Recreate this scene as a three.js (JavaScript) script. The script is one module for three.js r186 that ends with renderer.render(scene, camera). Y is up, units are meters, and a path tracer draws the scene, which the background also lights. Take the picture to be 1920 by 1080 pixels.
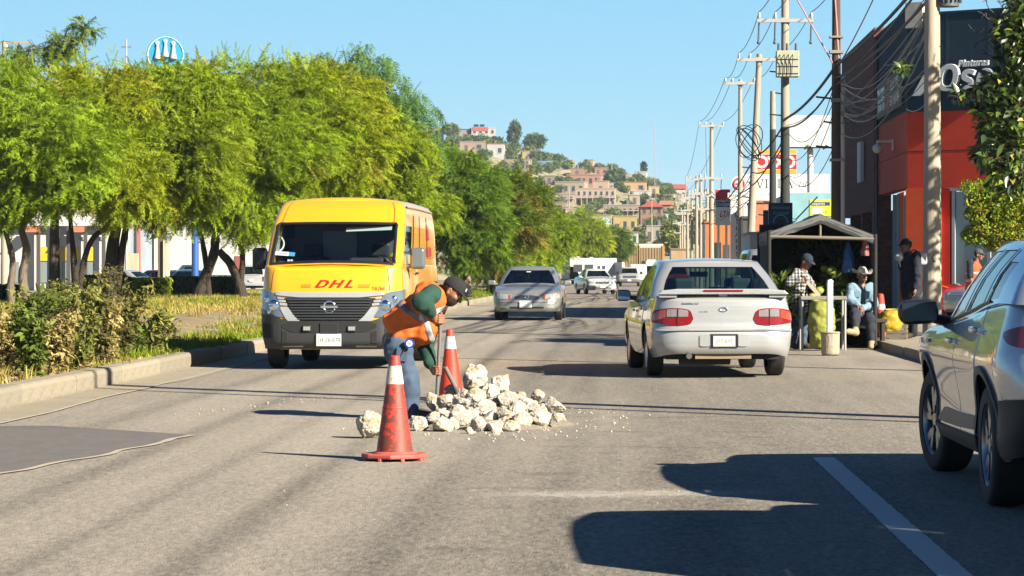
import * as THREE from 'three';
import { mergeGeometries, mergeVertices } from 'three/addons/utils/BufferGeometryUtils.js';
import { RoundedBoxGeometry } from 'three/addons/geometries/RoundedBoxGeometry.js';
import { ImprovedNoise } from 'three/addons/math/ImprovedNoise.js';

// ---------- camera, sky, sun, exposure ----------
const F = 5000, CX = 1158, CY = 511, CH = 1.28;         // focal length and vanishing point of the street, eye height
const EXPOSURE = 3.3, SUN_EL = 29.5, SUN_AZ = 38;       // sun behind the viewer's right shoulder
const scene = new THREE.Scene();
const camera = new THREE.PerspectiveCamera(2 * Math.atan(569 / F) * 180 / Math.PI, 2316 / 1138, 0.5, 6000);
camera.position.set(0, CH, 0);
camera.setViewOffset(2316, 1138, 0, 58, 1920, 1080);
scene.add(camera);
const renderer = new THREE.WebGLRenderer({ antialias: true });
renderer.toneMapping = THREE.LinearToneMapping;
renderer.toneMappingExposure = EXPOSURE;
renderer.shadowMap.enabled = true;
{
  const W = 64, H = 512, data = new Float32Array(W * H * 4);
  const stops = [[0, .58, .81, .90], [2, .485, .785, .935], [4, .39, .735, .955], [6.5, .31, .67, .955], [11, .15, .38, .70], [20, .055, .18, .44], [42, .022, .085, .27], [90, .010, .05, .17]];
  for (let r = 0; r < H; r++) {
    const e = ((r + .5) / H - .5) * 180;
    let c = stops[0].slice(1);
    if (e < 0) c = [.22, .22, .20];
    else for (let i = 0; i + 1 < stops.length; i++) if (e >= stops[i][0] && e <= stops[i + 1][0]) {
      const t = (e - stops[i][0]) / (stops[i + 1][0] - stops[i][0]);
      c = [1, 2, 3].map((k) => stops[i][k] * (1 - t) + stops[i + 1][k] * t);
    }
    for (let x = 0; x < W; x++) { const o = (r * W + x) * 4; for (let k = 0; k < 3; k++) data[o + k] = c[k] / EXPOSURE; data[o + 3] = 1; }
  }
  const sky = new THREE.DataTexture(data, W, H, THREE.RGBAFormat, THREE.FloatType);
  sky.mapping = THREE.EquirectangularReflectionMapping; sky.magFilter = THREE.LinearFilter; sky.needsUpdate = true;
  scene.background = sky; scene.environment = sky;
}
const sunDir = new THREE.Vector3(Math.cos(SUN_EL * Math.PI / 180) * Math.cos(SUN_AZ * Math.PI / 180), Math.sin(SUN_EL * Math.PI / 180), Math.cos(SUN_EL * Math.PI / 180) * Math.sin(SUN_AZ * Math.PI / 180));
const sun = new THREE.DirectionalLight(new THREE.Color().setRGB(1, .91, .75), 4.9);
sun.name = 'sun';
sun.position.copy(sunDir).multiplyScalar(120).add(new THREE.Vector3(0, 0, -40));
sun.target.position.set(0, 0, -40);
sun.castShadow = true; sun.shadow.mapSize.set(4096, 4096);
Object.assign(sun.shadow.camera, { left: -60, right: 60, top: 60, bottom: -60, near: 1, far: 320 });
scene.add(sun, sun.target);

// ---------- helpers ----------
const V3 = (x, y, z) => new THREE.Vector3(x, y, z);
const P = (px, py, D) => [(px - CX) * D / F, CH - (py - CY) * D / F, -D];       // where a line of sight is D metres down the street
const PX = (px, D) => (px - CX) * D / F, PY = (py, D) => CH - (py - CY) * D / F;
const rng = (s) => () => { s |= 0; s = s + 0x6D2B79F5 | 0; let t = Math.imul(s ^ s >>> 15, 1 | s); t = t + Math.imul(t ^ t >>> 7, 61 | t) ^ t; return ((t ^ t >>> 14) >>> 0) / 4294967296; };
const lerp = (a, b, t) => a + (b - a) * t, clamp = (x, a, b) => Math.min(b, Math.max(a, x)), sstep = (a, b, x) => { const t = clamp((x - a) / (b - a), 0, 1); return t * t * (3 - 2 * t); };
const perlin = new ImprovedNoise();
const noise = (x, y, z = 0) => perlin.noise(x, y, z);
const fbm = (x, y, z = 0, o = 4) => { let s = 0, a = .5; for (let i = 0; i < o; i++) { s += a * noise(x, y, z); x *= 2.03; y *= 2.03; z *= 2.03; a *= .5; } return s; };
function curve(pts) {                                       // smooth monotone-ish interpolation of [x, y] pairs
  const p = pts.slice().sort((a, b) => a[0] - b[0]);
  return (x) => {
    if (x <= p[0][0]) return p[0][1];
    if (x >= p[p.length - 1][0]) return p[p.length - 1][1];
    let i = 0; while (x > p[i + 1][0]) i++;
    const h = p[i + 1][0] - p[i][0], t = (x - p[i][0]) / h, d = (p[i + 1][1] - p[i][1]) / h;
    const slope = (k) => { if (k <= 0 || k >= p.length - 1) return null; const a = (p[k][1] - p[k - 1][1]) / (p[k][0] - p[k - 1][0]), b = (p[k + 1][1] - p[k][1]) / (p[k + 1][0] - p[k][0]); return a * b <= 0 ? 0 : 2 * a * b / (a + b); };
    const m0 = slope(i) ?? d, m1 = slope(i + 1) ?? d;
    return (2 * t ** 3 - 3 * t * t + 1) * p[i][1] + (t ** 3 - 2 * t * t + t) * h * m0 + (-2 * t ** 3 + 3 * t * t) * p[i + 1][1] + (t ** 3 - t * t) * h * m1;
  };
}
const line = (pts) => (x) => { if (x <= pts[0][0]) return pts[0][1]; for (let i = 0; i + 1 < pts.length; i++) if (x <= pts[i + 1][0]) return lerp(pts[i][1], pts[i + 1][1], (x - pts[i][0]) / (pts[i + 1][0] - pts[i][0])); return pts[pts.length - 1][1]; };

// geometry
function tr(g, x = 0, y = 0, z = 0, rx = 0, ry = 0, rz = 0, s = 1) {
  const m = new THREE.Matrix4().compose(V3(x, y, z), new THREE.Quaternion().setFromEuler(new THREE.Euler(rx, ry, rz)), Array.isArray(s) ? V3(...s) : V3(s, s, s));
  return g.applyMatrix4(m);
}
const box = (w, h, d, x = 0, y = 0, z = 0, rx = 0, ry = 0, rz = 0) => tr(new THREE.BoxGeometry(w, h, d), x, y, z, rx, ry, rz);
const bb = (x0, x1, y0, y1, z0, z1) => box(Math.abs(x1 - x0), Math.abs(y1 - y0), Math.abs(z1 - z0), (x0 + x1) / 2, (y0 + y1) / 2, (z0 + z1) / 2);
const rbox = (w, h, d, r, x = 0, y = 0, z = 0, rx = 0, ry = 0, rz = 0, seg = 2) => tr(new RoundedBoxGeometry(w, h, d, seg, Math.min(r, w / 2.01, h / 2.01, d / 2.01)), x, y, z, rx, ry, rz);
const cyl = (r0, r1, h, x = 0, y = 0, z = 0, rx = 0, ry = 0, rz = 0, seg = 14) => tr(new THREE.CylinderGeometry(r1, r0, h, seg), x, y, z, rx, ry, rz);
const ball = (r, x = 0, y = 0, z = 0, sx = 1, sy = 1, sz = 1, w = 14, h = 10) => tr(new THREE.SphereGeometry(r, w, h), x, y, z, 0, 0, 0, [sx, sy, sz]);
function bar(a, b, r0, r1 = r0, seg = 8) {
  const A = V3(...a), B = V3(...b), d = B.clone().sub(A), L = d.length();
  const g = new THREE.CylinderGeometry(r1, r0, L, seg);
  g.applyQuaternion(new THREE.Quaternion().setFromUnitVectors(V3(0, 1, 0), d.normalize()));
  return g.translate((a[0] + b[0]) / 2, (a[1] + b[1]) / 2, (a[2] + b[2]) / 2);
}
const tube = (pts, r, n = 24, seg = 6) => new THREE.TubeGeometry(new THREE.CatmullRomCurve3(pts.map((p) => V3(...p))), n, r, seg);
const lathe = (pts, seg = 24) => new THREE.LatheGeometry(pts.map((p) => new THREE.Vector2(p[0], p[1])), seg);
function ext(pts, depth, bevel = 0, holes = []) {
  const s = new THREE.Shape(pts.map((p) => new THREE.Vector2(p[0], p[1])));
  for (const h of holes) s.holes.push(new THREE.Path(h.map((p) => new THREE.Vector2(p[0], p[1]))));
  return new THREE.ExtrudeGeometry(s, { depth, bevelEnabled: bevel > 0, bevelThickness: bevel, bevelSize: bevel, bevelSegments: 2, steps: 1 });
}
function merge(list) {
  const flat = list.flat(Infinity).filter(Boolean);
  if (flat.length === 1) return flat[0];
  return mergeGeometries(flat.map((g) => {
    const h = g.index ? g.toNonIndexed() : g.clone();
    for (const k of Object.keys(h.attributes)) if (!['position', 'normal', 'uv'].includes(k)) h.deleteAttribute(k);
    if (!h.attributes.normal) h.computeVertexNormals();
    if (!h.attributes.uv) h.setAttribute('uv', new THREE.BufferAttribute(new Float32Array(h.attributes.position.count * 2), 2));
    return h;
  }));
}
function gridGeo(nu, nv, f, flip = false) {                 // sheet of (nu+1)x(nv+1) points f(i, j) -> [x, y, z]
  const pos = [], uv = [], idx = [];
  for (let j = 0; j <= nv; j++) for (let i = 0; i <= nu; i++) { pos.push(...f(i, j)); uv.push(i / nu, j / nv); }
  for (let j = 0; j < nv; j++) for (let i = 0; i < nu; i++) {
    const a = j * (nu + 1) + i, b = a + 1, c = a + nu + 1, d = c + 1;
    flip ? idx.push(a, c, b, b, c, d) : idx.push(a, b, c, b, d, c);
  }
  const g = new THREE.BufferGeometry();
  g.setAttribute('position', new THREE.Float32BufferAttribute(pos, 3)); g.setAttribute('uv', new THREE.Float32BufferAttribute(uv, 2)); g.setIndex(idx); g.computeVertexNormals();
  return g;
}
function worldUV(g, k = 1) {                                // uv in metres from the face's main direction
  const h = g.index ? g.toNonIndexed() : g; if (!h.attributes.normal) h.computeVertexNormals();
  const p = h.attributes.position, n = h.attributes.normal, uv = new Float32Array(p.count * 2);
  for (let i = 0; i < p.count; i++) {
    const ax = Math.abs(n.getX(i)), ay = Math.abs(n.getY(i)), az = Math.abs(n.getZ(i));
    const [u, v] = ay > ax && ay > az ? [p.getX(i), p.getZ(i)] : ax > az ? [p.getZ(i), p.getY(i)] : [p.getX(i), p.getY(i)];
    uv[i * 2] = u * k; uv[i * 2 + 1] = v * k;
  }
  h.setAttribute('uv', new THREE.BufferAttribute(uv, 2));
  return h;
}

// scene objects
const used = new Set();
function numbered(name) { if (!used.has(name)) { used.add(name); return name; } for (let i = 1; ; i++) { const n = name + '_' + String(i).padStart(3, '0'); if (!used.has(n)) { used.add(n); return n; } } }
const shade = (m) => { m.castShadow = true; m.receiveShadow = true; return m; };
function thing(name, label, category, p = [0, 0, 0], turn = 0, group) {
  const o = new THREE.Group(); o.name = numbered(name); scene.add(o);
  o.position.set(...p); o.rotation.y = turn; o.userData = { label, category };
  if (group) o.userData.group = group;
  return o;
}
function part(parent, name, geo, mat, label) {
  const m = shade(new THREE.Mesh(Array.isArray(geo) ? merge(geo) : geo, mat)); m.name = name; parent.add(m);
  if (label) m.userData.label = label;
  return m;
}
function sub(parent, name, x = 0, y = 0, z = 0) { const g = new THREE.Group(); g.name = name; g.position.set(x, y, z); parent.add(g); return g; }
function solo(name, geo, mat, label, category, group, kind) {   // a thing that is one mesh
  const m = shade(new THREE.Mesh(Array.isArray(geo) ? merge(geo) : geo, mat)); m.name = numbered(name); scene.add(m);
  m.userData = {}; if (label) m.userData.label = label; if (category) m.userData.category = category; if (group) m.userData.group = group; if (kind) m.userData.kind = kind;
  return m;
}
const struct = (name, geo, mat, label) => solo(name, geo, mat, label, undefined, undefined, 'structure');
function copyOf(o, label, p, turn) { const c = o.clone(); c.name = numbered(o.name.replace(/_\d{3}$/, '')); c.userData = { ...o.userData }; scene.add(c); if (label) c.userData.label = label; if (p) c.position.set(...p); if (turn !== undefined) c.rotation.y = turn; return c; }

// materials: albedo in linear rgb
const rgb = (c) => typeof c === 'string' ? new THREE.Color(c) : new THREE.Color().setRGB(...(Array.isArray(c) ? c : [c, c, c]));
const mat = (c, roughness = .8, metalness = 0, more = {}) => new THREE.MeshStandardMaterial({ color: rgb(c), roughness, metalness, side: THREE.DoubleSide, ...more });
const phys = (c, roughness, metalness, more = {}) => new THREE.MeshPhysicalMaterial({ color: rgb(c), roughness, metalness, side: THREE.DoubleSide, ...more });
function canvasTex(w, h, draw, repeat) {
  const c = document.createElement('canvas'); c.width = w; c.height = h; draw(c.getContext('2d'), w, h);
  const t = new THREE.CanvasTexture(c); t.colorSpace = THREE.SRGBColorSpace; if (repeat) { t.wrapS = t.wrapT = THREE.RepeatWrapping; } return t;
}
function dataTex(w, h, f, srgb = false, repeat = true) {     // f(u, v, x, y) -> grey or [r, g, b], 0..1
  const d = new Uint8Array(w * h * 4);
  for (let y = 0; y < h; y++) for (let x = 0; x < w; x++) { const c = f(x / w, y / h, x, y), o = (y * w + x) * 4, a = Array.isArray(c) ? c : [c, c, c]; for (let k = 0; k < 3; k++) d[o + k] = clamp(a[k], 0, 1) * 255; d[o + 3] = 255; }
  const t = new THREE.DataTexture(d, w, h, THREE.RGBAFormat); t.magFilter = THREE.LinearFilter; if (repeat) t.wrapS = t.wrapT = THREE.RepeatWrapping; if (srgb) t.colorSpace = THREE.SRGBColorSpace; t.needsUpdate = true; return t;
}
const tiles = (x, y, n, oct = 4) => {                        // tiling noise on a torus of n cells
  let s = 0, a = .5; for (let o = 0; o < oct; o++) { const m = n << o, X = x * m, Y = y * m, u = X - Math.floor(X), v = Y - Math.floor(Y);
    const h = (i, j) => { let q = (((i % m) + m) % m) * 374761393 + (((j % m) + m) % m) * 668265263 + o * 97; q = Math.imul(q ^ q >>> 13, 1274126177); return ((q ^ q >>> 16) >>> 0) / 4294967296; };
    const i = Math.floor(X), j = Math.floor(Y), su = u * u * (3 - 2 * u), sv = v * v * (3 - 2 * v);
    s += a * lerp(lerp(h(i, j), h(i + 1, j), su), lerp(h(i, j + 1), h(i + 1, j + 1), su), sv); a *= .5; }
  return s / (1 - .5 ** oct);
};
const grainTex = dataTex(256, 256, (u, v) => .72 + .28 * tiles(u, v, 8, 5));       // soft value variation
const roughTex = dataTex(256, 256, (u, v) => tiles(u, v, 16, 4));
const rep = (t, x, y = x) => { const c = t.clone(); c.repeat.set(x, y); c.needsUpdate = true; return c; };
const grainy = (c, rough = .85, k = 1, bump = 0, more = {}) => mat(c, rough, 0, { map: rep(grainTex, k), ...(bump ? { bumpMap: rep(roughTex, k), bumpScale: bump } : {}), ...more });
const M = {
  rubber: mat([.012, .012, .013], .75), blackPlastic: mat([.015, .016, .018], .55), trim: mat([.01, .01, .012], .35), chrome: mat([.75, .76, .78], .12, 1), alloy: mat([.55, .56, .58], .28, .9), darkAlloy: mat([.22, .23, .25], .3, .85),
  steel: mat([.42, .42, .43], .4, .9), seat: mat([.035, .035, .04], .9), glass: phys([.42, .52, .5], .02, 0, { transmission: 1, thickness: 0, ior: 1.5 }), darkGlass: phys([.10, .13, .14], .02, 0, { transmission: 1, thickness: 0, ior: 1.52 }),
  clear: phys([.95, .97, 1], .03, 0, { transmission: 1, thickness: 0 }), mirror: mat([.85, .87, .9], .03, 1), under: mat([.012, .012, .012], .95), white: mat([.5, .5, .48], .5), lampLens: mat([.34, .34, .33], .12, .4),
  redLens: phys([.15, .002, .005], .35, 0, { clearcoat: .35, clearcoatRoughness: .1, specularIntensity: .5 }), amberLens: phys([.26, .035, .006], .12, 0, { clearcoat: 1, clearcoatRoughness: .05 }), clearLens: phys([.17, .145, .145], .15, 0, { clearcoat: 1, clearcoatRoughness: .05 }),
};
const paint = (c, metal = .0, rough = .35) => phys(c, rough, metal, { clearcoat: 1, clearcoatRoughness: .04, map: rep(grainTex, 3) });
// ---------- ground, road, kerbs, median ----------
const KL = -5.75, KR = 4.4;                                  // kerb lines of the carriageway
const asphaltBump = dataTex(512, 512, (u, v) => .55 * tiles(u, v, 64, 3) + .45 * tiles(u, v, 8, 2));
{
  const X0 = -6.2, X1 = 4.8, D0 = 6, D1 = 118, W = 1024, H = 2048, r = rng(11);
  const gr = new Float32Array(W * H); for (let i = 0; i < gr.length; i++) gr[i] = r();
  const track = (X, c, w) => Math.exp(-(((X - c) / w) ** 2));
  const tex = dataTex(W, H, (u, v, x, y) => {
    const X = lerp(X0, X1, u), D = lerp(D0, D1, v), fine = gr[y * W + x] * .55 + gr[y * W + (x + 1) % W] * .45;
    const side = sstep(-.6, -1.9, X + .3 * noise(D * .2, 3)), f2 = gr[((y * 5 + 3) % H) * W + (x * 7 + 1) % W];
    let k = lerp(.150, .205, side) + .07 * fbm(X * .9, D * .07, 3) + .035 * fbm(X * 5, D * .5, 9, 3) + .115 * (fine - .5);
    const wob = .12 * noise(D * .05, 4.2), broken = clamp(.95 + .6 * fbm(X * 3, D * .12, 17), .45, 1.35);
    k -= broken * (.085 * track(X, -1.92 + wob, .13) + .075 * track(X, -3.36 + wob, .12) + .045 * track(X, -2.62 + wob, .09) + .055 * track(X, -4.35 + wob, .17) + .045 * track(X, -1.05 - wob, .13) + .03 * track(X, .35 + wob, .25) + .03 * track(X, -.35 - wob, .15));
    if (f2 > .94) k += .04; else if (f2 < .04) k -= .035;
    let c = [k * 1.08, k * .945, k * .745];
    // dust of broken limestone round the heap
    const hx = (X + 1) / 2.1, hd = (D - 23) / 5.2, dust = Math.exp(-(hx * hx + hd * hd) * 1.1) * (.35 + 1.3 * Math.max(0, fbm(X * 4, D * 1.1, 31)));
    const dust2 = sstep(1.6, 4.0, X) * sstep(20, 26, D) * clamp(.55 + .9 * fbm(X * 1.5, D * .3, 5), 0, 1) * .75, crack = Math.abs(fbm(X * .55 + 9, D * .12, 41, 4)); if (crack < .0045 && fbm(X * .3, D * .1, 8) > 0) k *= .5;
    const t = clamp(dust * .75 + dust2, 0, .85);
    c = [lerp(c[0], .30, t), lerp(c[1], .262, t), lerp(c[2], .205, t)];
    // scraped line of pale dust across the lane
    const sc = Math.exp(-(((D - 15.4 - .15 * X) / .22) ** 2)) * sstep(-.9, -.4, X) * sstep(1.2, .3, X) * (.4 + .8 * gr[(y >> 1) * W + (x >> 2)]);
    c = c.map((q, i) => lerp(q, [.38, .345, .29][i], clamp(sc, 0, .8) * .8));
    // dark dry smears right of the cone
    const sm = fbm(X * 1.2, D * 3.2, 77, 3); if (sm > .24 && D < 24 && X > -.9 && X < 1.2) c = c.map((q) => q * .78);
    return c.map((q) => q);
  }, false, false);
  const roadMat = mat([1, 1, 1], .86, 0, { map: tex, bumpMap: rep(asphaltBump, 26, 240), bumpScale: .012 });
  const near = gridGeo(22, 112, (i, j) => [lerp(X0, X1, i / 22), 0, -lerp(D0, D1, j / 112)]);
  const road = struct('road', near, roadMat, 'sunlit worn asphalt carriageway with dust and tyre tracks');
  const farTex = dataTex(256, 256, (u, v) => { const k = .122 + .09 * (tiles(u, v, 4, 6) - .5) + .05 * (tiles(u, v, 64, 2) - .5) + .03; return [k * 1.12, k * .93, k * .71]; });
  const farMat = mat([1, 1, 1], .9, 0, { map: rep(farTex, 3, 60) });
  struct('far_road', gridGeo(4, 60, (i, j) => [lerp(X0 - 1, X1 + 1, i / 4), -.003, -lerp(D1 - .5, 900, j / 60)]), farMat, 'far stretch of the asphalt avenue');
  // newer grey patch, edged with a pale seam
  const edge = (t) => lerp(14.9, 17.2, t) + .18 * Math.sin(t * 9);
  const patchX = line([[14.2, -4.55], [16.7, -3.95], [18.9, -3.55], [20.7, -3.35]]);
  struct('patched_asphalt', gridGeo(14, 40, (i, j) => { const D = lerp(13.2, 22.2, j / 40); const xr = D < 21 ? patchX(D) - .03 * Math.sin(D * 5) : lerp(patchX(21), -4.7, (D - 21) / 1.2); return [lerp(-5.15 - .1 * Math.sin(D), Math.max(xr, -5.2), i / 14), .004, -D]; }),
    mat([.118, .107, .096], .85, 0, { map: rep(grainTex, 3, 9), bumpMap: rep(asphaltBump, 4, 20), bumpScale: .006 }), 'smooth grey asphalt patch beside the left gutter');
  struct('patch_seam', gridGeo(1, 60, (i, j) => { const D = lerp(13.2, 20.9, j / 60); const x = patchX(D) - .03 * Math.sin(D * 5) + .02 * noise(D * 3, 1); return [x - .035 + i * (.05 + .05 * Math.abs(noise(D * 2, 8))), .008, -D]; }), grainy([.36, .32, .24], .9, 4), 'pale crumbly seam round the asphalt patch');
  // painted lane line at the right, worn
  const dash = [];
  const lr = rng(5);
  for (let D = 8.4; D < 18.4; D += .5) dash.push(gridGeo(1, 6, (i, j) => { const d = D + .502 * j / 6; return [1.42 + (i ? .075 + .012 * noise(d * 6, 2) : -.075 - .012 * noise(d * 7, 5)), .005, -d]; }));
  struct('lane_line', dash, grainy([.52, .50, .46], .8, 5), 'white painted lane line in the shadow of the grey crossover');
  for (const [a, b] of [[-4.2, 60]]) void a, b;
  // wide ground sheet to the horizon
  const dirtTex = dataTex(256, 256, (u, v) => { const k = .8 + .5 * (tiles(u, v, 6, 5) - .5); return [k, k * .97, k * .92]; });
  struct('ground', gridGeo(2, 2, (i, j) => [lerp(-900, 900, i / 2), -.03, lerp(40, -3000, j / 2)]), mat([.26, .2, .13], 1, 0, { map: rep(dirtTex, 200, 300) }), 'bare pale earth on which the town stands');
  // concrete gutter by the left kerb
  struct('gutter', gridGeo(4, 180, (i, j) => { const D = 8 + j * .75, w = .52 + .07 * noise(D * .35, 6) + (D > 31 && D < 38 ? .1 : 0); return [KL + .02 + w * i / 4, .006 + .004 * (1 - i / 4), -D]; }), grainy([.29, .245, .175], .95, 30, .004), 'pale dusty concrete gutter along the left kerb');
  const seam = gridGeo(1, 120, (i, j) => { const D = 9 + j * .25; return [KL + .53 + .07 * noise(D * .35, 6) + i * .035, .0105, -D]; });
  struct('gutter_edge', seam, grainy([.42, .36, .27], .9, 8), 'pale line where gutter and asphalt meet');
}
// raised median with earth mound, dry grass and trees
const medianY = (X, D) => { const t = clamp((KL - .15 - X), 0, 13.5); const w = sstep(0, 3.2, t) * sstep(13.5, 9, t); return .17 + w * (.22 + .12 * noise(X * .22, D * .09) + .05 * noise(X * .9, D * .5)); };
{
  const soil = dataTex(512, 512, (u, v) => { const k = .55 + .75 * (tiles(u, v, 12, 6) - .35), p = sstep(.45, .62, tiles(u, v, 5, 3)); return [lerp(.30, .36, p) * k + .06, lerp(.225, .27, p) * k + .045, lerp(.125, .15, p) * k + .02]; });
  const g = gridGeo(40, 200, (i, j) => { const D = 8 + Math.pow(j / 200, 1.5) * 300, X = KL - .16 - 13.4 * i / 40; return [X, medianY(X, D), -D]; }, true);
  const p = g.attributes.position, uv = g.attributes.uv; for (let k = 0; k < p.count; k++) uv.setXY(k, p.getX(k) / 4, p.getZ(k) / 4);
  struct('median_ground', g, mat([.68, .68, .66], 1, 0, { map: soil, bumpMap: soil, bumpScale: .05 }), 'bare reddish earth of the planted median');
  const kerb = sub(scene, 'kerb'); kerb.userData = { kind: 'structure', label: 'tall concrete kerb of long stones along the median' };
  used.add('kerb');
  const km = [[.235, .205, .150], [.26, .225, .165], [.215, .19, .14], [.245, .215, .157]].map((c) => grainy(c, .95, 2, .006));
  const prof = [[0, -.05], [0, .15], [-.015, .185], [-.04, .2], [-.2, .205], [-.2, -.05]], r = rng(3);
  for (let D = 7.5, k = 0; D < 130; D += 2.6, k++) {
    const dx = .06 * noise(D * .11, 8), g = ext(prof, 2.585, 0); tr(g, KL + dx + .012 * (r() - .5), .004 * (r() - .5), -D - 2.6, 0, (r() - .5) * .006, 0);
    part(kerb, 'kerb_stone', worldUV(g), km[k % 4]);
  }
  const kerb2 = sub(scene, 'pavement_kerb'); kerb2.userData = { kind: 'structure', label: 'broken concrete kerb of the right pavement' }; used.add('pavement_kerb');
  for (let D = 30, k = 0; D < 130; D += 2.2, k++) {
    const g = bb(KR, KR + .16, -.02, .135 + .012 * (r() - .5), -D - 2.18, -D); part(kerb2, 'kerb_stone', worldUV(rotJit(g, r)), km[(k * 3) % 4]);
  }
  function rotJit(g, r) { return g.translate(.02 * (r() - .5), 0, 0); }
}
// right pavement of slabs with joints
{
  const pave = sub(scene, 'pavement'); pave.userData = { kind: 'structure', label: 'dusty concrete pavement in front of the shops' }; used.add('pavement');
  const r = rng(21), ms = [[.27, .225, .165], [.30, .25, .185], [.25, .21, .155]].map((c) => grainy(c, .95, .6, .004));
  for (let D = 28; D < 96; D += 2.2) for (let x = KR + .165; x < 10; x += 1.6) part(pave, 'paving_slab', worldUV(bb(x, x + 1.588, -.02, .125 + .008 * r(), -D - 2.188, -D)), ms[Math.floor(r() * 3)]);
  for (let D = 96; D < 240; D += 12) part(pave, 'paving_slab', worldUV(bb(KR + .165, 10, -.02, .125, -D - 11.98, -D)), ms[Math.floor(r() * 3)]);
  struct('left_street', gridGeo(4, 40, (i, j) => [lerp(-60, -19.3, i / 4), -.012, -lerp(20, 320, j / 40)]), grainy([.2, .175, .14], .95, 30), 'side street and parking beyond the median');
}
// ---------- vehicles: a body is a closed outline swept upward, the cabin stands on its belt ----------
function sheetFrom(rows, closed = false) {                   // rows of points -> smooth sheet
  const n = rows[0].length, g = gridGeo(n - 1, rows.length - 1, (i, j) => rows[j][i]);
  return g;
}
function carShape(P0) {
  const o = { bowF: .08, bowR: .06, rxF: .42, rzF: .34, rxR: .36, rzR: .26, taperF: .97, taperR: .97, crown: .05, shoulder: .045, ...P0 };
  const zf = o.len / 2, zr = -o.len / 2, W = o.width / 2;
  // half outline from front centre to rear centre
  const raw = [];
  const barrel = (z) => W * lerp(1, z > 0 ? o.taperF : o.taperR, Math.pow(clamp(Math.abs(z) / zf, 0, 1), 2.2));
  const wF = barrel(zf - o.rzF), wR = barrel(zr + o.rzR);
  const N = 26;
  for (let i = 0; i <= N; i++) { const x = (wF - o.rxF) * i / N; raw.push([x, zf - o.bowF * (x / W) ** 2]); }
  const zc = raw[N][1]; const e = o.cornerPow ?? 2.2;
  for (let i = 1; i <= 18; i++) { const a = i / 18 * Math.PI / 2; raw.push([wF - o.rxF + o.rxF * Math.pow(Math.sin(a), 2 / e), zc - (zc - (zf - o.bowF - o.rzF)) * (1 - Math.pow(Math.cos(a), 2 / e))]); }
  const z0 = raw[raw.length - 1][1], z1 = zr + o.bowR + o.rzR;
  for (let i = 1; i <= 90; i++) { const z = lerp(z0, z1, i / 90); raw.push([barrel(z) , z]); }
  const xl = raw[raw.length - 1][0];
  const zrc = zr + o.bowR * ((xl - o.rxR) / W) ** 2;
  for (let i = 1; i <= 18; i++) { const a = i / 18 * Math.PI / 2; raw.push([xl - o.rxR + o.rxR * Math.pow(Math.cos(a), 2 / e), z1 + (zrc - z1) * Math.pow(Math.sin(a), 2 / e)]); }
  for (let i = 1; i <= N; i++) { const x = (xl - o.rxR) * (1 - i / N); raw.push([x, zr + o.bowR * (x / W) ** 2]); }
  const cum = [0]; for (let i = 1; i < raw.length; i++) cum.push(cum[i - 1] + Math.hypot(raw[i][0] - raw[i - 1][0], raw[i][1] - raw[i - 1][1]));
  const Lp = cum[cum.length - 1];
  function plan(p) {                                         // signed distance along the outline from the front centre
    const a = clamp(Math.abs(p), 0, Lp), s = p < 0 ? -1 : 1; let lo = 0, hi = raw.length - 1; while (hi - lo > 1) { const m = lo + hi >> 1; cum[m] <= a ? lo = m : hi = m; }
    const t = (a - cum[lo]) / (cum[hi] - cum[lo] || 1), x = lerp(raw[lo][0], raw[hi][0], t), z = lerp(raw[lo][1], raw[hi][1], t);
    const A = raw[Math.max(0, lo - 1)], B = raw[Math.min(raw.length - 1, hi + 1)]; let nx = -(B[1] - A[1]), nz = B[0] - A[0]; const l = Math.hypot(nx, nz); nx /= l; nz /= l;
    if (a < 1e-6 || a > Lp - 1e-6) nx = 0;
    return [x * s, z, nx * s, nz];
  }
  const fi = curve(o.front), si = curve(o.side), ri = curve(o.rear), top = curve(o.top), sillF = o.sill ?? .24, fb = o.fb ?? .22, rb = o.rb ?? .28;
  const bottom = (p) => {
    const [x, z, nx, nz] = plan(p); let y = nz > 0 ? lerp(sillF, fb, nz * nz) : lerp(sillF, rb, nz * nz);
    for (const w of [o.wf, o.wr]) { const d = Math.abs(z - w), R = o.arch ?? o.wheelR + .05; if (d < R && Math.abs(nx) > .3) y = Math.max(y, o.wheelR + Math.sqrt(R * R - d * d)); }
    return y;
  };
  function S(p, y, off = 0) {
    const [x, z, nx, nz] = plan(p); const wf = nz > 0 ? nz * nz : 0, wr = nz < 0 ? nz * nz : 0, ws = nx * nx;
    let ins = wf * fi(y) + wr * ri(y) + ws * si(y) - off; const d = top(z) - y, r = o.shoulder;
    if (d < r) ins += r * (1 - Math.sqrt(Math.max(0, 1 - (1 - Math.max(0, d) / r) ** 2)));
    return [x - nx * ins, y, z - nz * ins];
  }
  const sideP = (z) => { let lo = 0, hi = raw.length - 1; for (let i = 0; i < raw.length - 1; i++) if (raw[i][1] >= z && raw[i + 1][1] <= z) { const t = (raw[i][1] - z) / (raw[i][1] - raw[i + 1][1] || 1); return lerp(cum[i], cum[i + 1], t); } return z > 0 ? 0 : Lp; };
  const frontP = (x) => { const a = Math.abs(x); for (let i = 0; i < raw.length - 1; i++) if (raw[i + 1][0] >= a) return Math.sign(x) * lerp(cum[i], cum[i + 1], (a - raw[i][0]) / (raw[i + 1][0] - raw[i][0] || 1)); return 0; };
  const rearP = (x) => { const a = Math.abs(x); for (let i = raw.length - 1; i > 0; i--) if (raw[i - 1][0] >= a) return (Math.sign(x) || 1) * lerp(cum[i], cum[i - 1], (a - raw[i][0]) / (raw[i - 1][0] - raw[i][0] || 1)); return Lp; };
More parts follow.
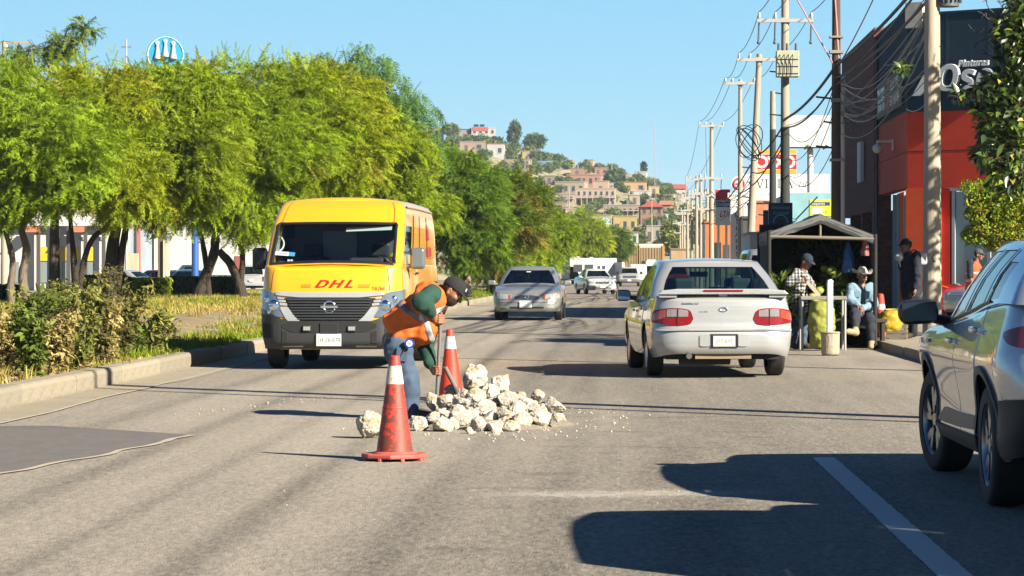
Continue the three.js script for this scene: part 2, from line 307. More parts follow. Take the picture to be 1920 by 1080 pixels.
  // whole skin below the belt
  function lower() {
    const ps = []; for (let i = 0; i <= 190; i++) ps.push(-Lp + 2 * Lp * i / 190);
    for (const w of [o.wf, o.wr]) for (const s of [-1, 1]) { const R = o.arch ?? o.wheelR + .05; for (let k = -12; k <= 12; k++) { const zz = w + R * Math.sin(k / 12 * Math.PI / 2); ps.push(s * sideP(zz)); } ps.push(s * (sideP(w + R) - .004), s * (sideP(w - R) + .004)); }
    ps.sort((a, b) => a - b); const pp = ps.filter((p, i) => !i || p - ps[i - 1] > .002);
    const tl = [0, .06, .14, .22, .3, .38, .46, .54, .62, .7, .78, .86];
    return gridGeo(pp.length - 1, tl.length + 5, (i, j) => {
      const p = pp[i], yb = bottom(p), yt = top(plan(p)[1]); let y;
      if (j < tl.length) y = lerp(yb, yt - .06, tl[j] / .86); else y = yt - [.045, .03, .016, .006, .0015, 0][j - tl.length];
      return S(p, Math.max(y, Math.min(yb, yt)));
    });
  }
  function topSkin(zA, zB, lift = 0, trim = 0) {              // sheet across the car between two stations
    const pa = zA >= zf - o.bowF - .001 ? 0.001 : sideP(zA), pb = zB <= zr + o.bowR + .001 ? Lp - .001 : sideP(zB), n = 30;
    return gridGeo(16, n, (i, j) => {
      const p = lerp(pa, pb, j / n), z = plan(p)[1], y = top(z), A = S(p, y), s = (i / 16 * 2 - 1) * (1 - trim / Math.max(A[0], .05)), W2 = A[0] / W;
      const ridge = (o.ridge ?? 0) * Math.exp(-(((Math.abs(s) - .55) / .16) ** 2));
      return [A[0] * s, y + lift + (o.crown * (1 - s * s) + ridge) * W2 * W2, A[2]];
    }, true);
  }
  // panel on the skin: columns [p, y0, y1]; off outwards, with returned edges
  function panel(cols, off = .005, rows = 5, depth = .012) {
    cols = cols.slice().sort((a, b) => a[0] - b[0]);
    const c0 = line(cols.map((c) => [c[0], c[1]])), c1 = line(cols.map((c) => [c[0], c[2]])), pa = cols[0][0], pb = cols[cols.length - 1][0], n = Math.max(10, Math.min(40, Math.ceil(Math.abs(pb - pa) / .03)));
    const at = (i, j, f) => { const p = lerp(pa, pb, i / n); return S(p, lerp(c0(p), c1(p), j / rows), f); };
    const face = gridGeo(n, rows, (i, j) => at(i, j, off));
    const per = []; for (let i = 0; i <= n; i++) per.push([i, 0]); for (let j = 1; j <= rows; j++) per.push([n, j]); for (let i = n - 1; i >= 0; i--) per.push([i, rows]); for (let j = rows - 1; j >= 0; j--) per.push([0, j]);
    const skirt = gridGeo(per.length - 1, 1, (k, e) => at(per[k][0], per[k][1], e ? off - depth : off));
    return [face, skirt];
  }
  // cabin
  const cb = { nW: 10, nC: 5, nB: 10, ...o.cabin }, vs = cb.vs;
  const cz = (v) => ({ f: line(cb.f)(v), r: line(cb.r)(v), w: curve(cb.w)(v) });
  const sidesS = cb.sides;                                    // fractions along the side
  function cabinPoint(kind, t, v) {
    const { f, r, w } = cz(v), rc = cb.rc ?? .12; let x, z;
    if (kind === 'f') { x = (w - rc) * t; z = f - (cb.bowF ?? .1) * (x / w) ** 2; }
    else if (kind === 'cf') { const a = t * Math.PI / 2, zz = f - (cb.bowF ?? .1) * ((w - rc) / w) ** 2; x = w - rc + rc * Math.sin(a); z = zz - rc * 1.4 * (1 - Math.cos(a)); }
    else if (kind === 's') { const za = f - (cb.bowF ?? .1) * ((w - rc) / w) ** 2 - rc * 1.4, zb = r + (cb.bowR ?? .06) * ((w - rc) / w) ** 2 + rc * 1.2; z = lerp(za, zb, t); x = w; }
    else if (kind === 'cr') { const a = t * Math.PI / 2, zz = r + (cb.bowR ?? .06) * ((w - rc) / w) ** 2; x = w - rc + rc * Math.cos(a); z = zz + rc * 1.2 * (1 - Math.sin(a)); }
    else { x = (w - rc) * (1 - t); z = r + (cb.bowR ?? .06) * (x / w) ** 2; }
    const taper = kind === 's' || kind === 'cf' || kind === 'cr' ? (cb.pinch ?? 0) : 0;
    const mid = (f + r) / 2, half = (f - r) / 2; if (taper) x -= taper * (((z - mid) / half) ** 2); 
    const yb = top(z) + (kind === 's' ? -.012 : o.crown * Math.max(0, 1 - (x / W) ** 2) * .9 - .02), yr = curve(cb.roof)(z) - (cb.edge ?? .06) * (x / w) ** 4 * 0;
    return [x, lerp(yb, yr, v), z];
  }
  const cols = [];
  for (let i = 0; i <= cb.nW; i++) cols.push(['f', i / cb.nW]);
  for (let i = 1; i <= cb.nC; i++) cols.push(['cf', i / cb.nC]);
  for (const s of sidesS) if (s > 0) cols.push(['s', s]);
  for (let i = 1; i <= cb.nC; i++) cols.push(['cr', i / cb.nC]);
  for (let i = 1; i <= cb.nB; i++) cols.push(['b', i / cb.nB]);
  const order = (k) => 'f cf s cr b'.split(' ').indexOf(k);
  const val = (c) => order(c[0]) + c[1];
  const mid = (a, b) => (val(a) + (b[0] === a[0] ? b[1] + order(a[0]) : order(b[0]) + (b[1] || 0))) / 2;
  const inWin = (c, d, va, vb) => cb.windows.find((w) => {
    const k = c[1] === 1 && d[0] !== c[0] ? d[0] : d[0]; if (k !== w.k) return false; const ta = d[0] === c[0] ? c[1] : 0, tb = d[1]; const m = (ta + tb) / 2, vm = (va + vb) / 2;
    return m > w.a && m < w.b && vm > w.v0 && vm < w.v1;
  });
  function cabin() {                                          // {shell: geo, panes: Map(window -> geos)}
    const q = [], panes = new Map(), quad = (list, a, b, c, d, flip) => flip ? list.push(...a, ...c, ...b, ...b, ...c, ...d) : list.push(...a, ...b, ...c, ...b, ...d, ...c);
    for (const s of [1, -1]) for (let i = 0; i + 1 < cols.length; i++) for (let j = 0; j + 1 < vs.length; j++) {
      const c = cols[i], d = cols[i + 1], g = (cc, v, ins) => { const p = cabinPoint(cc[0], cc[1], v); return [s * (p[0] - ins * (order(cc[0]) >= 1 && order(cc[0]) <= 3 ? 1 : 0)), p[1], p[2] + (order(cc[0]) === 0 ? -ins : order(cc[0]) === 4 ? ins : 0)]; };
      const w = inWin(c, d, vs[j], vs[j + 1]);
      const list = w ? (panes.has(w.n + (w.k === 's' ? s : '')) ? panes.get(w.n + (w.k === 's' ? s : '')) : (panes.set(w.n + (w.k === 's' ? s : ''), []), panes.get(w.n + (w.k === 's' ? s : '')))) : q;
      const ins = w ? .006 : 0; quad(list, g(c, vs[j], ins), g(d, vs[j], ins), g(c, vs[j + 1], ins), g(d, vs[j + 1], ins), s < 0);
    }
    // roof
    const nn = 14, zs = cols.map((c) => cabinPoint(c[0], c[1], 1));
    for (let i = 0; i + 1 < zs.length; i++) for (let k = 0; k < nn; k++) {
      const f = (pt, s) => [pt[0] * s, pt[1] + (cb.crown ?? .05) * (1 - s * s) * (pt[0] / W) ** 1.0, pt[2]], s0 = k / nn * 2 - 1, s1 = (k + 1) / nn * 2 - 1;
      quad(q, f(zs[i], s0), f(zs[i], s1), f(zs[i + 1], s0), f(zs[i + 1], s1));
    }
    const make = (a) => { let g = new THREE.BufferGeometry(); g.setAttribute('position', new THREE.Float32BufferAttribute(a, 3)); g = mergeVertices(g, 1e-4); g.computeVertexNormals(); return g; };
    const out = { shell: make(q), panes: [] }; for (const [k, a] of panes) out.panes.push([k, make(a)]);
    return out;
  }
  return { o, plan, S, Lp, lower, topSkin, panel, cabin, sideP, frontP, rearP, top, bottom, zf, zr, W, cabinPoint, cz };
}
const wheelCache = {};
function wheel(parent, x, y, z, r, w, style = 'alloy5', turn = 0) {
  const g = sub(parent, 'wheel', x, y, z); g.rotation.y = (x < 0 ? Math.PI : 0) + turn; g.rotation.order = 'YXZ'; // outer face towards +x
  const key = [r, w, style].join();
  if (!wheelCache[key]) {
    const rr = r * (style === 'steel' ? .6 : .68), prof = [[rr, -w / 2], [r * .9, -w / 2], [r * .975, -w * .42], [r, -w * .3], [r, w * .3], [r * .975, w * .42], [r * .9, w / 2], [rr, w / 2 - .004]];
    const tyre = lathe(prof, 36).rotateZ(-Math.PI / 2);
    const tread = []; for (let i = 0; i < 3; i++) tread.push(cyl(r + .001, r + .001, .006, 0, 0, 0, 0, 0, Math.PI / 2, 36).translate((i - 1) * w * .2, 0, 0));
    const rim = [lathe([[rr * .99, -w * .3], [rr * .93, w * .1], [rr * .9, w * .36], [rr, w * .46], [rr * 1.01, w * .44]], 32).rotateZ(-Math.PI / 2)];
    const cap = [cyl(r * .14, r * .12, .02, w * .36, 0, 0, 0, 0, -Math.PI / 2, 16)];
    const ns = style === 'alloy5' ? 5 : style === 'alloy10' ? 10 : style === 'swirl' ? 5 : 0;
    if (ns) for (let i = 0; i < ns; i++) {
      const a = i / ns * Math.PI * 2, sp = style === 'swirl' ? [[-.026, .09 * 1], [.026, .09], [.085, rr * .95], [.03, rr * .97]] : ns === 10 ? [[-.014, .06], [.014, .06], [.02, rr * .95], [-.02, rr * .95]] : [[-.04, .05], [.04, .05], [.034, rr * .95], [-.034, rr * .95]];
      const list = style === 'swirl' ? [sp, [[-.026, .05], [-.0, .05], [-.03, rr * .97], [-.075, rr * .95]]] : [sp];
      for (const q of list) rim.push(ext(q, .018, .004).rotateY(Math.PI / 2).rotateX(a).translate(w * .3, 0, 0));
      rim.push(cyl(.009, .009, .02, w * .37, .055 * Math.cos(a + .3), .055 * Math.sin(a + .3), 0, 0, Math.PI / 2, 6));
    } else rim.push(lathe([[.001, w * .30], [rr * .3, w * .32], [rr * .62, w * .2], [rr * .8, w * .25], [rr * .95, w * .3]], 28).rotateZ(-Math.PI / 2));
    wheelCache[key] = { tyre: merge([tyre, tread]), rim: merge(rim), cap: merge(cap), disc: merge([cyl(rr * .9, rr * .9, .01, -w * .05, 0, 0, 0, 0, Math.PI / 2, 24)]) };
  }
  const c = wheelCache[key];
  part(g, 'tyre', c.tyre, M.rubber);
  part(g, 'rim', c.rim, style === 'swirl' ? M.darkAlloy : style === 'steel' ? mat([.1, .1, .105], .5, .6) : M.alloy);
  part(g, 'brake_disc', c.disc, M.under);
  part(g, 'hub_cap', c.cap, style === 'swirl' ? M.darkAlloy : M.alloy);
  return g;
}
function plateTex(txt, bg, fg, band) {
  return canvasTex(256, 128, (c, w, h) => { c.fillStyle = bg; c.fillRect(0, 0, w, h); if (band) { c.fillStyle = band; c.fillRect(8, 6, w - 16, 16); c.fillRect(8, h - 20, w - 16, 12); } c.fillStyle = fg; c.font = 'bold 62px sans-serif'; c.textAlign = 'center'; c.textBaseline = 'middle'; c.save(); c.translate(w / 2, h / 2 + 3); c.scale(.82, 1.1); c.fillText(txt, 0, 0); c.restore(); c.strokeStyle = fg; c.lineWidth = 3; c.strokeRect(3, 3, w - 6, h - 6); });
}
function plate(parent, x, y, z, txt, bg = '#e8e8e0', fg = '#3a3a38', w = .31, h = .155, back = false, tilt = 0, band) {
  const g = new THREE.BoxGeometry(w, h, .008); g.rotateX(tilt); if (back) g.rotateY(Math.PI); g.translate(x, y, z);
  return part(parent, 'number_plate', g, mat([.78, .78, .78], .5, 0, txt ? { map: plateTex(txt, bg, fg, band) } : {}));
}
function flatText(txt, w, h, color, font = 'bold 100px sans-serif', extra) {   // lettering cut out by alpha, to lie on a panel
  const t = canvasTex(512, Math.round(512 * h / w), (c, W, H) => { c.clearRect(0, 0, W, H); c.fillStyle = color; c.font = font || 'bold 100px sans-serif'; c.textAlign = 'center'; c.textBaseline = 'middle'; if (extra) extra(c, W, H); else c.fillText(txt, W / 2, H / 2, W * .96); });
  return mat([1, 1, 1], .5, 0, { map: t, transparent: true, alphaTest: .4 });
}
function decal(cs, parent, name, p0, p1, y0, y1, m, off = .012) {
  const n = 14; return part(parent, name, gridGeo(n, 3, (i, j) => cs.S(lerp(p0, p1, i / n), lerp(y0, y1, j / 3), off)), m);
}
function seats(parent, cs, rows, yb, color = M.seat) {
  for (const [z, xs] of rows) for (const x of xs) {
    const w = xs.length === 1 ? 1.1 : .46;
    part(parent, 'seat', [rbox(w, .16, .5, .05, x, yb + .08, z), rbox(w, .56, .14, .05, x, yb + .4, z - .26, -.2, 0, 0), ...(xs.length === 1 ? [-.36, .36] : [0]).map((d) => rbox(.25, .18, .09, .04, x + d, yb + .76, z - .34, -.15, 0, 0))], color);
  }
}
// generic saloon or hatchback; returns the thing and its shape
function makeCar(name, label, category, S, pos, turn, group) {
  const t = thing(name, label, category, pos, turn, group), cs = carShape(S), pm = S.paint, o = cs.o;
  part(t, 'body', cs.lower(), pm);
  const zc = S.cabin.f[0][1], zd = S.cabin.r[0][1];
  part(t, 'bonnet', [cs.topSkin(cs.zf, zc - .3)], pm);
  if (S.cabin.r[0][1] - cs.zr > .12) part(t, 'boot_lid', [cs.topSkin(zd + .25, cs.zr)], pm);
  const c = cs.cabin(); part(t, 'roof', c.shell, S.roofPaint ?? pm);
  for (const [k, g] of c.panes) part(t, /^ws/.test(k) ? 'windscreen' : /^bl/.test(k) ? 'rear_window' : 'side_window', g, S.glass ?? M.darkGlass);
  part(t, 'underbody', [bb(-cs.W + .2, cs.W - .2, Math.max(.2, (o.sill ?? .24) - .02), .5, cs.zr + .18, cs.zf - .2), bb(-cs.W + .32, cs.W - .32, .45, .62, cs.zr + .3, cs.zf - .3), bb(-cs.W + .07, cs.W - .07, .26, .34, o.wr + o.wheelR + .08, o.wf - o.wheelR - .08)], M.under);
  if (S.interior !== false) {
    const yb = .36;
    part(t, 'dashboard', rbox(cs.W * 1.75, .26, .36, .08, 0, cs.top(zc - .3) - .12, zc - .42), M.seat);
    part(t, 'parcel_shelf', bb(-cs.W * .82, cs.W * .82, cs.top(zd + .3) - .06, cs.top(zd + .3) - .03, zd + .08, zd + .62), M.seat);
    seats(t, cs, [[S.seatZ ?? .05, [-.37, .37]], [(S.seatZ ?? .05) - .85, [0]]], yb, S.seatMat ?? M.seat);
    part(t, 'steering_wheel', tr(new THREE.TorusGeometry(.18, .016, 8, 22), .37, cs.top(zc - .3) - .04, zc - .72, -.5, 0, 0), M.trim);
    part(t, 'rear_view_mirror', rbox(.24, .07, .03, .02, 0, S.cabin.roof[0][1] ? curve(S.cabin.roof)(zc - .8) - .14 : 1.2, S.cabin.f[S.cabin.f.length - 1][1] + .12), M.trim);
  }
  for (const s of [-1, 1]) { wheel(t, s * (cs.W - .1 - (S.tyreW ?? .2) / 2 + .07), o.wheelR, o.wf, o.wheelR, S.tyreW ?? .2, S.wheelStyle, S.steer ?? 0); wheel(t, s * (cs.W - .1 - (S.tyreW ?? .2) / 2 + .07), o.wheelR, o.wr, o.wheelR, S.tyreW ?? .2, S.wheelStyle); }
  if (S.doors) for (const s of [-1, 1]) for (const [za, zb] of S.doors) {
    const pa = cs.sideP(za), pb = cs.sideP(zb), cols = [];
    for (let i = 0; i <= 14; i++) { const p = lerp(pa, pb, i / 14); cols.push([s * p, Math.max((o.sill ?? .24) + .07, cs.bottom(p) + .03), cs.top(cs.plan(p)[1]) - .012]); }
    const d = part(t, 'door', cs.panel(cols, .005, 12), pm);
    const ph = pb - .14, y = cs.top(cs.plan(ph)[1]) - .13, [hx, , hz] = cs.S(s * ph, y, .03);
    part(d, 'handle', [rbox(.028, .034, .19, .012, hx, y, hz)], S.handleMat ?? pm);
  }
  if (S.mirrors) for (const s of [-1, 1]) { const [z, y, w] = S.mirrors; const m = part(t, 'wing_mirror', [rbox(w, .15, .1, .05, s * (cs.W + w * .45), y, z, 0, s * .15, 0), bar([s * (cs.W - .12), y - .04, z - .02], [s * (cs.W + w * .2), y - .03, z], .028)], S.mirrorMat ?? pm); part(m, 'mirror_glass', rbox(w * .84, .115, .012, .005, s * (cs.W + w * .45), y, z - .05, 0, s * .15, 0), M.mirror); }
  return [t, cs];
}
const SEDAN_CAB = { vs: [0, .1, .3, .5, .7, .88, 1], rc: .13, sides: [0, .05, .2, .34, .47, .5, .62, .75, .86, .93, 1], pinch: .03,
  windows: [{ n: 'ws', k: 'f', a: 0, b: 1, v0: .1, v1: .88 }, { n: 'sf', k: 's', a: .05, b: .47, v0: .1, v1: .88 }, { n: 'sr', k: 's', a: .5, b: .86, v0: .1, v1: .88 }, { n: 'bl', k: 'b', a: 0, b: 1, v0: .1, v1: .88 }] };
const sedan = (q) => ({ len: 4.85, width: 1.78, wheelR: .315, arch: .36, wf: 1.42, wr: -1.3, sill: .25, fb: .24, rb: .3,
  front: [[.2, .10], [.3, .02], [.45, 0], [.58, .02], [.72, .09], [.85, .2]], side: [[.2, .07], [.4, .015], [.6, 0], [.75, .012], [.95, .06]], rear: [[.28, .09], [.38, .01], [.55, 0], [.64, .035], [.8, .07], [.92, .09], [1.0, .13]],
  top: [[-2.42, .93], [-2.0, .98], [-1.2, .97], [0, .92], [1.1, .9], [1.7, .82], [2.2, .72], [2.42, .66]], doors: [[.92, -.08], [-.1, -1.05]], mirrors: [.72, .98, .2], wheelStyle: 'alloy5', ...q,
  cabin: { ...SEDAN_CAB, f: [[0, 1.22], [1, .38]], r: [[0, -1.72], [1, -1.02]], w: [[0, .85], [.5, .76], [1, .6]], roof: [[-1.2, 1.37], [-.3, 1.425], [.4, 1.4], [.6, 1.37]], ...(q.cabin ?? {}) } });

// ----- pale silver saloon driving away -----
{
  const pm = paint([.36, .365, .365], .3, .34);
  const S = sedan({ paint: pm, width: 1.765, len: 4.84, glass: phys([.30, .42, .42], .02, 0, { transmission: 1, thickness: 0, ior: 1.5 }), wf: 1.40, wr: -1.32,
    rear: [[.26, .12], [.33, .02], [.40, .0], [.52, .0], [.585, .012], [.60, .05], [.63, .058], [.8, .062], [.93, .075], [1.0, .12]], rxR: .42, rzR: .3, bowR: .07,
    top: [[-2.42, .985], [-2.1, 1.0], [-1.6, 1.0], [-1.2, .97], [0, .93], [1.1, .9], [1.7, .82], [2.2, .72], [2.42, .66]], mirrorMat: M.trim, handleMat: pm,
    seatMat: mat([.10, .11, .11], .9), cabin: { roof: [[-1.3, 1.395], [-.3, 1.43], [.4, 1.4], [.6, 1.37]], w: [[0, .84], [.5, .765], [1, .62]], r: [[0, -1.78], [1, -1.08]] } });
  const D = 33.55 - 2.0, [t, c] = makeCar('silver_saloon', 'pale silver saloon seen from behind, spoiler on its boot, driving away beside the rubble', 'car', S, [1.10, 0, -(33.5 + .98)], Math.PI + .075);
  void D;
  // panel gaps, bumper, lights, boot details (rear)
  const R = (x) => c.rearP(x);
  for (const s of [-1, 1]) {
    const k = (x) => s * Math.abs(R(x));
    const cols = (o) => [[.37, .72, .735], [.385, .675, .80], [.43, .655, .835], [.52, .645, .85], [.62, .645, .852], [.70, .65, .85], [.76, .66, .842]].map(([x, a, b]) => [s * Math.abs(R(x)), a + o, b - o]);
    const body = part(t, 'tail_light', c.panel([...cols(0), [s * (Math.abs(R(.76)) - .16), .675, .82], [s * (Math.abs(R(.76)) - .19), .70, .79]], .012, 6, .03), M.redLens);
    const cc = [[.43, .748, .822], [.52, .748, .838], [.555, .748, .838]].map(([x, a, b]) => [s * Math.abs(R(x)), a, b]);
    part(body, 'reversing_light', c.panel(cc, .018, 4, .01), M.clearLens);
    const cc2 = [[.575, .748, .838], [.66, .748, .838], [.7, .748, .834]].map(([x, a, b]) => [s * Math.abs(R(x)), a, b]);
    part(body, 'reversing_light', c.panel(cc2, .018, 4, .01), M.clearLens);
    const am = [[s * Math.abs(R(.715)), .74, .832], [s * Math.abs(R(.76)), .72, .828], [s * (Math.abs(R(.76)) - .10), .70, .80], [s * (Math.abs(R(.76)) - .16), .71, .78]];
    part(body, 'turn_signal', c.panel(am, .018, 4, .01), M.amberLens);
    part(body, 'gasket', c.panel([[s * Math.abs(R(.562)), .655, .845], [s * Math.abs(R(.570)), .655, .845]], .02, 2, .01), M.trim);
    // boot-lid seam and bumper pads
    part(t, 'boot_seam', c.panel([[s * Math.abs(R(.566)), .615, .65], [s * Math.abs(R(.572)), .615, .65]], .004, 2, .006), M.under);
    part(t, 'bumper_pad', c.panel([[s * Math.abs(R(.17)), .40, .525], [s * Math.abs(R(.2)), .392, .533], [s * Math.abs(R(.27)), .392, .533], [s * Math.abs(R(.295)), .405, .52]], .012, 3, .02), pm);
  }
  part(t, 'bumper_step', c.panel([[R(.83), .575, .6], [R(.5), .582, .603], [c.Lp, .582, .603]], .022, 2, .03), pm); part(t, 'bumper_step', c.panel([[-R(.83), .575, .6], [-R(.5), .582, .603], [-c.Lp, .582, .603]], .022, 2, .03), pm);
  part(t, 'plate_recess', bb(-.165, .165, .375, .54, c.zr - .006, c.zr + .05), M.trim);
  plate(t, 0, .455, c.zr - .014, '237-GYZ', '#d2cfc0', '#54564c', .27, .13, true);
  part(t, 'bumper_valance', [bb(-.34, .34, .24, .335, c.zr + .09, c.zr + .12)], mat([.17, .13, .08], .8));
  const ex = part(t, 'exhaust_pipe', [bar([.42, .27, c.zr + .35], [.42, .275, c.zr + .02], .035, .035, 14), bar([.43, .25, c.zr + 1.2], [.42, .25, c.zr + .3], .028)], mat([.09, .085, .08], .5, .5)); part(ex, 'silencer', [cyl(.08, .08, .62, .2, .24, c.zr + .35, 0, 0, Math.PI / 2, 12)], M.under);
  part(t, 'suspension_arm', [bar([-.55, .3, -1.32], [-.8, .26, -1.5], .03), bar([.55, .3, -1.32], [.8, .26, -1.5], .03), bb(-.7, .7, .28, .33, -1.36, -1.28)], M.under);
  const sp = part(t, 'spoiler', [tr(ext([[-.78, 0], [-.74, .03], [-.55, .05], [.55, .05], [.74, .03], [.78, 0]], .16, .012), 0, 1.022, c.zr + .09), bb(-.77, -.56, .98, 1.03, c.zr + .11, c.zr + .26), bb(.56, .77, .98, 1.03, c.zr + .11, c.zr + .26), bb(-.05, .05, .99, 1.05, c.zr + .12, c.zr + .2)], pm);
  part(sp, 'brake_light', rbox(.48, .02, .02, .008, 0, 1.062, c.zr + .072), M.redLens);
  part(t, 'badge', tr(new THREE.TorusGeometry(.035, .008, 6, 20), 0, .835, c.zr + .058, 0, 0, 0, [1.35, .7, 1]), M.chrome);
  decal(c, t, 'lettering', R(.53), R(.30), .885, .925, flatText('', .22, .05, '#222', '', (x, w, h) => { x.font = 'italic bold 92px serif'; x.fillText('Malibu LS', w / 2, h / 2, w * .98); }), .006);
  decal(c, t, 'lettering', R(.30), R(.19), .79, .825, flatText('3.1 SFI', .1, .04, '#555', 'bold 150px sans-serif'), .006);
  part(t, 'parcel_tray_light', rbox(.2, .05, .05, .01, 0, 1.08, -1.55), M.trim);
}
// ----- grey crossover at the right edge -----
{
  const pm = paint([.47, .50, .54], .5, .26);
  const S = { len: 4.28, width: 1.79, wheelR: .335, arch: .395, wf: 1.27, wr: -1.31, sill: .27, fb: .25, rb: .47, taperF: .975, taperR: .97, rxR: .38, rzR: .36, shoulder: .04, paint: pm, wheelStyle: 'swirl', tyreW: .22, steer: .15,
    front: [[.2, .1], [.35, .02], [.5, 0], [.7, .03], [.95, .16]], side: [[.2, .085], [.38, .035], [.48, .04], [.66, .012], [.78, -.01], [.88, .012], [1.1, .075]], rear: [[.35, .1], [.45, 0], [.65, 0], [.8, .06], [1.0, .1], [1.1, .15]],
    top: [[-2.14, 1.1], [-1.7, 1.13], [-1.2, 1.11], [-.4, 1.035], [.3, .985], [.8, .955], [1.3, .94], [1.8, .88], [2.14, .78]], doors: [[.86, -.2], [-.22, -1.08]], mirrors: null,
    cabin: { ...SEDAN_CAB, f: [[0, 1.2], [1, .30]], r: [[0, -2.02], [1, -1.62]], w: [[0, .83], [.5, .74], [1, .58]], roof: [[-1.7, 1.40], [-.9, 1.455], [0, 1.465], [.5, 1.42]], rc: .12,
      sides: [0, .04, .2, .33, .355, .5, .66, .685, .76, .84, .88, 1], windows: [{ n: 'ws', k: 'f', a: 0, b: 1, v0: .1, v1: .88 }, { n: 'sf', k: 's', a: .04, b: .33, v0: .1, v1: .88 }, { n: 'sr', k: 's', a: .355, b: .66, v0: .1, v1: .88 }, { n: 'sq', k: 's', a: .685, b: .84, v0: .1, v1: .7 }, { n: 'bl', k: 'b', a: 0, b: 1, v0: .3, v1: .88 }] } };
  const [t, c] = makeCar('grey_crossover', 'grey crossover with black wheel-arch cladding cut off by the right edge of the picture', 'car', S, [2.885, 0, -15.95], Math.PI);
  // our side is local +x
  for (const s of [1, -1]) {
    for (const w of [S.wf, S.wr]) {
      const arch = []; for (let i = -14; i <= 14; i++) { const a = i / 14 * 1.62, p = (q) => { const z = w + q * Math.sin(a), y = .335 + q * Math.cos(a); return c.S(s * c.sideP(z), Math.max(y, .26), .016); }; arch.push([p(.385), p(.432), [p(.432)[0] - s * .03, p(.432)[1] + .006, p(.432)[2]]]); }
      part(t, 'wheel_arch_trim', gridGeo(28, 2, (i, j) => arch[i][j]), M.blackPlastic);
    }
    const cols = []; for (let i = 0; i <= 12; i++) { const z = lerp(.86, -.9, i / 12); cols.push([s * c.sideP(z), .262, .335 + .02 * (i / 12)]); }
    part(t, 'sill_trim', c.panel(cols, .02, 3, .03), M.blackPlastic);
    part(t, 'door_cladding', c.panel([[s * c.sideP(.8), .36, .375], [s * c.sideP(.5), .36, .455], [s * c.sideP(-.2), .37, .455], [s * c.sideP(-.86), .39, .47]], .014, 3, .02), mat([.06, .063, .067], .5));
    part(t, 'tail_light', c.panel([[s * c.sideP(-1.84), .94, .965], [s * (c.sideP(-1.84) + .08), .90, .985], [s * (c.sideP(-1.84) + .16), .885, 1.0], [s * (c.sideP(-1.84) + .42), .885, 1.0]], .014, 4, .02), phys([.16, .02, .02], .08, 0, { clearcoat: 1 }));
    part(t, 'rear_bumper_cladding', c.panel([[s * (c.sideP(-1.715)), .30, .50], [s * (c.sideP(-1.8)), .28, .60], [s * c.rearP(.7), .33, .62], [s * c.rearP(.3), .4, .6]], .016, 4, .03), M.blackPlastic);
    part(t, 'side_marker', c.panel([[s * c.sideP(1.22), .835, .855], [s * c.sideP(1.16), .83, .865], [s * c.sideP(1.1), .838, .858]], .012, 2), M.clearLens);
    const mz = .66, mx = s * (c.W + .115);
    const m = part(t, 'wing_mirror', [rbox(.255, .155, .15, .07, mx, 1.035, mz + .03, 0, 0, s * -.05, 6), bar([s * (c.W - .13), .96, mz + .08], [s * (c.W + .04), 1.0, mz + .04], .035, .03)], M.trim);
    part(m, 'mirror_glass', rbox(.215, .12, .012, .005, mx, 1.035, mz - .047, 0, 0, s * -.05), mat([.012, .02, .035], .12, 0));  // dark colour stands in for the dark reflection in the mirror
    part(t, 'window_trim', [tube([.0, .08, .2, .35, .5, .65, .76].map((q) => { const p = c.cabinPoint('s', q, .075); return [s * (p[0] + .006), p[1], p[2]]; }), .008, 40, 6)], M.trim);
    for (const [a] of [[.342], [.672]]) part(t, 'window_pillar', gridGeo(1, 8, (i, j) => { const p = c.cabinPoint('s', a + (i ? .016 : -.016), .08 + .82 * j / 8); return [s * (p[0] + .008), p[1], p[2]]; }), M.trim);
  }
}
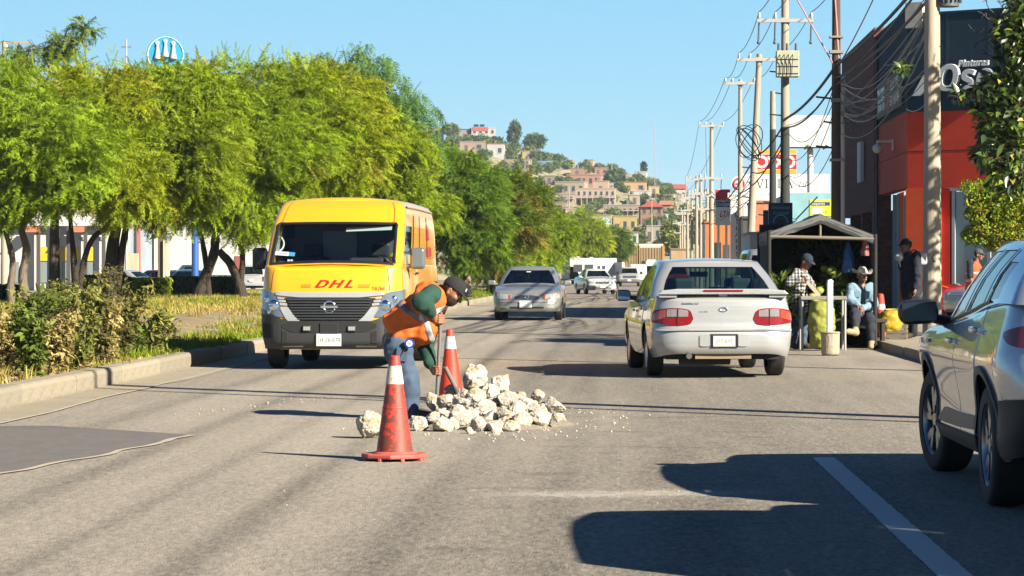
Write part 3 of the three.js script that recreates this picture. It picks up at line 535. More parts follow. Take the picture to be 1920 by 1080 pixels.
// ----- silver saloon coming towards us, centre -----
{
  const pm = paint([.24, .245, .235], .4, .35);
  const S = sedan({ paint: pm, width: 1.86, len: 4.98, crown: .07, ridge: .015, mirrorMat: pm, mirrors: [.78, 1.0, .22],
    front: [[.2, .12], [.28, .03], [.36, .0], [.47, 0], [.52, .03], [.60, .05], [.70, .09], [.8, .16]], bowF: .14, rxF: .5, rzF: .36, top: [[-2.49, .93], [-2.0, .98], [-1.2, .97], [0, .93], [1.1, .92], [1.7, .86], [2.2, .78], [2.49, .72]],
    cabin: { w: [[0, .86], [.5, .77], [1, .61]] }, glass: M.darkGlass });
  const [t, c] = makeCar('silver_saloon', 'silver saloon with a chrome oval grille driving towards the viewer in mid road', 'car', S, [-2.38, 0, -73.2], -.012);
  for (const s of [-1, 1]) {
    const hl = part(t, 'headlight', c.panel([[s * c.frontP(.42), .575, .69], [s * c.frontP(.5), .57, .70], [s * c.frontP(.68), .575, .71], [s * (c.frontP(.78)), .585, .72], [s * (c.frontP(.78) + .16), .6, .72]], .012, 4, .03), M.lampLens);
    part(hl, 'turn_signal', c.panel([[s * c.frontP(.43), .585, .68], [s * c.frontP(.49), .58, .69]], .02, 3), M.amberLens);
    part(t, 'fog_light', c.panel([[s * c.frontP(.52), .345, .385], [s * c.frontP(.72), .345, .39]], .01, 2), M.lampLens);
  }
  const gr = part(t, 'grille', c.panel([[c.frontP(-.33), .60, .62], [c.frontP(-.29), .575, .66], [c.frontP(-.1), .565, .685], [c.frontP(.1), .565, .685], [c.frontP(.29), .575, .66], [c.frontP(.33), .60, .62]], .012, 4, .02), mat([.05, .05, .055], .4, .4));
  for (let i = 0; i < 4; i++) part(gr, 'slat', c.panel([[c.frontP(-.27), .59 + i * .022, .597 + i * .022], [c.frontP(.27), .59 + i * .022, .597 + i * .022]], .02, 1), M.chrome);
  part(gr, 'emblem', tr(new THREE.TorusGeometry(.042, .01, 6, 20), 0, .635, c.zf - .015), M.chrome);
  part(t, 'bumper_slot', c.panel([[c.frontP(-.45), .325, .375], [c.frontP(.45), .325, .375]], .006, 2), M.under);
  part(t, 'bumper_groove', c.panel([[c.frontP(-.8), .475, .485], [0, .478, .488], [c.frontP(.8), .475, .485]], .004, 1), M.under);
  plate(t, -.03, .44, c.zf + .03, '', '', '', .32, .17); plate(t, -.03, .44, c.zf + .036, 'YSG-41', '#dfe5e4', '#7c8a94', .30, .15, false, 0, '#7f9a8c');
  part(t, 'windscreen_sticker', box(.12, .03, .004, -.03, 1.30, .62, -.95, 0, 0), M.white); part(t, 'air_freshener', [ball(.035, -.03, 1.14, .55, .7, 1.4, .7), bar([-.03, 1.14, .55], [-.03, 1.28, .52], .004)], mat([.45, .6, .75], .4));
}
// ----- white saloon behind it with a dented bumper -----
{
  const pm = paint([.40, .40, .38], 0, .4);
  const S = sedan({ paint: pm, width: 1.89, len: 4.95, crown: .05, mirrors: [.7, 1.02, .2], front: [[.2, .1], [.3, .02], [.5, 0], [.7, .03], [.86, .1]], rxF: .38, rzF: .25, top: [[-2.5, 1.0], [-1.2, 1.0], [0, .97], [1.1, .98], [1.8, .93], [2.3, .87], [2.5, .8]], cabin: { roof: [[-1.2, 1.42], [-.3, 1.49], [.4, 1.45], [.6, 1.4]] }, interior: false });
  const [t, c] = makeCar('white_saloon', 'white saloon with a dark crosshair grille and hanging bumper approaching past the minibus', 'car', S, [-1.35, 0, -161], .19);
  const gr = part(t, 'grille', c.panel([[c.frontP(-.42), .62, .74], [c.frontP(.42), .62, .74]], .01, 3), M.under); part(gr, 'crosshair', [bb(-.02, .02, .62, .75, c.zf, c.zf + .03), bb(-.4, .4, .67, .7, c.zf - .03, c.zf + .02)], M.chrome);
  part(t, 'bumper_slot', c.panel([[c.frontP(-.5), .33, .39], [c.frontP(.5), .33, .39]], .006, 2), M.under);
  for (const s of [-1, 1]) { part(t, 'headlight', c.panel([[s * c.frontP(.5), .64, .75], [s * c.frontP(.75), .64, .77], [s * (c.frontP(.78) + .1), .66, .78]], .01, 3), mat([.25, .26, .25], .15, .3)); part(t, 'loose_trim', [box(.05, .5, .05, s * .9, .5, c.zf - .12, .2, 0, s * .25)], M.trim); }
  plate(t, 0, .46, c.zf + .02, '', '', '');
}
// ----- saloons parked in the side street on the left -----
{
  const mk = (name, label, col, px, D, turn, extra = {}, metal = .3) => { const S = sedan({ paint: paint(col, metal, .35), interior: false, glass: M.darkGlass, mirrors: [.74, 1.0, .2], ...extra }); const [t, c] = makeCar(name, label, 'car', S, [PX(px, D), 0, -D], turn, undefined);
    for (const s of [-1, 1]) part(t, 'tail_light', c.panel([[s * c.rearP(.42), .70, .83], [s * c.rearP(.7), .68, .85], [s * (c.rearP(.76) - .2), .7, .84]], .012, 4), M.redLens);
    plate(t, 0, .5, c.zr - .02, '', '', '', .31, .155, true); return t; };
  mk('silver_car', 'light silver saloon with a blue-tinted rear window at the left end of the parked row', [.34, .36, .38], 226, 158, -2.0);
  mk('maroon_car', 'maroon saloon with five-spoke alloy wheels parked behind the concrete post', [.11, .012, .018], 292, 168, -2.1);
  mk('black_car', 'black saloon with a raked rear window parked right of the maroon one', [.012, .014, .018], 325, 178, -2.1);
  mk('green_car', 'dark green saloon with a white number plate parked nearest the hedge', [.012, .05, .05], 358, 160, 3.0);
}
// ----- white estate parked on the left, seen behind the van -----
const SUVS = (q) => ({ len: 4.6, width: 1.84, wheelR: .36, arch: .42, wf: 1.4, wr: -1.38, sill: .32, fb: .3, rb: .42, rxF: .3, rzF: .26, rxR: .24, rzR: .18, doors: [[.95, -.1], [-.12, -1.1]], mirrors: [.8, 1.15, .22], interior: false, glass: M.darkGlass,
  front: [[.3, .08], [.5, 0], [.8, .02], [1, .1]], side: [[.3, .05], [.6, 0], [.9, .01], [1.1, .06]], rear: [[.35, .08], [.45, 0], [.6, 0], [.66, .04], [1.1, .07]], top: [[-2.3, 1.08], [-1, 1.08], [.9, 1.06], [1.6, 1.02], [2.3, .95]], ...q,
  cabin: { ...SEDAN_CAB, f: [[0, 1.15], [1, .45]], r: [[0, -2.2], [1, -1.95]], w: [[0, .87], [.5, .8], [1, .70]], roof: [[-2, 1.74], [0, 1.78], [.6, 1.73]], rc: .1, sides: [0, .04, .2, .31, .34, .5, .62, .65, .8, .92, 1], windows: [{ n: 'ws', k: 'f', a: 0, b: 1, v0: .1, v1: .88 }, { n: 'sf', k: 's', a: .04, b: .31, v0: .1, v1: .88 }, { n: 'sr', k: 's', a: .34, b: .62, v0: .1, v1: .88 }, { n: 'sq', k: 's', a: .65, b: .92, v0: .1, v1: .88 }, { n: 'bl', k: 'b', a: 0, b: 1, v0: .1, v1: .88 }], ...(q.cabin ?? {}) } });
{
  const D = 176, [t, c] = makeCar('white_estate', 'white estate car half hidden behind the left side of the yellow van', 'car', SUVS({ paint: paint([.36, .36, .35]) }), [PX(487, D), 0, -D], Math.PI - .1);
  for (const s of [-1, 1]) part(t, 'tail_light', c.panel([[s * c.rearP(.7), .7, 1.02], [s * (c.rearP(.8) - .08), .7, 1.02]], .012, 4), M.redLens);
  plate(t, 0, .78, c.zr - .03, '', '', '', .31, .155, true);
  const D2 = 57, [t2, c2] = makeCar('silver_crossover', 'silver crossover parked facing the viewer behind the market tent', 'car', SUVS({ paint: paint([.25, .26, .27], .35), glass: M.darkGlass }), [PX(1432, D2) + .45, 0, -D2 - 2.2], .04);
  for (const s of [-1, 1]) part(t2, 'headlight', c2.panel([[s * c2.frontP(.5), .76, .9], [s * (c2.frontP(.8)), .78, .93], [s * (c2.frontP(.8) + .15), .8, .94]], .012, 4), M.lampLens);
  part(t2, 'grille', c2.panel([[c2.frontP(-.42), .68, .86], [c2.frontP(.42), .68, .86]], .01, 3), M.trim); plate(t2, 0, .52, c2.zf + .02, '', '', '');
  // delivery van standing just behind the viewer's right: only its shadow reaches the picture
  const [t3] = makeCar('parked_estate', 'tall parked estate car outside the frame whose shadow crosses the lower road', 'car', SUVS({ paint: paint([.5, .5, .5]), len: 4.4, cabin: { roof: [[-2, 1.84], [0, 1.88], [.6, 1.83]], f: [[0, 1.3], [1, .75]], r: [[0, -2.1], [1, -2.0]] } }), [3.07, 0, -11.62], Math.PI);
  void t3;
  // silver saloon and red car on the pavement forecourt right
  const S4 = sedan({ paint: paint([.34, .37, .4], .3), interior: false, glass: M.darkGlass, mirrors: [.74, 1.0, .2] });
  const D4 = 64; const [t4, c4] = makeCar('silver_car', 'silver car with a sloping windscreen parked by the shop window behind the orange vest', 'car', S4, [9.95, .13, -61.5], -1.27); for (const s of [-1, 1]) part(t4, 'headlight', c4.panel([[s * c4.frontP(.45), .58, .69], [s * (c4.frontP(.78) + .1), .6, .71]], .01, 3), M.lampLens);
  const D5 = 58.5; const [t5, c5] = makeCar('red_car', 'dark red car parked behind the thick concrete pole', 'car', sedan({ paint: paint([.22, .01, .015], .1), interior: false, glass: M.darkGlass }), [9.9, .13, -65.6], -1.5); for (const s of [-1, 1]) part(t5, 'headlight', c5.panel([[s * c5.frontP(.45), .58, .69], [s * (c5.frontP(.78) + .1), .6, .71]], .01, 3), M.lampLens);
}
// ----- yellow delivery van, front towards us -----
{
  const yel = paint([.74, .365, .004], 0, .42), pale = yel;
  const S = { len: 5.08, width: 1.87, wheelR: .33, arch: .40, wf: 1.72, wr: -1.25, sill: .3, fb: .27, rb: .35, taperF: .985, taperR: 1, rxF: .34, rzF: .34, rxR: .14, rzR: .12, bowF: .07, bowR: .02, shoulder: .02, crown: .05,
    front: [[.27, .10], [.36, .01], [.5, 0], [.7, .0], [.85, .02], [.97, .035], [1.05, .05], [1.2, .085], [1.33, .13], [1.38, .18]], side: [[.3, .04], [.5, 0], [.9, -.01], [1.2, .0], [1.4, .022]], rear: [[.3, .05], [.5, 0], [1.4, .02]],
    top: [[-2.54, 1.40], [1.4, 1.40], [1.95, 1.385], [2.54, 1.36]], paint: yel, glass: phys([.72, .80, .80], .02, 0, { transmission: 1, thickness: 0 }), interior: false, doors: [[1.62, .55]], mirrors: null, wheelStyle: 'steel', tyreW: .21, handleMat: M.trim,
    cabin: { vs: [0, .03, .15, .3, .45, .6, .635, .7, .78, .86, .92, .97, 1], rc: .10, bowF: .09, bowR: .03, nW: 12, nC: 6, sides: [0, .03, .1, .215, .24, .4, .6, .8, 1], f: [[0, 2.30], [.3, 2.06], [.635, 1.76], [.8, 1.52], [.92, 1.36], [1, 1.2]], r: [[0, -2.51], [.8, -2.46], [1, -2.36]], w: [[0, .912], [.5, .895], [.8, .868], [.92, .84], [.97, .81], [1, .76]], roof: [[-2.5, 2.25], [0, 2.265], [1.4, 2.255], [1.9, 2.24], [2.3, 2.22]], crown: .06,
      windows: [{ n: 'ws', k: 'f', a: 0, b: 1, v0: .03, v1: .635 }, { n: 'sf', k: 's', a: .03, b: .215, v0: .15, v1: .6 }] } };
  const [t, c] = makeCar('delivery_van', 'yellow high-roof delivery van with red lettering facing the viewer on the left lane', 'van', S, [-3.70, 0, -37.5], -.032);
  const f = (x) => c.frontP(x), fx = (arr, off, rows = 4, d = .02) => c.panel(arr.map(([x, a, b]) => [f(x), a, b]), off, rows, d), zf = c.zf;
  // windscreen surround
  const ring = []; const wp = (k, tt, v, s) => { const p = c.cabinPoint(k, tt, v); return [s * (p[0]), p[1], p[2] + .004]; };
  for (let i = 0; i <= 12; i++) ring.push(wp('f', 1 - i / 12, .03, -1)); for (let i = 1; i <= 12; i++) ring.push(wp('f', i / 12, .03, 1)); for (let j = 1; j <= 8; j++) ring.push(wp('f', 1, lerp(.03, .635, j / 8), 1)); for (let i = 11; i >= 0; i--) ring.push(wp('f', i / 12, .635, 1)); for (let i = 1; i <= 12; i++) ring.push(wp('f', i / 12, .635, -1)); for (let j = 1; j <= 8; j++) ring.push(wp('f', 1, lerp(.635, .03, j / 8), -1));
  part(t, 'windscreen_seal', tube(ring, .022, 160, 6), M.trim);
  // bumper, grille, lamps
  const bumpTop = (x) => { const a = Math.abs(x); return a > .86 ? .80 : a > .62 ? lerp(.66, .80, (a - .62) / .24) : lerp(.60, .66, sstep(.35, .62, a)); };
  const bc = []; for (let i = -20; i <= 20; i++) { const x = i / 20 * .93, s = Math.sign(i); const p = Math.abs(i) === 20 ? s * (c.sideP(2.13)) : f(x); bc.push([p, .275, bumpTop(x)]); }
  const dark = mat([.022, .024, .027], .55); const bump = part(t, 'bumper', c.panel(bc, .02, 12, .03), dark);
  part(bump, 'lower_slot', fx([[-.62, .30, .315], [-.35, .30, .32]], .03, 1), M.lampLens); part(bump, 'lower_slot', fx([[.35, .30, .32], [.62, .30, .315]], .03, 1), M.lampLens);
  part(bump, 'bumper_grille', fx([[-.62, .56, .60], [-.5, .50, .645], [0, .485, .64], [.5, .50, .645], [.62, .56, .60]], .026, 3), M.under);
  for (const s of [-1, 1]) { const g = part(t, 'fog_light', rbox(.12, .09, .06, .02, s * .295, .545, zf + .01), M.blackPlastic); part(g, 'lamp_lens', rbox(.09, .055, .02, .01, s * .295, .545, zf + .04), M.lampLens); part(bump, 'air_dam', fx([[s * .55, .36, .5], [s * .62, .35, .52]].sort((a, b) => a[0] - b[0]), .028, 2), M.under); part(bump, 'bumper_hollow', fx([[s * .72, .42, .60], [s * .88, .42, .62]].sort((a, b) => a[0] - b[0]), .026, 2), M.under); }
  part(bump, 'tow_box', rbox(.24, .15, .06, .01, 0, .545, zf + .01), M.under);
  const gr = part(t, 'grille', fx([[-.60, .93, .945], [-.5, .74, .95], [-.42, .65, .95], [0, .64, .95], [.42, .65, .95], [.5, .74, .95], [.60, .93, .945]], .012, 6), M.under);
  for (let i = 0; i < 8; i++) { const y = .665 + i * .036, w = line([[.65, .40], [.74, .48], [.95, .57]])(y); part(gr, 'grille_slat', fx([[-w, y, y + .017], [0, y, y + .017], [w, y, y + .017]], .03, 2, .03), mat([.03, .032, .035], .35)); }
  part(gr, 'emblem', [tr(new THREE.TorusGeometry(.075, .014, 8, 26), 0, .83, zf + .0), rbox(.23, .034, .014, .006, 0, .83, zf + .012)], M.chrome);
  const plateChrome = mat([.36, .37, .38], .3, .35);
  part(t, 'chrome_bar', fx([[-.72, .985, 1.03], [-.4, .955, 1.02], [0, .955, 1.02], [.4, .955, 1.02], [.72, .985, 1.03]], .022, 3), plateChrome);
  for (const s of [-1, 1]) {
    const q = (arr) => arr.map(([x, a, b]) => [s * x, a, b]).sort((a, b) => a[0] - b[0]);
    part(t, 'chrome_wing', fx(q([[.39, .645, .655], [.45, .645, .70], [.55, .645, .83], [.585, .70, .83], [.645, .80, .83]]), .024, 4), plateChrome);
    for (const [y0, y1, x0, x1] of [[.845, .875, .56, .655], [.89, .915, .58, .675], [.93, .95, .605, .69]]) part(t, 'chrome_bar', fx(q([[x0, y0, y1], [x1, y0 + .008, y1 + .012]]), .024, 2), plateChrome);
    const hl = part(t, 'headlight', c.panel([[s * f(.60), .70, .72], [s * f(.66), .695, .88], [s * f(.72), .71, 1.0], [s * f(.8), .73, 1.03], [s * c.sideP(2.24), .75, 1.055], [s * c.sideP(2.12), .80, 1.06]], .014, 8, .03), mat([.20, .22, .24], .12, .5));
    for (const q5 of [[.075, .735, .85, .05], [.05, .83, .93, .13], [.045, .79, .77, .09]]) part(hl, 'lamp_bowl', ball(q5[0], s * q5[1], q5[2], zf - q5[3], 1, 1, .5), mat([.75, .77, .8], .08, 1));
    part(hl, 'lamp_lens', c.panel([[s * f(.60), .70, .72], [s * f(.66), .695, .88], [s * f(.72), .71, 1.0], [s * f(.8), .73, 1.03], [s * c.sideP(2.24), .75, 1.055], [s * c.sideP(2.12), .80, 1.06]], .036, 8, .02), M.clear);
    // mirrors
    const mx = s * (c.W + .13), m = part(t, 'wing_mirror', [rbox(.2, .29, .12, .05, mx, 1.47, 1.62, 0, s * .1, 0, 4), bar([s * (c.W - .06), 1.36, 1.62], [mx, 1.38, 1.62], .03), bar([s * (c.W - .06), 1.56, 1.6], [mx, 1.54, 1.62], .02)], s > 0 ? mat([.20, .21, .22], .2, .6) : M.trim);
    part(m, 'mirror_glass', rbox(.16, .24, .01, .004, mx, 1.47, 1.555, 0, s * .1, 0), M.mirror);
    // side rail and cargo panel ribs
    part(t, 'sliding_door', c.panel([.42, .2, -.1, -.4, -.68].map((z) => [s * c.sideP(z), .36, 1.36]), .006, 6), yel);
    part(t, 'door_rail', c.panel([[s * c.sideP(-.7), 1.12, 1.15], [s * c.sideP(-2.2), 1.12, 1.15]], .012, 1), M.trim);
    for (const [a, b] of [[.26, .42], [.45, .66], [.70, .95]]) part(t, 'side_panel', gridGeo(8, 6, (i, j) => { const p = c.cabinPoint('s', lerp(a, b, i / 8), lerp(.12, .80, j / 6)); return [s * (p[0] + .012), p[1], p[2]]; }), pale);
    part(t, 'gutter_rail', tube([.02, .2, .4, .6, .8, .98].map((q2) => { const p = c.cabinPoint('s', q2, .9); return [s * (p[0] + .012), p[1], p[2]]; }), .014, 30, 6), pale);
    part(t, 'bonnet_seam', c.panel([[s * f(.795), 1.04, 1.37], [s * f(.803), 1.04, 1.37]], .003, 8, .004), mat([.25, .06, .0], .8));
    part(t, 'roof_seam', tube([.66, .74, .82, .9, .97].map((v) => { const p = c.cabinPoint('f', .96, v); return [s * p[0], p[1], p[2] + .002]; }), .006, 12, 5), mat([.2, .08, .0], .8));
    // wipers
    part(t, 'wiper', [tube([[s * .62 - .05, 1.395, 2.27], [s * .4 - .1, 1.412, 2.29], [s * .1 - .14, 1.405, 2.31]], .011, 12, 5)], M.trim);
  }
  part(t, 'bonnet_seam', fx([[-.79, 1.365, 1.372], [0, 1.365, 1.372], [.79, 1.365, 1.372]], .004, 1, .006), mat([.2, .05, 0], .8));
  part(t, 'cowl', gridGeo(20, 2, (i, j) => { const u = i / 10 - 1, p = c.cabinPoint('f', Math.abs(u), .03 * j / 2); return [Math.sign(u) * p[0], p[1] + .006, p[2] + .012]; }), M.trim);
  plate(t, 0, .398, zf + .035, 'LH-26-679', '#e6e7e0', '#3b3f3d', .33, .165, false, 0, '#cfd8d2');
  // lettering
  const dhl = (red) => flatText('', 1.1, .16, red, '', (x, w, h) => { x.save(); x.transform(1, 0, -.28, 1, 60, 0); x.fillStyle = red; x.font = 'bold italic 80px sans-serif'; for (const [ch, px] of [['D', 150], ['H', 238], ['L', 322]]) { x.save(); x.translate(px, h / 2 + 2); x.scale(1.55, .92); x.fillText(ch, 0, 0); x.restore(); } for (const yy of [.58, .70, .82]) { x.fillRect(24 + yy * 10, h * yy, 62, 2); x.fillRect(378 + yy * 10, h * yy, 72, 2); } x.restore(); });
  const red = '#a80008';
  decal(c, t, 'lettering', f(-.55), f(.55), 1.06, 1.205, dhl(red), .004);
  decal(c, t, 'lettering', f(.53), f(.76), 1.035, 1.105, flatText('16264', .24, .07, '#a01c08', 'bold 140px monospace'), .004);
  const sideText = (a, b, v0, v1, m) => part(t, 'lettering', gridGeo(10, 6, (i, j) => { const p = c.cabinPoint('s', lerp(a, b, i / 10), lerp(v0, v1, j / 6)); return [p[0] + .016, p[1], p[2]]; }), m);
  sideText(.50, .9, .40, .66, flatText('DHL', 1.9, .22, '#a01830', 'bold italic 78px sans-serif')); sideText(.52, .95, .14, .30, flatText('ONLINE', 2, .14, '#a01830', 'bold 60px sans-serif'));
  // cab interior
  part(t, 'cab_interior', [bb(-.86, .86, .55, .6, .7, 2.1), bb(-.86, .86, .6, 1.75, .66, .7), bb(-.74, .74, 1.75, 2.03, .66, .7), bb(-.7, .7, 2.0, 2.02, .7, 1.4), bb(-.9, -.88, .6, 1.38, .7, 2.0), bb(.88, .9, .6, 1.38, .7, 2.0)], mat([.06, .075, .085], .9));
  part(t, 'bulkhead_panel', bb(-.34, .12, 1.3, 1.85, .701, .72), mat([.16, .18, .2], .6));
  part(t, 'dashboard', [rbox(1.7, .2, .5, .07, 0, 1.29, 1.98), rbox(.5, .16, .3, .06, .42, 1.4, 1.86)], mat([.02, .021, .023], .8));
  seats(t, c, [[1.15, [-.46, .46]]], .82, mat([.012, .012, .014], .9));
  part(t, 'steering_wheel', tr(new THREE.TorusGeometry(.2, .016, 8, 24), .45, 1.36, 1.66, -.9, 0, 0), M.trim);
  part(t, 'windscreen_sticker', tr(new THREE.BoxGeometry(.26, .07, .003), -.66, 1.53, 2.035, -.75, .1, 0), mat([.65, .7, .72], .5, 0, { map: canvasTex(64, 16, (x) => { x.fillStyle = '#fff'; x.fillRect(0, 0, 44, 16); x.fillStyle = '#5aa7d8'; x.fillRect(44, 0, 20, 16); x.fillStyle = '#888'; x.fillRect(4, 6, 36, 3); }) }));
  part(t, 'sun_strip', tr(new THREE.BoxGeometry(.62, .07, .003), .42, 1.865, 1.70, -.75, -.05, 0), mat([.42, .45, .42], .5));
  part(t, 'grab_handle', tube([[-.76, 1.75, 1.72], [-.72, 1.68, 1.76], [-.73, 1.6, 1.83], [-.77, 1.56, 1.88]], .014, 12, 5), M.white);
  for (const x of [-.6, -.56]) part(t, 'windscreen_sticker', tr(new THREE.BoxGeometry(.03, .035, .003), x, 1.44, 2.12, -.75, .1, 0), M.white);
}
// ----- pickups -----
function pickup(name, label, col, pos, turn) {
  const t = thing(name, label, 'pickup truck', pos, turn), S = { len: 5.4, width: 1.95, wheelR: .38, arch: .45, wf: 1.75, wr: -1.6, sill: .42, fb: .42, rb: .5, rxF: .2, rzF: .16, rxR: .1, rzR: .1, bowF: .05, bowR: .02, shoulder: .05, wheelStyle: 'steel', tyreW: .24,
    front: [[.42, .04], [.55, 0], [.7, 0], [.72, .05], [1.05, .08], [1.15, .14]], side: [[.42, .05], [.6, 0], [.95, 0], [1.2, .04]], rear: [[.5, 0], [1.1, .02]], top: [[-2.7, 1.1], [-.3, 1.1], [.9, 1.13], [1.6, 1.12], [2.7, 1.06]], crown: .05,
    cabin: { ...SEDAN_CAB, f: [[0, 1.15], [1, .62]], r: [[0, -.45], [1, -.38]], w: [[0, .88], [.5, .82], [1, .73]], roof: [[-.4, 1.74], [.2, 1.77], [.7, 1.74]], rc: .1, sides: [0, .06, .3, .5, .7, .9, 1], windows: [{ n: 'ws', k: 'f', a: 0, b: 1, v0: .1, v1: .88 }, { n: 'sf', k: 's', a: .06, b: .9, v0: .1, v1: .88 }, { n: 'bl', k: 'b', a: 0, b: 1, v0: .1, v1: .88 }] } };
  const c = carShape(S), pm = paint(col, .1, .4); part(t, 'body', c.lower(), pm); part(t, 'bonnet', c.topSkin(c.zf, .9), pm);
  const q = c.cabin(); part(t, 'roof', q.shell, pm); for (const [k, g] of q.panes) part(t, k === 'ws' ? 'windscreen' : k === 'bl' ? 'rear_window' : 'side_window', g, M.darkGlass);
  part(t, 'load_bed', [bb(-.9, .9, .6, .66, -2.65, -.5), bb(-.93, -.87, .66, 1.12, -2.6, -.5), bb(.87, .93, .66, 1.12, -2.6, -.5)], pm); part(t, 'underbody', bb(-.75, .75, .35, .6, -2.5, 2.4), M.under);
  const gr = part(t, 'grille', c.panel([[c.frontP(-.62), .76, 1.0], [c.frontP(.62), .76, 1.0]], .012, 3), M.under); for (let i = 0; i < 4; i++) part(gr, 'slat', c.panel([[c.frontP(-.6), .78 + i * .055, .80 + i * .055], [c.frontP(.6), .78 + i * .055, .80 + i * .055]], .022, 1), M.chrome);
  part(t, 'bumper', c.panel([[c.frontP(-.93), .5, .68], [c.frontP(.93), .5, .68]], .04, 3, .05), M.chrome);
  for (const s of [-1, 1]) { part(t, 'headlight', c.panel([[s * c.frontP(.66), .78, .98], [s * c.frontP(.9), .78, .98]], .014, 3), M.lampLens); part(t, 'wing_mirror', rbox(.22, .24, .1, .04, s * 1.1, 1.25, .75), M.trim); for (const z of [1.75, -1.6]) wheel(t, s * .84, .38, z, .38, .24, 'steel'); }
  plate(t, 0, .56, c.zf + .05, '', '', ''); return t;
}
pickup('white_pickup', 'off-white pickup truck driving towards the viewer, right of the minibus', [.36, .35, .31], [PX(1180, 250) , 0, -250], 0);
pickup('blue_pickup', 'dark blue pickup truck parked sideways against the white wall', [.012, .05, .10], [PX(358, 176), 0, -176], -Math.PI / 2 + .25);
pickup('red_pickup', 'red pickup truck roof showing behind the silver saloon far down the street', [.3, .012, .02], [PX(1268, 190), 0, -190], Math.PI);
// ----- minibuses -----
function minibus(name, label, pos, turn, L, H, stripe) {
  const t = thing(name, label, 'minibus', pos, turn), w = 1.08, wm = mat([.32, .32, .31], .5), z0 = -L / 2, z1 = L / 2 - .9;
  part(t, 'body', [rbox(2 * w, H - .45, L - .9, .16, 0, .45 + (H - .45) / 2, (z0 + z1) / 2, 0, 0, 0, 4)], wm);
  part(t, 'nose', tr(ext([[0, .4], [1.25, .4], [1.25, .95], [.9, 1.12], [.28, 1.2], [-.1, H - .5], [-.3, H - .5], [-.3, .4]], 1.9, .05), -.95, 0, z1, 0, -Math.PI / 2, 0).scale(1, 1, 1), wm);
  part(t, 'windscreen', tr(box(1.7, 1.0, .02), 0, 1.62, z1 + .2, -.4), M.darkGlass);
  const o = mat([.45, .2, .012], .5); if (stripe) part(t, 'painted_band', [tr(ext([[z0 + .02, .55], [z0 + 1.6, .55], [z0 + 1.15, 1.05], [z0 + .55, 1.9], [z0 + .02, 1.95]], .02), w + .004, 0, 0, 0, -Math.PI / 2, 0).scale(1, 1, 1), bb(w + .004, w + .022, .5, 1.0, z0 + 1.0, z0 + 1.9)].map((g) => g.scale(-1, 1, 1)), o);
  for (const s of [-1, 1]) { let k = 0; for (const [a, b] of [[.45, 1.5], [1.75, 2.8], [3.3, 3.65], [3.85, 4.25]]) if (z0 + b < z1 + .3) part(t, 'side_window', bb(s * w, s * (w + .012), 1.35, k++ < 2 ? 2.15 : 2.0, z0 + a, z0 + b), k > 1 ? mat([.03, .035, .04], .15) : M.trim); for (const z of [z0 + 1.3, z1 + .3]) wheel(t, s * (w - .12), .38, z, .38, .22, 'steel'); }
  part(t, 'rear_window', bb(-.7, .7, 1.4, 2.2, z0 - .014, z0), mat([.03, .035, .04], .15)); part(t, 'rear_bumper', rbox(2.1, .2, .16, .04, 0, .5, z0 - .04), M.trim); part(t, 'roof_vent', [rbox(1.1, .2, 1.1, .08, 0, H + .06, z0 + .9), rbox(.5, .12, .5, .05, 0, H + .04, z0 + 3)], wm);
  for (const s of [-1, 1]) part(t, 'tail_light', rbox(.14, .4, .03, .01, s * .95, 1.0, z0 - .01), M.redLens);
  return t;
}
minibus('white_minibus', 'white minibus with a yellow painted rear corner turning away across the street', [PX(1112, 289), 0, -289], 116 * Math.PI / 180, 6.6, 2.85, true);
minibus('small_minibus', 'small white minibus with dark windscreen in front of the rail wagons', [PX(1223, 330), 0, -330], .1, 5.4, 2.75, false);
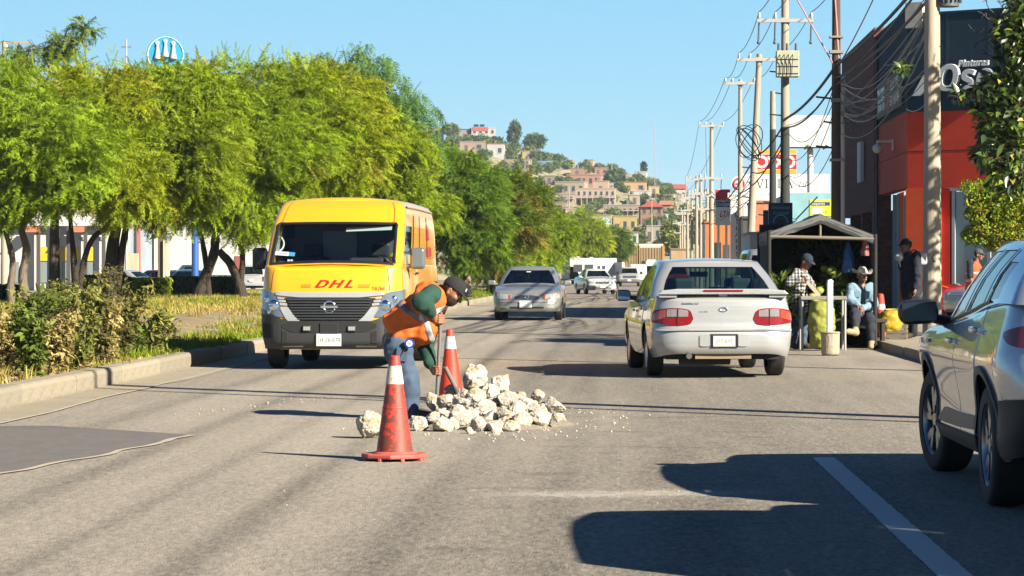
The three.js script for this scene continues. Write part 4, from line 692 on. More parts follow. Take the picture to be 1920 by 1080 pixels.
// ----- goods train across the end of the street -----
{
  const tan = mat([.20, .145, .075], .8), tanD = mat([.15, .10, .05], .8), yel = mat([.30, .15, .02], .7), wh = mat([.32, .32, .30], .6);
  const rails = thing('railway_track', 'pair of rails on which the goods wagons stand', 'rail track', [0, 0, -402]); part(rails, 'rail', bb(-60, 60, .0, .16, -.75, -.68), M.steel); part(rails, 'rail', bb(-60, 60, .0, .16, .68, .75), M.steel); part(rails, 'sleeper', bb(-60, 60, -.02, .04, -1.2, 1.2), mat([.12, .1, .08], .9));
  for (const [x0, x1, lab] of [[1170, 1196, 'tan corrugated car-carrier wagon with yellow end posts, left of the pair'], [1198, 1244, 'longer tan corrugated car-carrier wagon running behind the right-hand trees']]) {
    const a = PX(x0, 400), b = PX(x1, 400), t = thing('rail_wagon', lab, 'rail wagon', [(a + b) / 2, 0, -402]), h = (b - a) / 2;
    part(t, 'side_wall', [bb(-h, h, 1.0, 5.0, -1.5, 1.5)], tan); for (let x = -h + .25; x < h - .2; x += .42) part(t, 'side_rib', bb(x, x + .1, 1.0, 5.0, 1.5, 1.58), tanD);
    part(t, 'roof', tr(new THREE.CylinderGeometry(1.55, 1.55, 2 * h, 16, 1, false, 0, Math.PI), 0, 4.98, 0, 0, 0, 0, 1).applyMatrix4(new THREE.Matrix4().identity()).rotateZ(0) && merge([bb(-h, h, 5.0, 5.35, -1.45, 1.45), bb(-h, h, 5.35, 5.6, -1.0, 1.0)]), wh);
    for (const s of [-1, 1]) part(t, 'end_post', bb(s * h - .18, s * h + .18, .9, 5.3, -1.56, 1.62), yel); part(t, 'sill_beam', bb(-h, h, .8, 1.05, -1.5, 1.6), yel);
    for (const s of [-1, 1]) part(t, 'bogie', [cyl(.42, .42, .2, s * (h - 1), .55, .75, Math.PI / 2), cyl(.42, .42, .2, s * (h - 2), .55, .75, Math.PI / 2), bb(s * (h - 1.5) - 1, s * (h - 1.5) + 1, .5, .8, .7, .9)], M.under);
  }
  const a = PX(1134, 398), b = PX(1167, 398), t = thing('yellow_locomotive', 'yellow rail vehicle end with a black roof canopy left of the tan wagons', 'locomotive', [(a + b) / 2, 0, -400]), h = (b - a) / 2;
  part(t, 'hood', [bb(-h * .6, h, 1.2, 4.2, -1.2, 1.2), bb(-h, -h * .55, 1.2, 3.0, -1.3, 1.3)], yel); part(t, 'roof', rbox(2 * h + .3, .4, 3.0, .15, 0, 4.45, 0), M.under); for (const x of [-h + .1, -h * .45, h - .1]) part(t, 'post', bb(x - .08, x + .08, 1.2, 4.3, 1.2, 1.36), M.under);
  part(t, 'front_panel', bb(-.35, .5, 1.6, 3.6, 1.2, 1.3), wh); part(t, 'underframe', bb(-h, h, .5, 1.2, -1.2, 1.3), M.under); part(t, 'headlight', [cyl(.2, .2, .1, .1, 3.2, 1.36, Math.PI / 2)], M.white);
}
// ---------- trees, shrubs, grass ----------
const leafMat = (c, tr2 = .4) => phys(c, .75, 0, { transmission: tr2, thickness: 0, specularIntensity: .3 });
function sprayGeo(seed, len, pairs, lw, ll, droop) {        // a feathery twig: stem with opposite narrow leaflets
  const r = rng(seed), pos = [], idx = [];
  const quad = (a, b, w, n) => { const k = pos.length / 3, d = V3(...b).sub(V3(...a)), s = d.clone().cross(n).normalize().multiplyScalar(w); for (const [p, f] of [[a, -.5], [a, .5], [b, -.2], [b, .2]]) pos.push(p[0] + s.x * f, p[1] + s.y * f, p[2] + s.z * f); idx.push(k, k + 1, k + 2, k + 1, k + 3, k + 2); };
  const at = (t) => [0.05 * Math.sin(t * 3 + seed) * len, -droop * t * t * len, t * len];
  for (let i = 0; i < 4; i++) quad(at(i / 4), at((i + 1) / 4), .006, V3(0, 1, 0));
  for (let i = 0; i < pairs; i++) for (const s of [-1, 1]) { const t = .1 + .9 * (i + r() * .5) / pairs, a = at(t), L = ll * (.7 + .6 * r()) * (1 - .4 * t); quad(a, [a[0] + s * L * .85, a[1] + L * (r() - .62) * .9, a[2] + L * .45], lw * (.7 + .6 * r()), V3((r() - .5) * 1.6, 1, (r() - .5) * 1.6)); }
  const g = new THREE.BufferGeometry(); g.setAttribute('position', new THREE.Float32BufferAttribute(pos, 3)); g.setIndex(idx); g.computeVertexNormals(); return g;
}
function leafGeo(L, W, fold = .25, curl = .15) {            // one broad leaf, folded on its midrib
  const pos = [], idx = [], n = 4; for (let i = 0; i <= n; i++) { const t = i / n, w = W * Math.sin(Math.PI * Math.pow(t, .8)) * .5 + .001, y = -curl * L * t * t; pos.push(-w, y + fold * w, t * L, 0, y, t * L, w, y + fold * w, t * L); if (i) { const k = i * 3; idx.push(k - 3, k - 2, k, k - 2, k + 1, k, k - 2, k - 1, k + 1, k - 1, k + 2, k + 1); } }
  const g = new THREE.BufferGeometry(); g.setAttribute('position', new THREE.Float32BufferAttribute(pos, 3)); g.setIndex(idx); g.computeVertexNormals(); return g;
}
function clusterGeo(seed, n, L, W, spread) {                // several leaves round a twig end
  const r = rng(seed), list = []; for (let i = 0; i < n; i++) { const g = leafGeo(L * (.7 + .5 * r()), W * (.7 + .5 * r()), .25, .1 + .3 * r()); g.applyMatrix4(new THREE.Matrix4().makeRotationFromEuler(new THREE.Euler((r() - .6) * 1.2, r() * 6.28, (r() - .5) * .8, 'YXZ'))); g.translate((r() - .5) * spread, (r() - .5) * spread, (r() - .5) * spread); list.push(g); }
  return merge(list);
}
function scatter(parent, name, geo, m, items, kind) {       // items: {p, d, roll, s, c}
  const im = new THREE.InstancedMesh(geo, m, items.length), M4 = new THREE.Matrix4(), q = new THREE.Quaternion(), c = new THREE.Color(), up = V3(0, 1, 0), X = V3(0, 0, 0), Y = V3(0, 0, 0), Z = V3(0, 0, 0);
  items.forEach((e, i) => {
    Z.set(...e.d).normalize(); X.crossVectors(Math.abs(Z.y) > .98 ? V3(1, 0, 0) : up, Z).normalize(); Y.crossVectors(Z, X);
    M4.makeBasis(X, Y, Z); q.setFromRotationMatrix(M4); if (e.roll) q.multiply(new THREE.Quaternion().setFromAxisAngle(V3(0, 0, 1), e.roll));
    M4.compose(V3(...e.p), q, typeof e.s === 'number' ? V3(e.s, e.s, e.s) : V3(...e.s)); im.setMatrixAt(i, M4); im.setColorAt(i, c.setRGB(...e.c));
  });
  im.name = name; shade(im); im.userData.kind = 'stuff'; parent ? parent.add(im) : (im.name = numbered(name), scene.add(im)); return im;
}
const barkMat = grainy([.085, .06, .042], .95, 3, .02), paleBark = grainy([.15, .115, .085], .95, 3, .02), darkBark = grainy([.04, .028, .02], .95, 3, .03);
function limb(pts, r0, r1, seg = 8, wig = 0, seed = 1) {    // tapered bent tube
  const c = new THREE.CatmullRomCurve3(pts.map((p) => V3(...p))), n = 18, g = new THREE.TubeGeometry(c, n, 1, seg), p = g.attributes.position;
  for (let i = 0; i <= n; i++) { const ctr = c.getPointAt(i / n), R = lerp(r0, r1, Math.pow(i / n, .8)); for (let k = 0; k <= seg; k++) { const j = i * (seg + 1) + k, f = R * (1 + wig * noise(Math.cos(k / seg * 6.283) * 2 + seed, i * .5, Math.sin(k / seg * 6.283) * 2)); p.setXYZ(j, ctr.x + (p.getX(j) - ctr.x) * f, ctr.y + (p.getY(j) - ctr.y) * f, ctr.z + (p.getZ(j) - ctr.z) * f); } }
  g.computeVertexNormals(); return g;
}
const sprays = [sprayGeo(1, .52, 13, .026, .10, .35), sprayGeo(2, .60, 15, .024, .09, .15), sprayGeo(3, .46, 12, .03, .11, .6)];
const willowSpray = sprayGeo(9, .8, 12, .032, .16, 1.1);
const mixc = (a, b, t) => a.map((x, i) => lerp(x, b[i], t));
const FEATHER = leafMat([1, 1, 1], .5);
const YG = [.24, .345, .003], YG2 = [.325, .355, .003], DG = [.10, .20, .005], OLIVE = [.225, .285, .004];
// crown: blobs [x, y, z, r] relative to the trunk's foot
function tree(name, label, group, base, trunks, blobs, q) {
  const t = thing(name, label, 'tree', base, 0, group), r = rng(q.seed), bark = q.bark ?? barkMat;
  const tr2 = part(t, 'trunk', trunks.map((k, i) => limb(k.pts, k.r0, k.r1, 10, .25, i + q.seed)), bark);
  const br = [], heads = trunks.map((k) => k.pts[k.pts.length - 1]);
  for (const b of blobs) { const h = heads.reduce((a, c) => Math.hypot(a[0] - b[0], a[2] - b[2]) < Math.hypot(c[0] - b[0], c[2] - b[2]) ? a : c); const m = [lerp(h[0], b[0], .5) + (r() - .5) * .5, lerp(h[1], b[1], .55), lerp(h[2], b[2], .5)]; br.push(limb([h, m, [b[0], b[1], b[2]]], q.br ?? .06, .012, 6));
    for (let i = 0; i < 7; i++) { const a = [b[0], b[1], b[2]], e = [b[0] + (r() - .5) * 2.2 * b[3], b[1] + (r() - .35) * 1.8 * b[3], b[2] + (r() - .5) * 2.2 * b[3]]; br.push(limb([a, [lerp(a[0], e[0], .5) + (r() - .5) * .2, lerp(a[1], e[1], .5), lerp(a[2], e[2], .5)], e], .02, .005, 5)); } }
  part(tr2, 'branch', br, bark);
  const items = [[], [], []];
  const total = blobs.reduce((a, b) => a + b[3] ** 2, 0);
  for (const b of blobs) {
    const n = Math.round(q.n * b[3] ** 2 / total), hue = r(), nc = Math.max(8, Math.round(26 * b[3]));
    const cl = []; for (let i = 0; i < nc; i++) { const u = r() * 2 - 1, a = r() * 6.283, s = Math.sqrt(1 - u * u), R = b[3] * (.5 + .52 * Math.pow(r(), .5)); cl.push([b[0] + R * s * Math.cos(a), b[1] + R * u * (q.flat ?? .85), b[2] + R * s * Math.sin(a), r(), .25 + .4 * r()]); }
    for (let i = 0; i < n; i++) {
      const c = cl[Math.floor(r() * cl.length)], R = c[4] * b[3] * .62 * Math.cbrt(r()), u = r() * 2 - 1, a = r() * 6.283, s = Math.sqrt(1 - u * u), p = [c[0] + R * s * Math.cos(a), c[1] + R * u * .8, c[2] + R * s * Math.sin(a)];
      const d = [p[0] - b[0] + (r() - .5) * 1.5, (p[1] - b[1]) * .5 + (r() - .5) * 1.1 - (q.droop ?? .25), p[2] - b[2] + (r() - .5) * 1.5];
      let col = mixc(q.c0, q.c1, clamp(.5 * hue + .7 * c[3] - .1, 0, 1)); const k = .72 + .5 * r(); if (q.dry && c[3] > 1 - q.dry) col = mixc(col, [.30, .20, .04], .5);
      items[Math.floor(r() * 3)].push({ p, d, roll: (r() - .5) * 2.5, s: (q.size ?? 1) * (.7 + .6 * r()), c: col.map((x) => x * k) });
    }
  }
  if (q.wisps) for (let i = 0; i < q.wisps; i++) { const b = blobs[Math.floor(r() * blobs.length)], a = r() * 6.283; const top = [b[0] + .7 * b[3] * Math.cos(a), b[1] + b[3] * .75, b[2] + .7 * b[3] * Math.sin(a)], dx = (r() - .5) * .5, h = .3 + .6 * r(); for (let k = 0; k < 7; k++) items[1].push({ p: [top[0] + dx * k / 7, top[1] + h * k / 7, top[2]], d: [dx + (r() - .5) * 1.4, .8 + r(), (r() - .5)], roll: r() * 6, s: .55, c: mixc(q.c0, q.c1, r()) }); }
  const geos = q.geos ?? sprays;
  const crown = sub(t, 'crown'); items.forEach((it, i) => { if (it.length) scatter(crown, 'foliage', geos[i % geos.length], FEATHER, it); });
  return t;
}
const rel = (base, px, py, D, r) => { const p = P(px, py, D); return [p[0] - base[0], p[1] - base[1], p[2] - base[2], r]; };
function footAt(px, D) { const X = PX(px, D); return [X, medianY(X, D) - .05, -D]; }
{
  const G = 'feathery trees of the median', mk = (label, px, D, trunks, blobs, q) => {
    const b = footAt(px, D), rl = (a) => { const p = P(a[0], a[1], D + (a[2] ?? 0)); return [p[0] - b[0], p[1] - b[1], p[2] - b[2]]; };
    const yy = (y) => q.shape === undefined && D < 100 ? (y > 250 ? 250 + (y - 250) * .73 : 262 + (y - 250) * .78) : y;
    return tree('mesquite_tree', label, undefined, b, trunks.map((k) => ({ pts: [[rl(k.pts[0])[0], 0, 0], ...k.pts.slice(1).map(rl)], r0: k.r0, r1: k.r1 })), blobs.map((k) => rel(b, k[0], yy(k[1]), D + (k[3] ?? 0), k[2])), q);
  };
  void G;
  mk('feathery green tree with twin pale trunks at the left edge', 52, 72, [{ pts: [[52, 580], [42, 520], [50, 470], [40, 430]], r0: .15, r1: .09 }, { pts: [[22, 590], [20, 540], [24, 490], [12, 440]], r0: .12, r1: .07 }],
    [[20, 300, 1.5], [90, 260, 1.5, -1], [-60, 250, 1.8], [40, 200, 1.4, 1], [110, 350, 1.1, -1], [60, 380, .9, -.5], [-20, 390, 1.1], [-30, 170, 1.3, 1]], { seed: 11, n: 7600, c0: YG, c1: [.20, .30, .004], bark: paleBark, wisps: 12 });
  mk('feathery tree whose slim trunk forks in a Y, second from the left', 143, 75, [{ pts: [[143, 575], [143, 520], [142, 500]], r0: .14, r1: .12 }, { pts: [[142, 505], [165, 465], [180, 440], [205, 425]], r0: .11, r1: .07 }, { pts: [[142, 505], [135, 450], [131, 400], [136, 350]], r0: .09, r1: .05 }],
    [[150, 250, 1.6], [190, 170, 1.2], [120, 170, 1.2, 1], [170, 330, 1.2, -1], [225, 300, 1.2, .5], [235, 390, .9, -.5]], { seed: 23, n: 7000, c0: YG, c1: YG2, bark: darkBark, wisps: 20, dry: .03 });
  mk('broad feathery tree on a thick dark trunk, third from the left', 214, 77, [{ pts: [[214, 585], [208, 520], [212, 460], [225, 400]], r0: .22, r1: .15 }, { pts: [[214, 440], [250, 390], [300, 350]], r0: .14, r1: .07 }],
    [[290, 230, 1.8], [360, 180, 1.4, 1], [270, 150, 1.1, 1], [330, 320, 1.4, -1], [240, 340, 1.2, -1], [300, 400, 1.0, -.5], [380, 300, 1.3], [345, 400, .9], [380, 145, .9, 1]], { seed: 37, n: 8600, c0: YG, c1: OLIVE, bark: darkBark, wisps: 26, dry: .05 });
  mk('feathery tree with a dark forked trunk leaning right, left of the van', 372, 84, [{ pts: [[370, 575], [385, 520], [402, 470], [404, 440]], r0: .21, r1: .13 }, { pts: [[392, 500], [383, 470], [375, 430]], r0: .12, r1: .07 }],
    [[430, 250, 1.9], [400, 150, 1.2, 1], [480, 170, 1.5, 1], [390, 350, 1.4, -1], [460, 360, 1.5, -1], [520, 290, 1.6], [430, 430, .9, -1], [380, 430, .8, -1]], { seed: 41, n: 8800, c0: YG, c1: [.20, .28, .004], bark: darkBark, wisps: 26, dry: .05 });
  mk('feathery tree with a trunk bending left under the canopy beside the van', 455, 87, [{ pts: [[455, 570], [448, 530], [432, 495], [410, 470]], r0: .19, r1: .12 }, { pts: [[446, 530], [455, 480], [445, 440]], r0: .14, r1: .07 }],
    [[560, 220, 1.9], [540, 140, 1.1, 1], [620, 190, 1.6, 1], [500, 400, 1.4, -1], [560, 330, 1.7], [470, 440, 1.0, -1], [640, 290, 1.5]], { seed: 53, n: 8400, c0: YG, c1: YG2, bark: darkBark, wisps: 22, dry: .04 });
  mk('feathery tree rising right above the roof of the yellow van', 640, 95, [{ pts: [[640, 560], [645, 480], [650, 400], [660, 340]], r0: .28, r1: .16 }],
    [[655, 235, 1.6], [705, 285, 1.5, -1], [630, 180, 1.0, 1], [730, 350, 1.5], [690, 350, 1.7], [620, 350, 1.6], [775, 430, 1.3]], { seed: 67, n: 7800, c0: YG, c1: OLIVE, wisps: 18, dry: .08 });
  mk('sparse open-branched tree rising above the canopy at the upper left', 100, 88, [{ pts: [[100, 560], [105, 300], [120, 120], [140, 75]], r0: .2, r1: .03 }, { pts: [[112, 200], [85, 110], [55, 95]], r0: .06, r1: .02 }],
    [[150, 55, .32], [165, 52, .25], [125, 70, .35], [100, 85, .35], [70, 92, .3], [45, 110, .35], [20, 100, .3], [120, 100, .4], [60, 120, .45]], { seed: 69, n: 420, c0: [.12, .20, .03], c1: [.20, .26, .02], br: .03, shape: false });
  mk('blue-green drooping tree showing over the canopy behind the van', 700, 112, [{ pts: [[700, 550], [705, 400], [690, 250]], r0: .25, r1: .1 }],
    [[650, 128, .9], [690, 112, .8], [725, 150, 1.0], [765, 190, .8], [780, 225, .9], [745, 215, 1.0], [785, 275, .8], [620, 118, .6], [690, 160, 1.0], [770, 320, .8]], { seed: 71, n: 1150, c0: [.10, .22, .06], c1: [.14, .26, .03], geos: [willowSpray], droop: 1.2, flat: 1.0 });
  mk('dense dark green tree right of the van roof', 862, 118, [{ pts: [[862, 545], [858, 500], [850, 450]], r0: .3, r1: .2 }, { pts: [[880, 545], [872, 500], [880, 440]], r0: .16, r1: .1 }],
    [[850, 345, 1.6], [820, 315, 1.1], [810, 390, 1.5], [880, 405, 1.6, -1], [855, 302, .7], [830, 460, 1.3, -1], [898, 352, 1.0], [895, 460, 1.1, -1]], { seed: 83, n: 9000, c0: DG, c1: [.15, .235, .006], bark: darkBark, size: 1.1 });
  mk('dense dark green tree beside a browning crown, right of the first', 930, 126, [{ pts: [[930, 545], [928, 480], [935, 420]], r0: .3, r1: .18 }],
    [[930, 372, 1.5], [962, 366, 1.1], [988, 385, 1.0, .5], [940, 425, 1.6, -1], [982, 368, .7], [910, 470, 1.3, -1], [912, 345, .8], [1003, 362, .5]], { seed: 97, n: 8000, c0: DG, c1: [.17, .20, .006], bark: darkBark, size: 1.1, dry: .15 });
  mk('bright green weeping tree above the approaching saloon', 962, 140, [{ pts: [[962, 545], [965, 480], [965, 430]], r0: .22, r1: .14 }],
    [[965, 410, 1.1], [955, 450, 1.2, -1], [985, 450, 1.2], [940, 490, 1.0, -1], [985, 490, 1.0, -1], [960, 480, 1.1, -2]], { seed: 101, n: 2600, c0: [.21, .30, .008], c1: [.26, .32, .008], geos: [willowSpray], droop: 1.2 });
  mk('yellow-green bushy tree left of the minibus', 1015, 165, [{ pts: [[1015, 540], [1014, 490], [1018, 450]], r0: .25, r1: .16 }],
    [[1005, 432, 1.4], [1035, 430, 1.1, 1], [1005, 460, 1.5], [1030, 452, 1.3], [1012, 487, 1.1, -1], [1055, 437, .9]], { seed: 103, n: 5200, c0: YG, c1: [.18, .24, .006], size: 1.25 });
  mk('bright yellow-green tree rising behind the minibus', 1085, 320, [{ pts: [[1085, 530], [1085, 480], [1085, 450]], r0: .4, r1: .25 }],
    [[1065, 438, 2.3], [1095, 432, 2.2], [1110, 448, 2.1], [1080, 455, 2.4], [1050, 450, 1.8], [1100, 465, 1.7], [1060, 475, 1.6]], { seed: 105, n: 4200, c0: YG2, c1: YG, size: 2.0 });
  mk('dark green tree end of the median row next to the rail wagons', 1140, 345, [{ pts: [[1140, 530], [1140, 490], [1140, 470]], r0: .4, r1: .3 }],
    [[1128, 452, 2.0], [1150, 455, 1.9], [1135, 465, 2.2], [1158, 462, 1.4]], { seed: 107, n: 3200, c0: [.10, .17, .01], c1: [.15, .21, .01], size: 2.0 });
}
// right-hand broad-leaved tree hanging into the picture
{
  const base = [9.7, .12, -45.5], t = thing('magnolia_tree', 'glossy dark-leaved tree with bare grey twigs hanging in at the upper right', 'tree', base), r = rng(5);
  const rl = (px, py, D) => { const p = P(px, py, D); return [p[0] - base[0], p[1] - base[1], p[2] - base[2]]; };
  const bark = grainy([.15, .125, .10], .9, 4, .01), trunk = part(t, 'trunk', [limb([[0, 0, 0], [.1, 1.6, 0], [-.1, 3, .1], [-.4, 4.6, 0]], .24, .14, 10, .2), limb([[-.1, 3, .1], rl(1990, 200, 45), rl(1930, 60, 44.5), rl(1890, 20, 44)], .09, .035), limb([[-.4, 4.6, 0], rl(1960, -60, 45), rl(1900, -60, 45)], .08, .03)], bark);
  const tw = []; for (const [a, b, c] of [[[1925, 60], [1895, 35], [1868, -5]], [[1900, 25], [1862, 40], [1838, 22]], [[1905, 40], [1850, 70], [1822, 55]], [[1915, 120], [1860, 105], [1828, 98]], [[1880, 100], [1852, 80], [1842, 60]], [[1910, 90], [1880, 20], [1885, -10]], [[1930, 170], [1890, 150], [1872, 125]], [[1920, 230], [1870, 195], [1800, 190]], [[1870, 195], [1815, 175], [1780, 165]], [[1930, 310], [1880, 260], [1840, 250]], [[1870, 30], [1852, 12], [1848, -6]], [[1855, 70], [1838, 78], [1826, 90]]]) { const d = 43.6 + r() * 1.4; tw.push(limb([rl(a[0], a[1], 44.5), rl(b[0], b[1], d), rl(c[0], c[1], d)], .018, .005, 5)); for (let k = 0; k < 3; k++) { const u = .4 + .5 * r(), q = [lerp(b[0], c[0], u), lerp(b[1], c[1], u)]; tw.push(limb([rl(q[0], q[1], d), rl(q[0] - 6 + 8 * r(), q[1] - 8 * r(), d), rl(q[0] - 12 + 12 * r(), q[1] - 18 * r() + 4, d)], .008, .003, 4)); } }
  part(trunk, 'branch', tw, bark);
  const lg = [leafGeo(.20, .09), leafGeo(.16, .075, .35, .3), leafGeo(.14, .07, .2, .5)], lm = [[.04, .075, .010], [.07, .11, .012], [.17, .22, .02], [.018, .035, .008], [.30, .24, .05]].map((c) => phys(c, .38, 0, { transmission: .22, thickness: 0 }));  // leaf palette also carries sunlit and shadow tones, strewn at random
  const spots = []; const blobs = [[1892, 60, 26, 30], [1905, 130, 30, 40], [1875, 160, 34, 26], [1840, 178, 28, 16], [1895, 200, 40, 36], [1870, 240, 34, 30], [1905, 270, 30, 40], [1862, 212, 28, 22], [1850, 290, 22, 24], [1895, 330, 40, 26], [1925, 60, 30, 60], [1798, 175, 10, 10], [1690, 125, 9, 9], [1912, 20, 22, 30]];
  for (const [x, y, rx, ry] of blobs) { const n = Math.round(rx * ry * .46) + 6; for (let i = 0; i < n; i++) { const a = r() * 6.283, R = Math.sqrt(r()); spots.push([x + rx * R * Math.cos(a), y + ry * R * Math.sin(a), 43.2 + 2.4 * r(), r()]); } }
  const rest = [[], [], [], [], []]; let k = 0;
  for (const [x, y, d, q] of spots) {
    const p = rl(x, y, d), dir = V3((r() - .5) * 2, -.2 + (r() - .5) * 1.4, (r() - .5) * 2 + .3).normalize(), mi = q < .30 ? 0 : q < .52 ? 1 : q < .68 ? 2 : q < .96 ? 3 : 4, roll = (r() - .5) * 2;
    if (k < 280 && d < 44) { const m = part(trunk, 'leaf', lg[k % 3], lm[mi]); trunk.remove(m); t.add(m); m.position.set(...p); m.quaternion.setFromUnitVectors(V3(0, 0, 1), dir).multiply(new THREE.Quaternion().setFromAxisAngle(V3(0, 0, 1), roll)); k++; }
    else rest[mi].push({ p, d: [dir.x, dir.y, dir.z], roll, s: .8 + .5 * r(), c: [1, 1, 1] });
  }
  // canopy beyond the frame, which shades the pole and the shop front
  for (let i = 0; i < 2600; i++) { const u = r() * 2 - 1, a = r() * 6.283, s = Math.sqrt(1 - u * u), R = 2.6 * Math.cbrt(r()), p = [.6 + R * s * Math.cos(a), 5.6 + R * u, -.4 + R * s * Math.sin(a)]; if ((p[0] + base[0]) / -(p[2] + base[2]) * F + CX < 1915) continue; rest[Math.floor(r() * 4)].push({ p, d: [r() - .5, -.2 + r() - .5, r() - .5], roll: r() * 6, s: 1 + .5 * r(), c: [1, 1, 1] }); }
  const crown = sub(t, 'crown'); rest.forEach((it, i) => { if (it.length) scatter(crown, 'foliage', lg[i % 3], lm[i], it, 'stuff'); });
}
{ // small-leaved yellow-green tree below it
  const base = [10.3, .12, -54], t = thing('small_leaved_tree', 'small-leaved yellow-green shrub tree in front of the shop window', 'tree', base), r = rng(8), rl = (px, py, D) => { const p = P(px, py, D); return [p[0] - base[0], p[1] - base[1], p[2] - base[2]]; };
  const trunk = part(t, 'trunk', [limb([[0, 0, 0], [-.1, .9, .1], rl(1925, 470, 54)], .1, .05), limb([[-.1, .9, .1], rl(1950, 480, 54), rl(1900, 400, 53.5)], .06, .02)], barkMat);
  part(trunk, 'branch', [[1900, 400, 1838, 360], [1925, 470, 1820, 420], [1925, 470, 1815, 445], [1900, 400, 1850, 345], [1920, 440, 1870, 380]].map(([a, b, c, d]) => limb([rl(a, b, 54), rl((a + c) / 2, (b + d) / 2 - 6, 53.6), rl(c, d, 53.2)], .02, .005, 5)), barkMat);
  const cg = [clusterGeo(3, 9, .07, .03, .12), clusterGeo(4, 8, .06, .028, .14)], items = [[], []];
  for (const [x, y, rx, ry] of [[1850, 375, 34, 22], [1880, 360, 40, 20], [1835, 400, 22, 16], [1870, 410, 44, 30], [1825, 372, 10, 10], [1905, 400, 40, 50], [1835, 440, 26, 16], [1880, 445, 40, 26], [1812, 350, 8, 8], [1815, 445, 8, 7], [1840, 350, 12, 8]]) { const n = Math.round(rx * ry * .55); for (let i = 0; i < n; i++) { const a = r() * 6.283, R = Math.sqrt(r()), leafTone = r(); items[i % 2].push({ p: rl(x + rx * R * Math.cos(a), y + ry * R * Math.sin(a), 52.4 + 2.6 * r()), d: [r() - .5, r() - .5, r() - .3], roll: r() * 6, s: .8 + .6 * r(), c: mixc([.09, .15, .010], [.26, .29, .02], leafTone).map((q) => q * (.7 + .6 * r())) }); } }  // leaf colour varies at random from dark to yellow-green
  const crown = sub(t, 'crown'); items.forEach((it, i) => scatter(crown, 'foliage', cg[i], leafMat([1, 1, 1], .3), it));
}
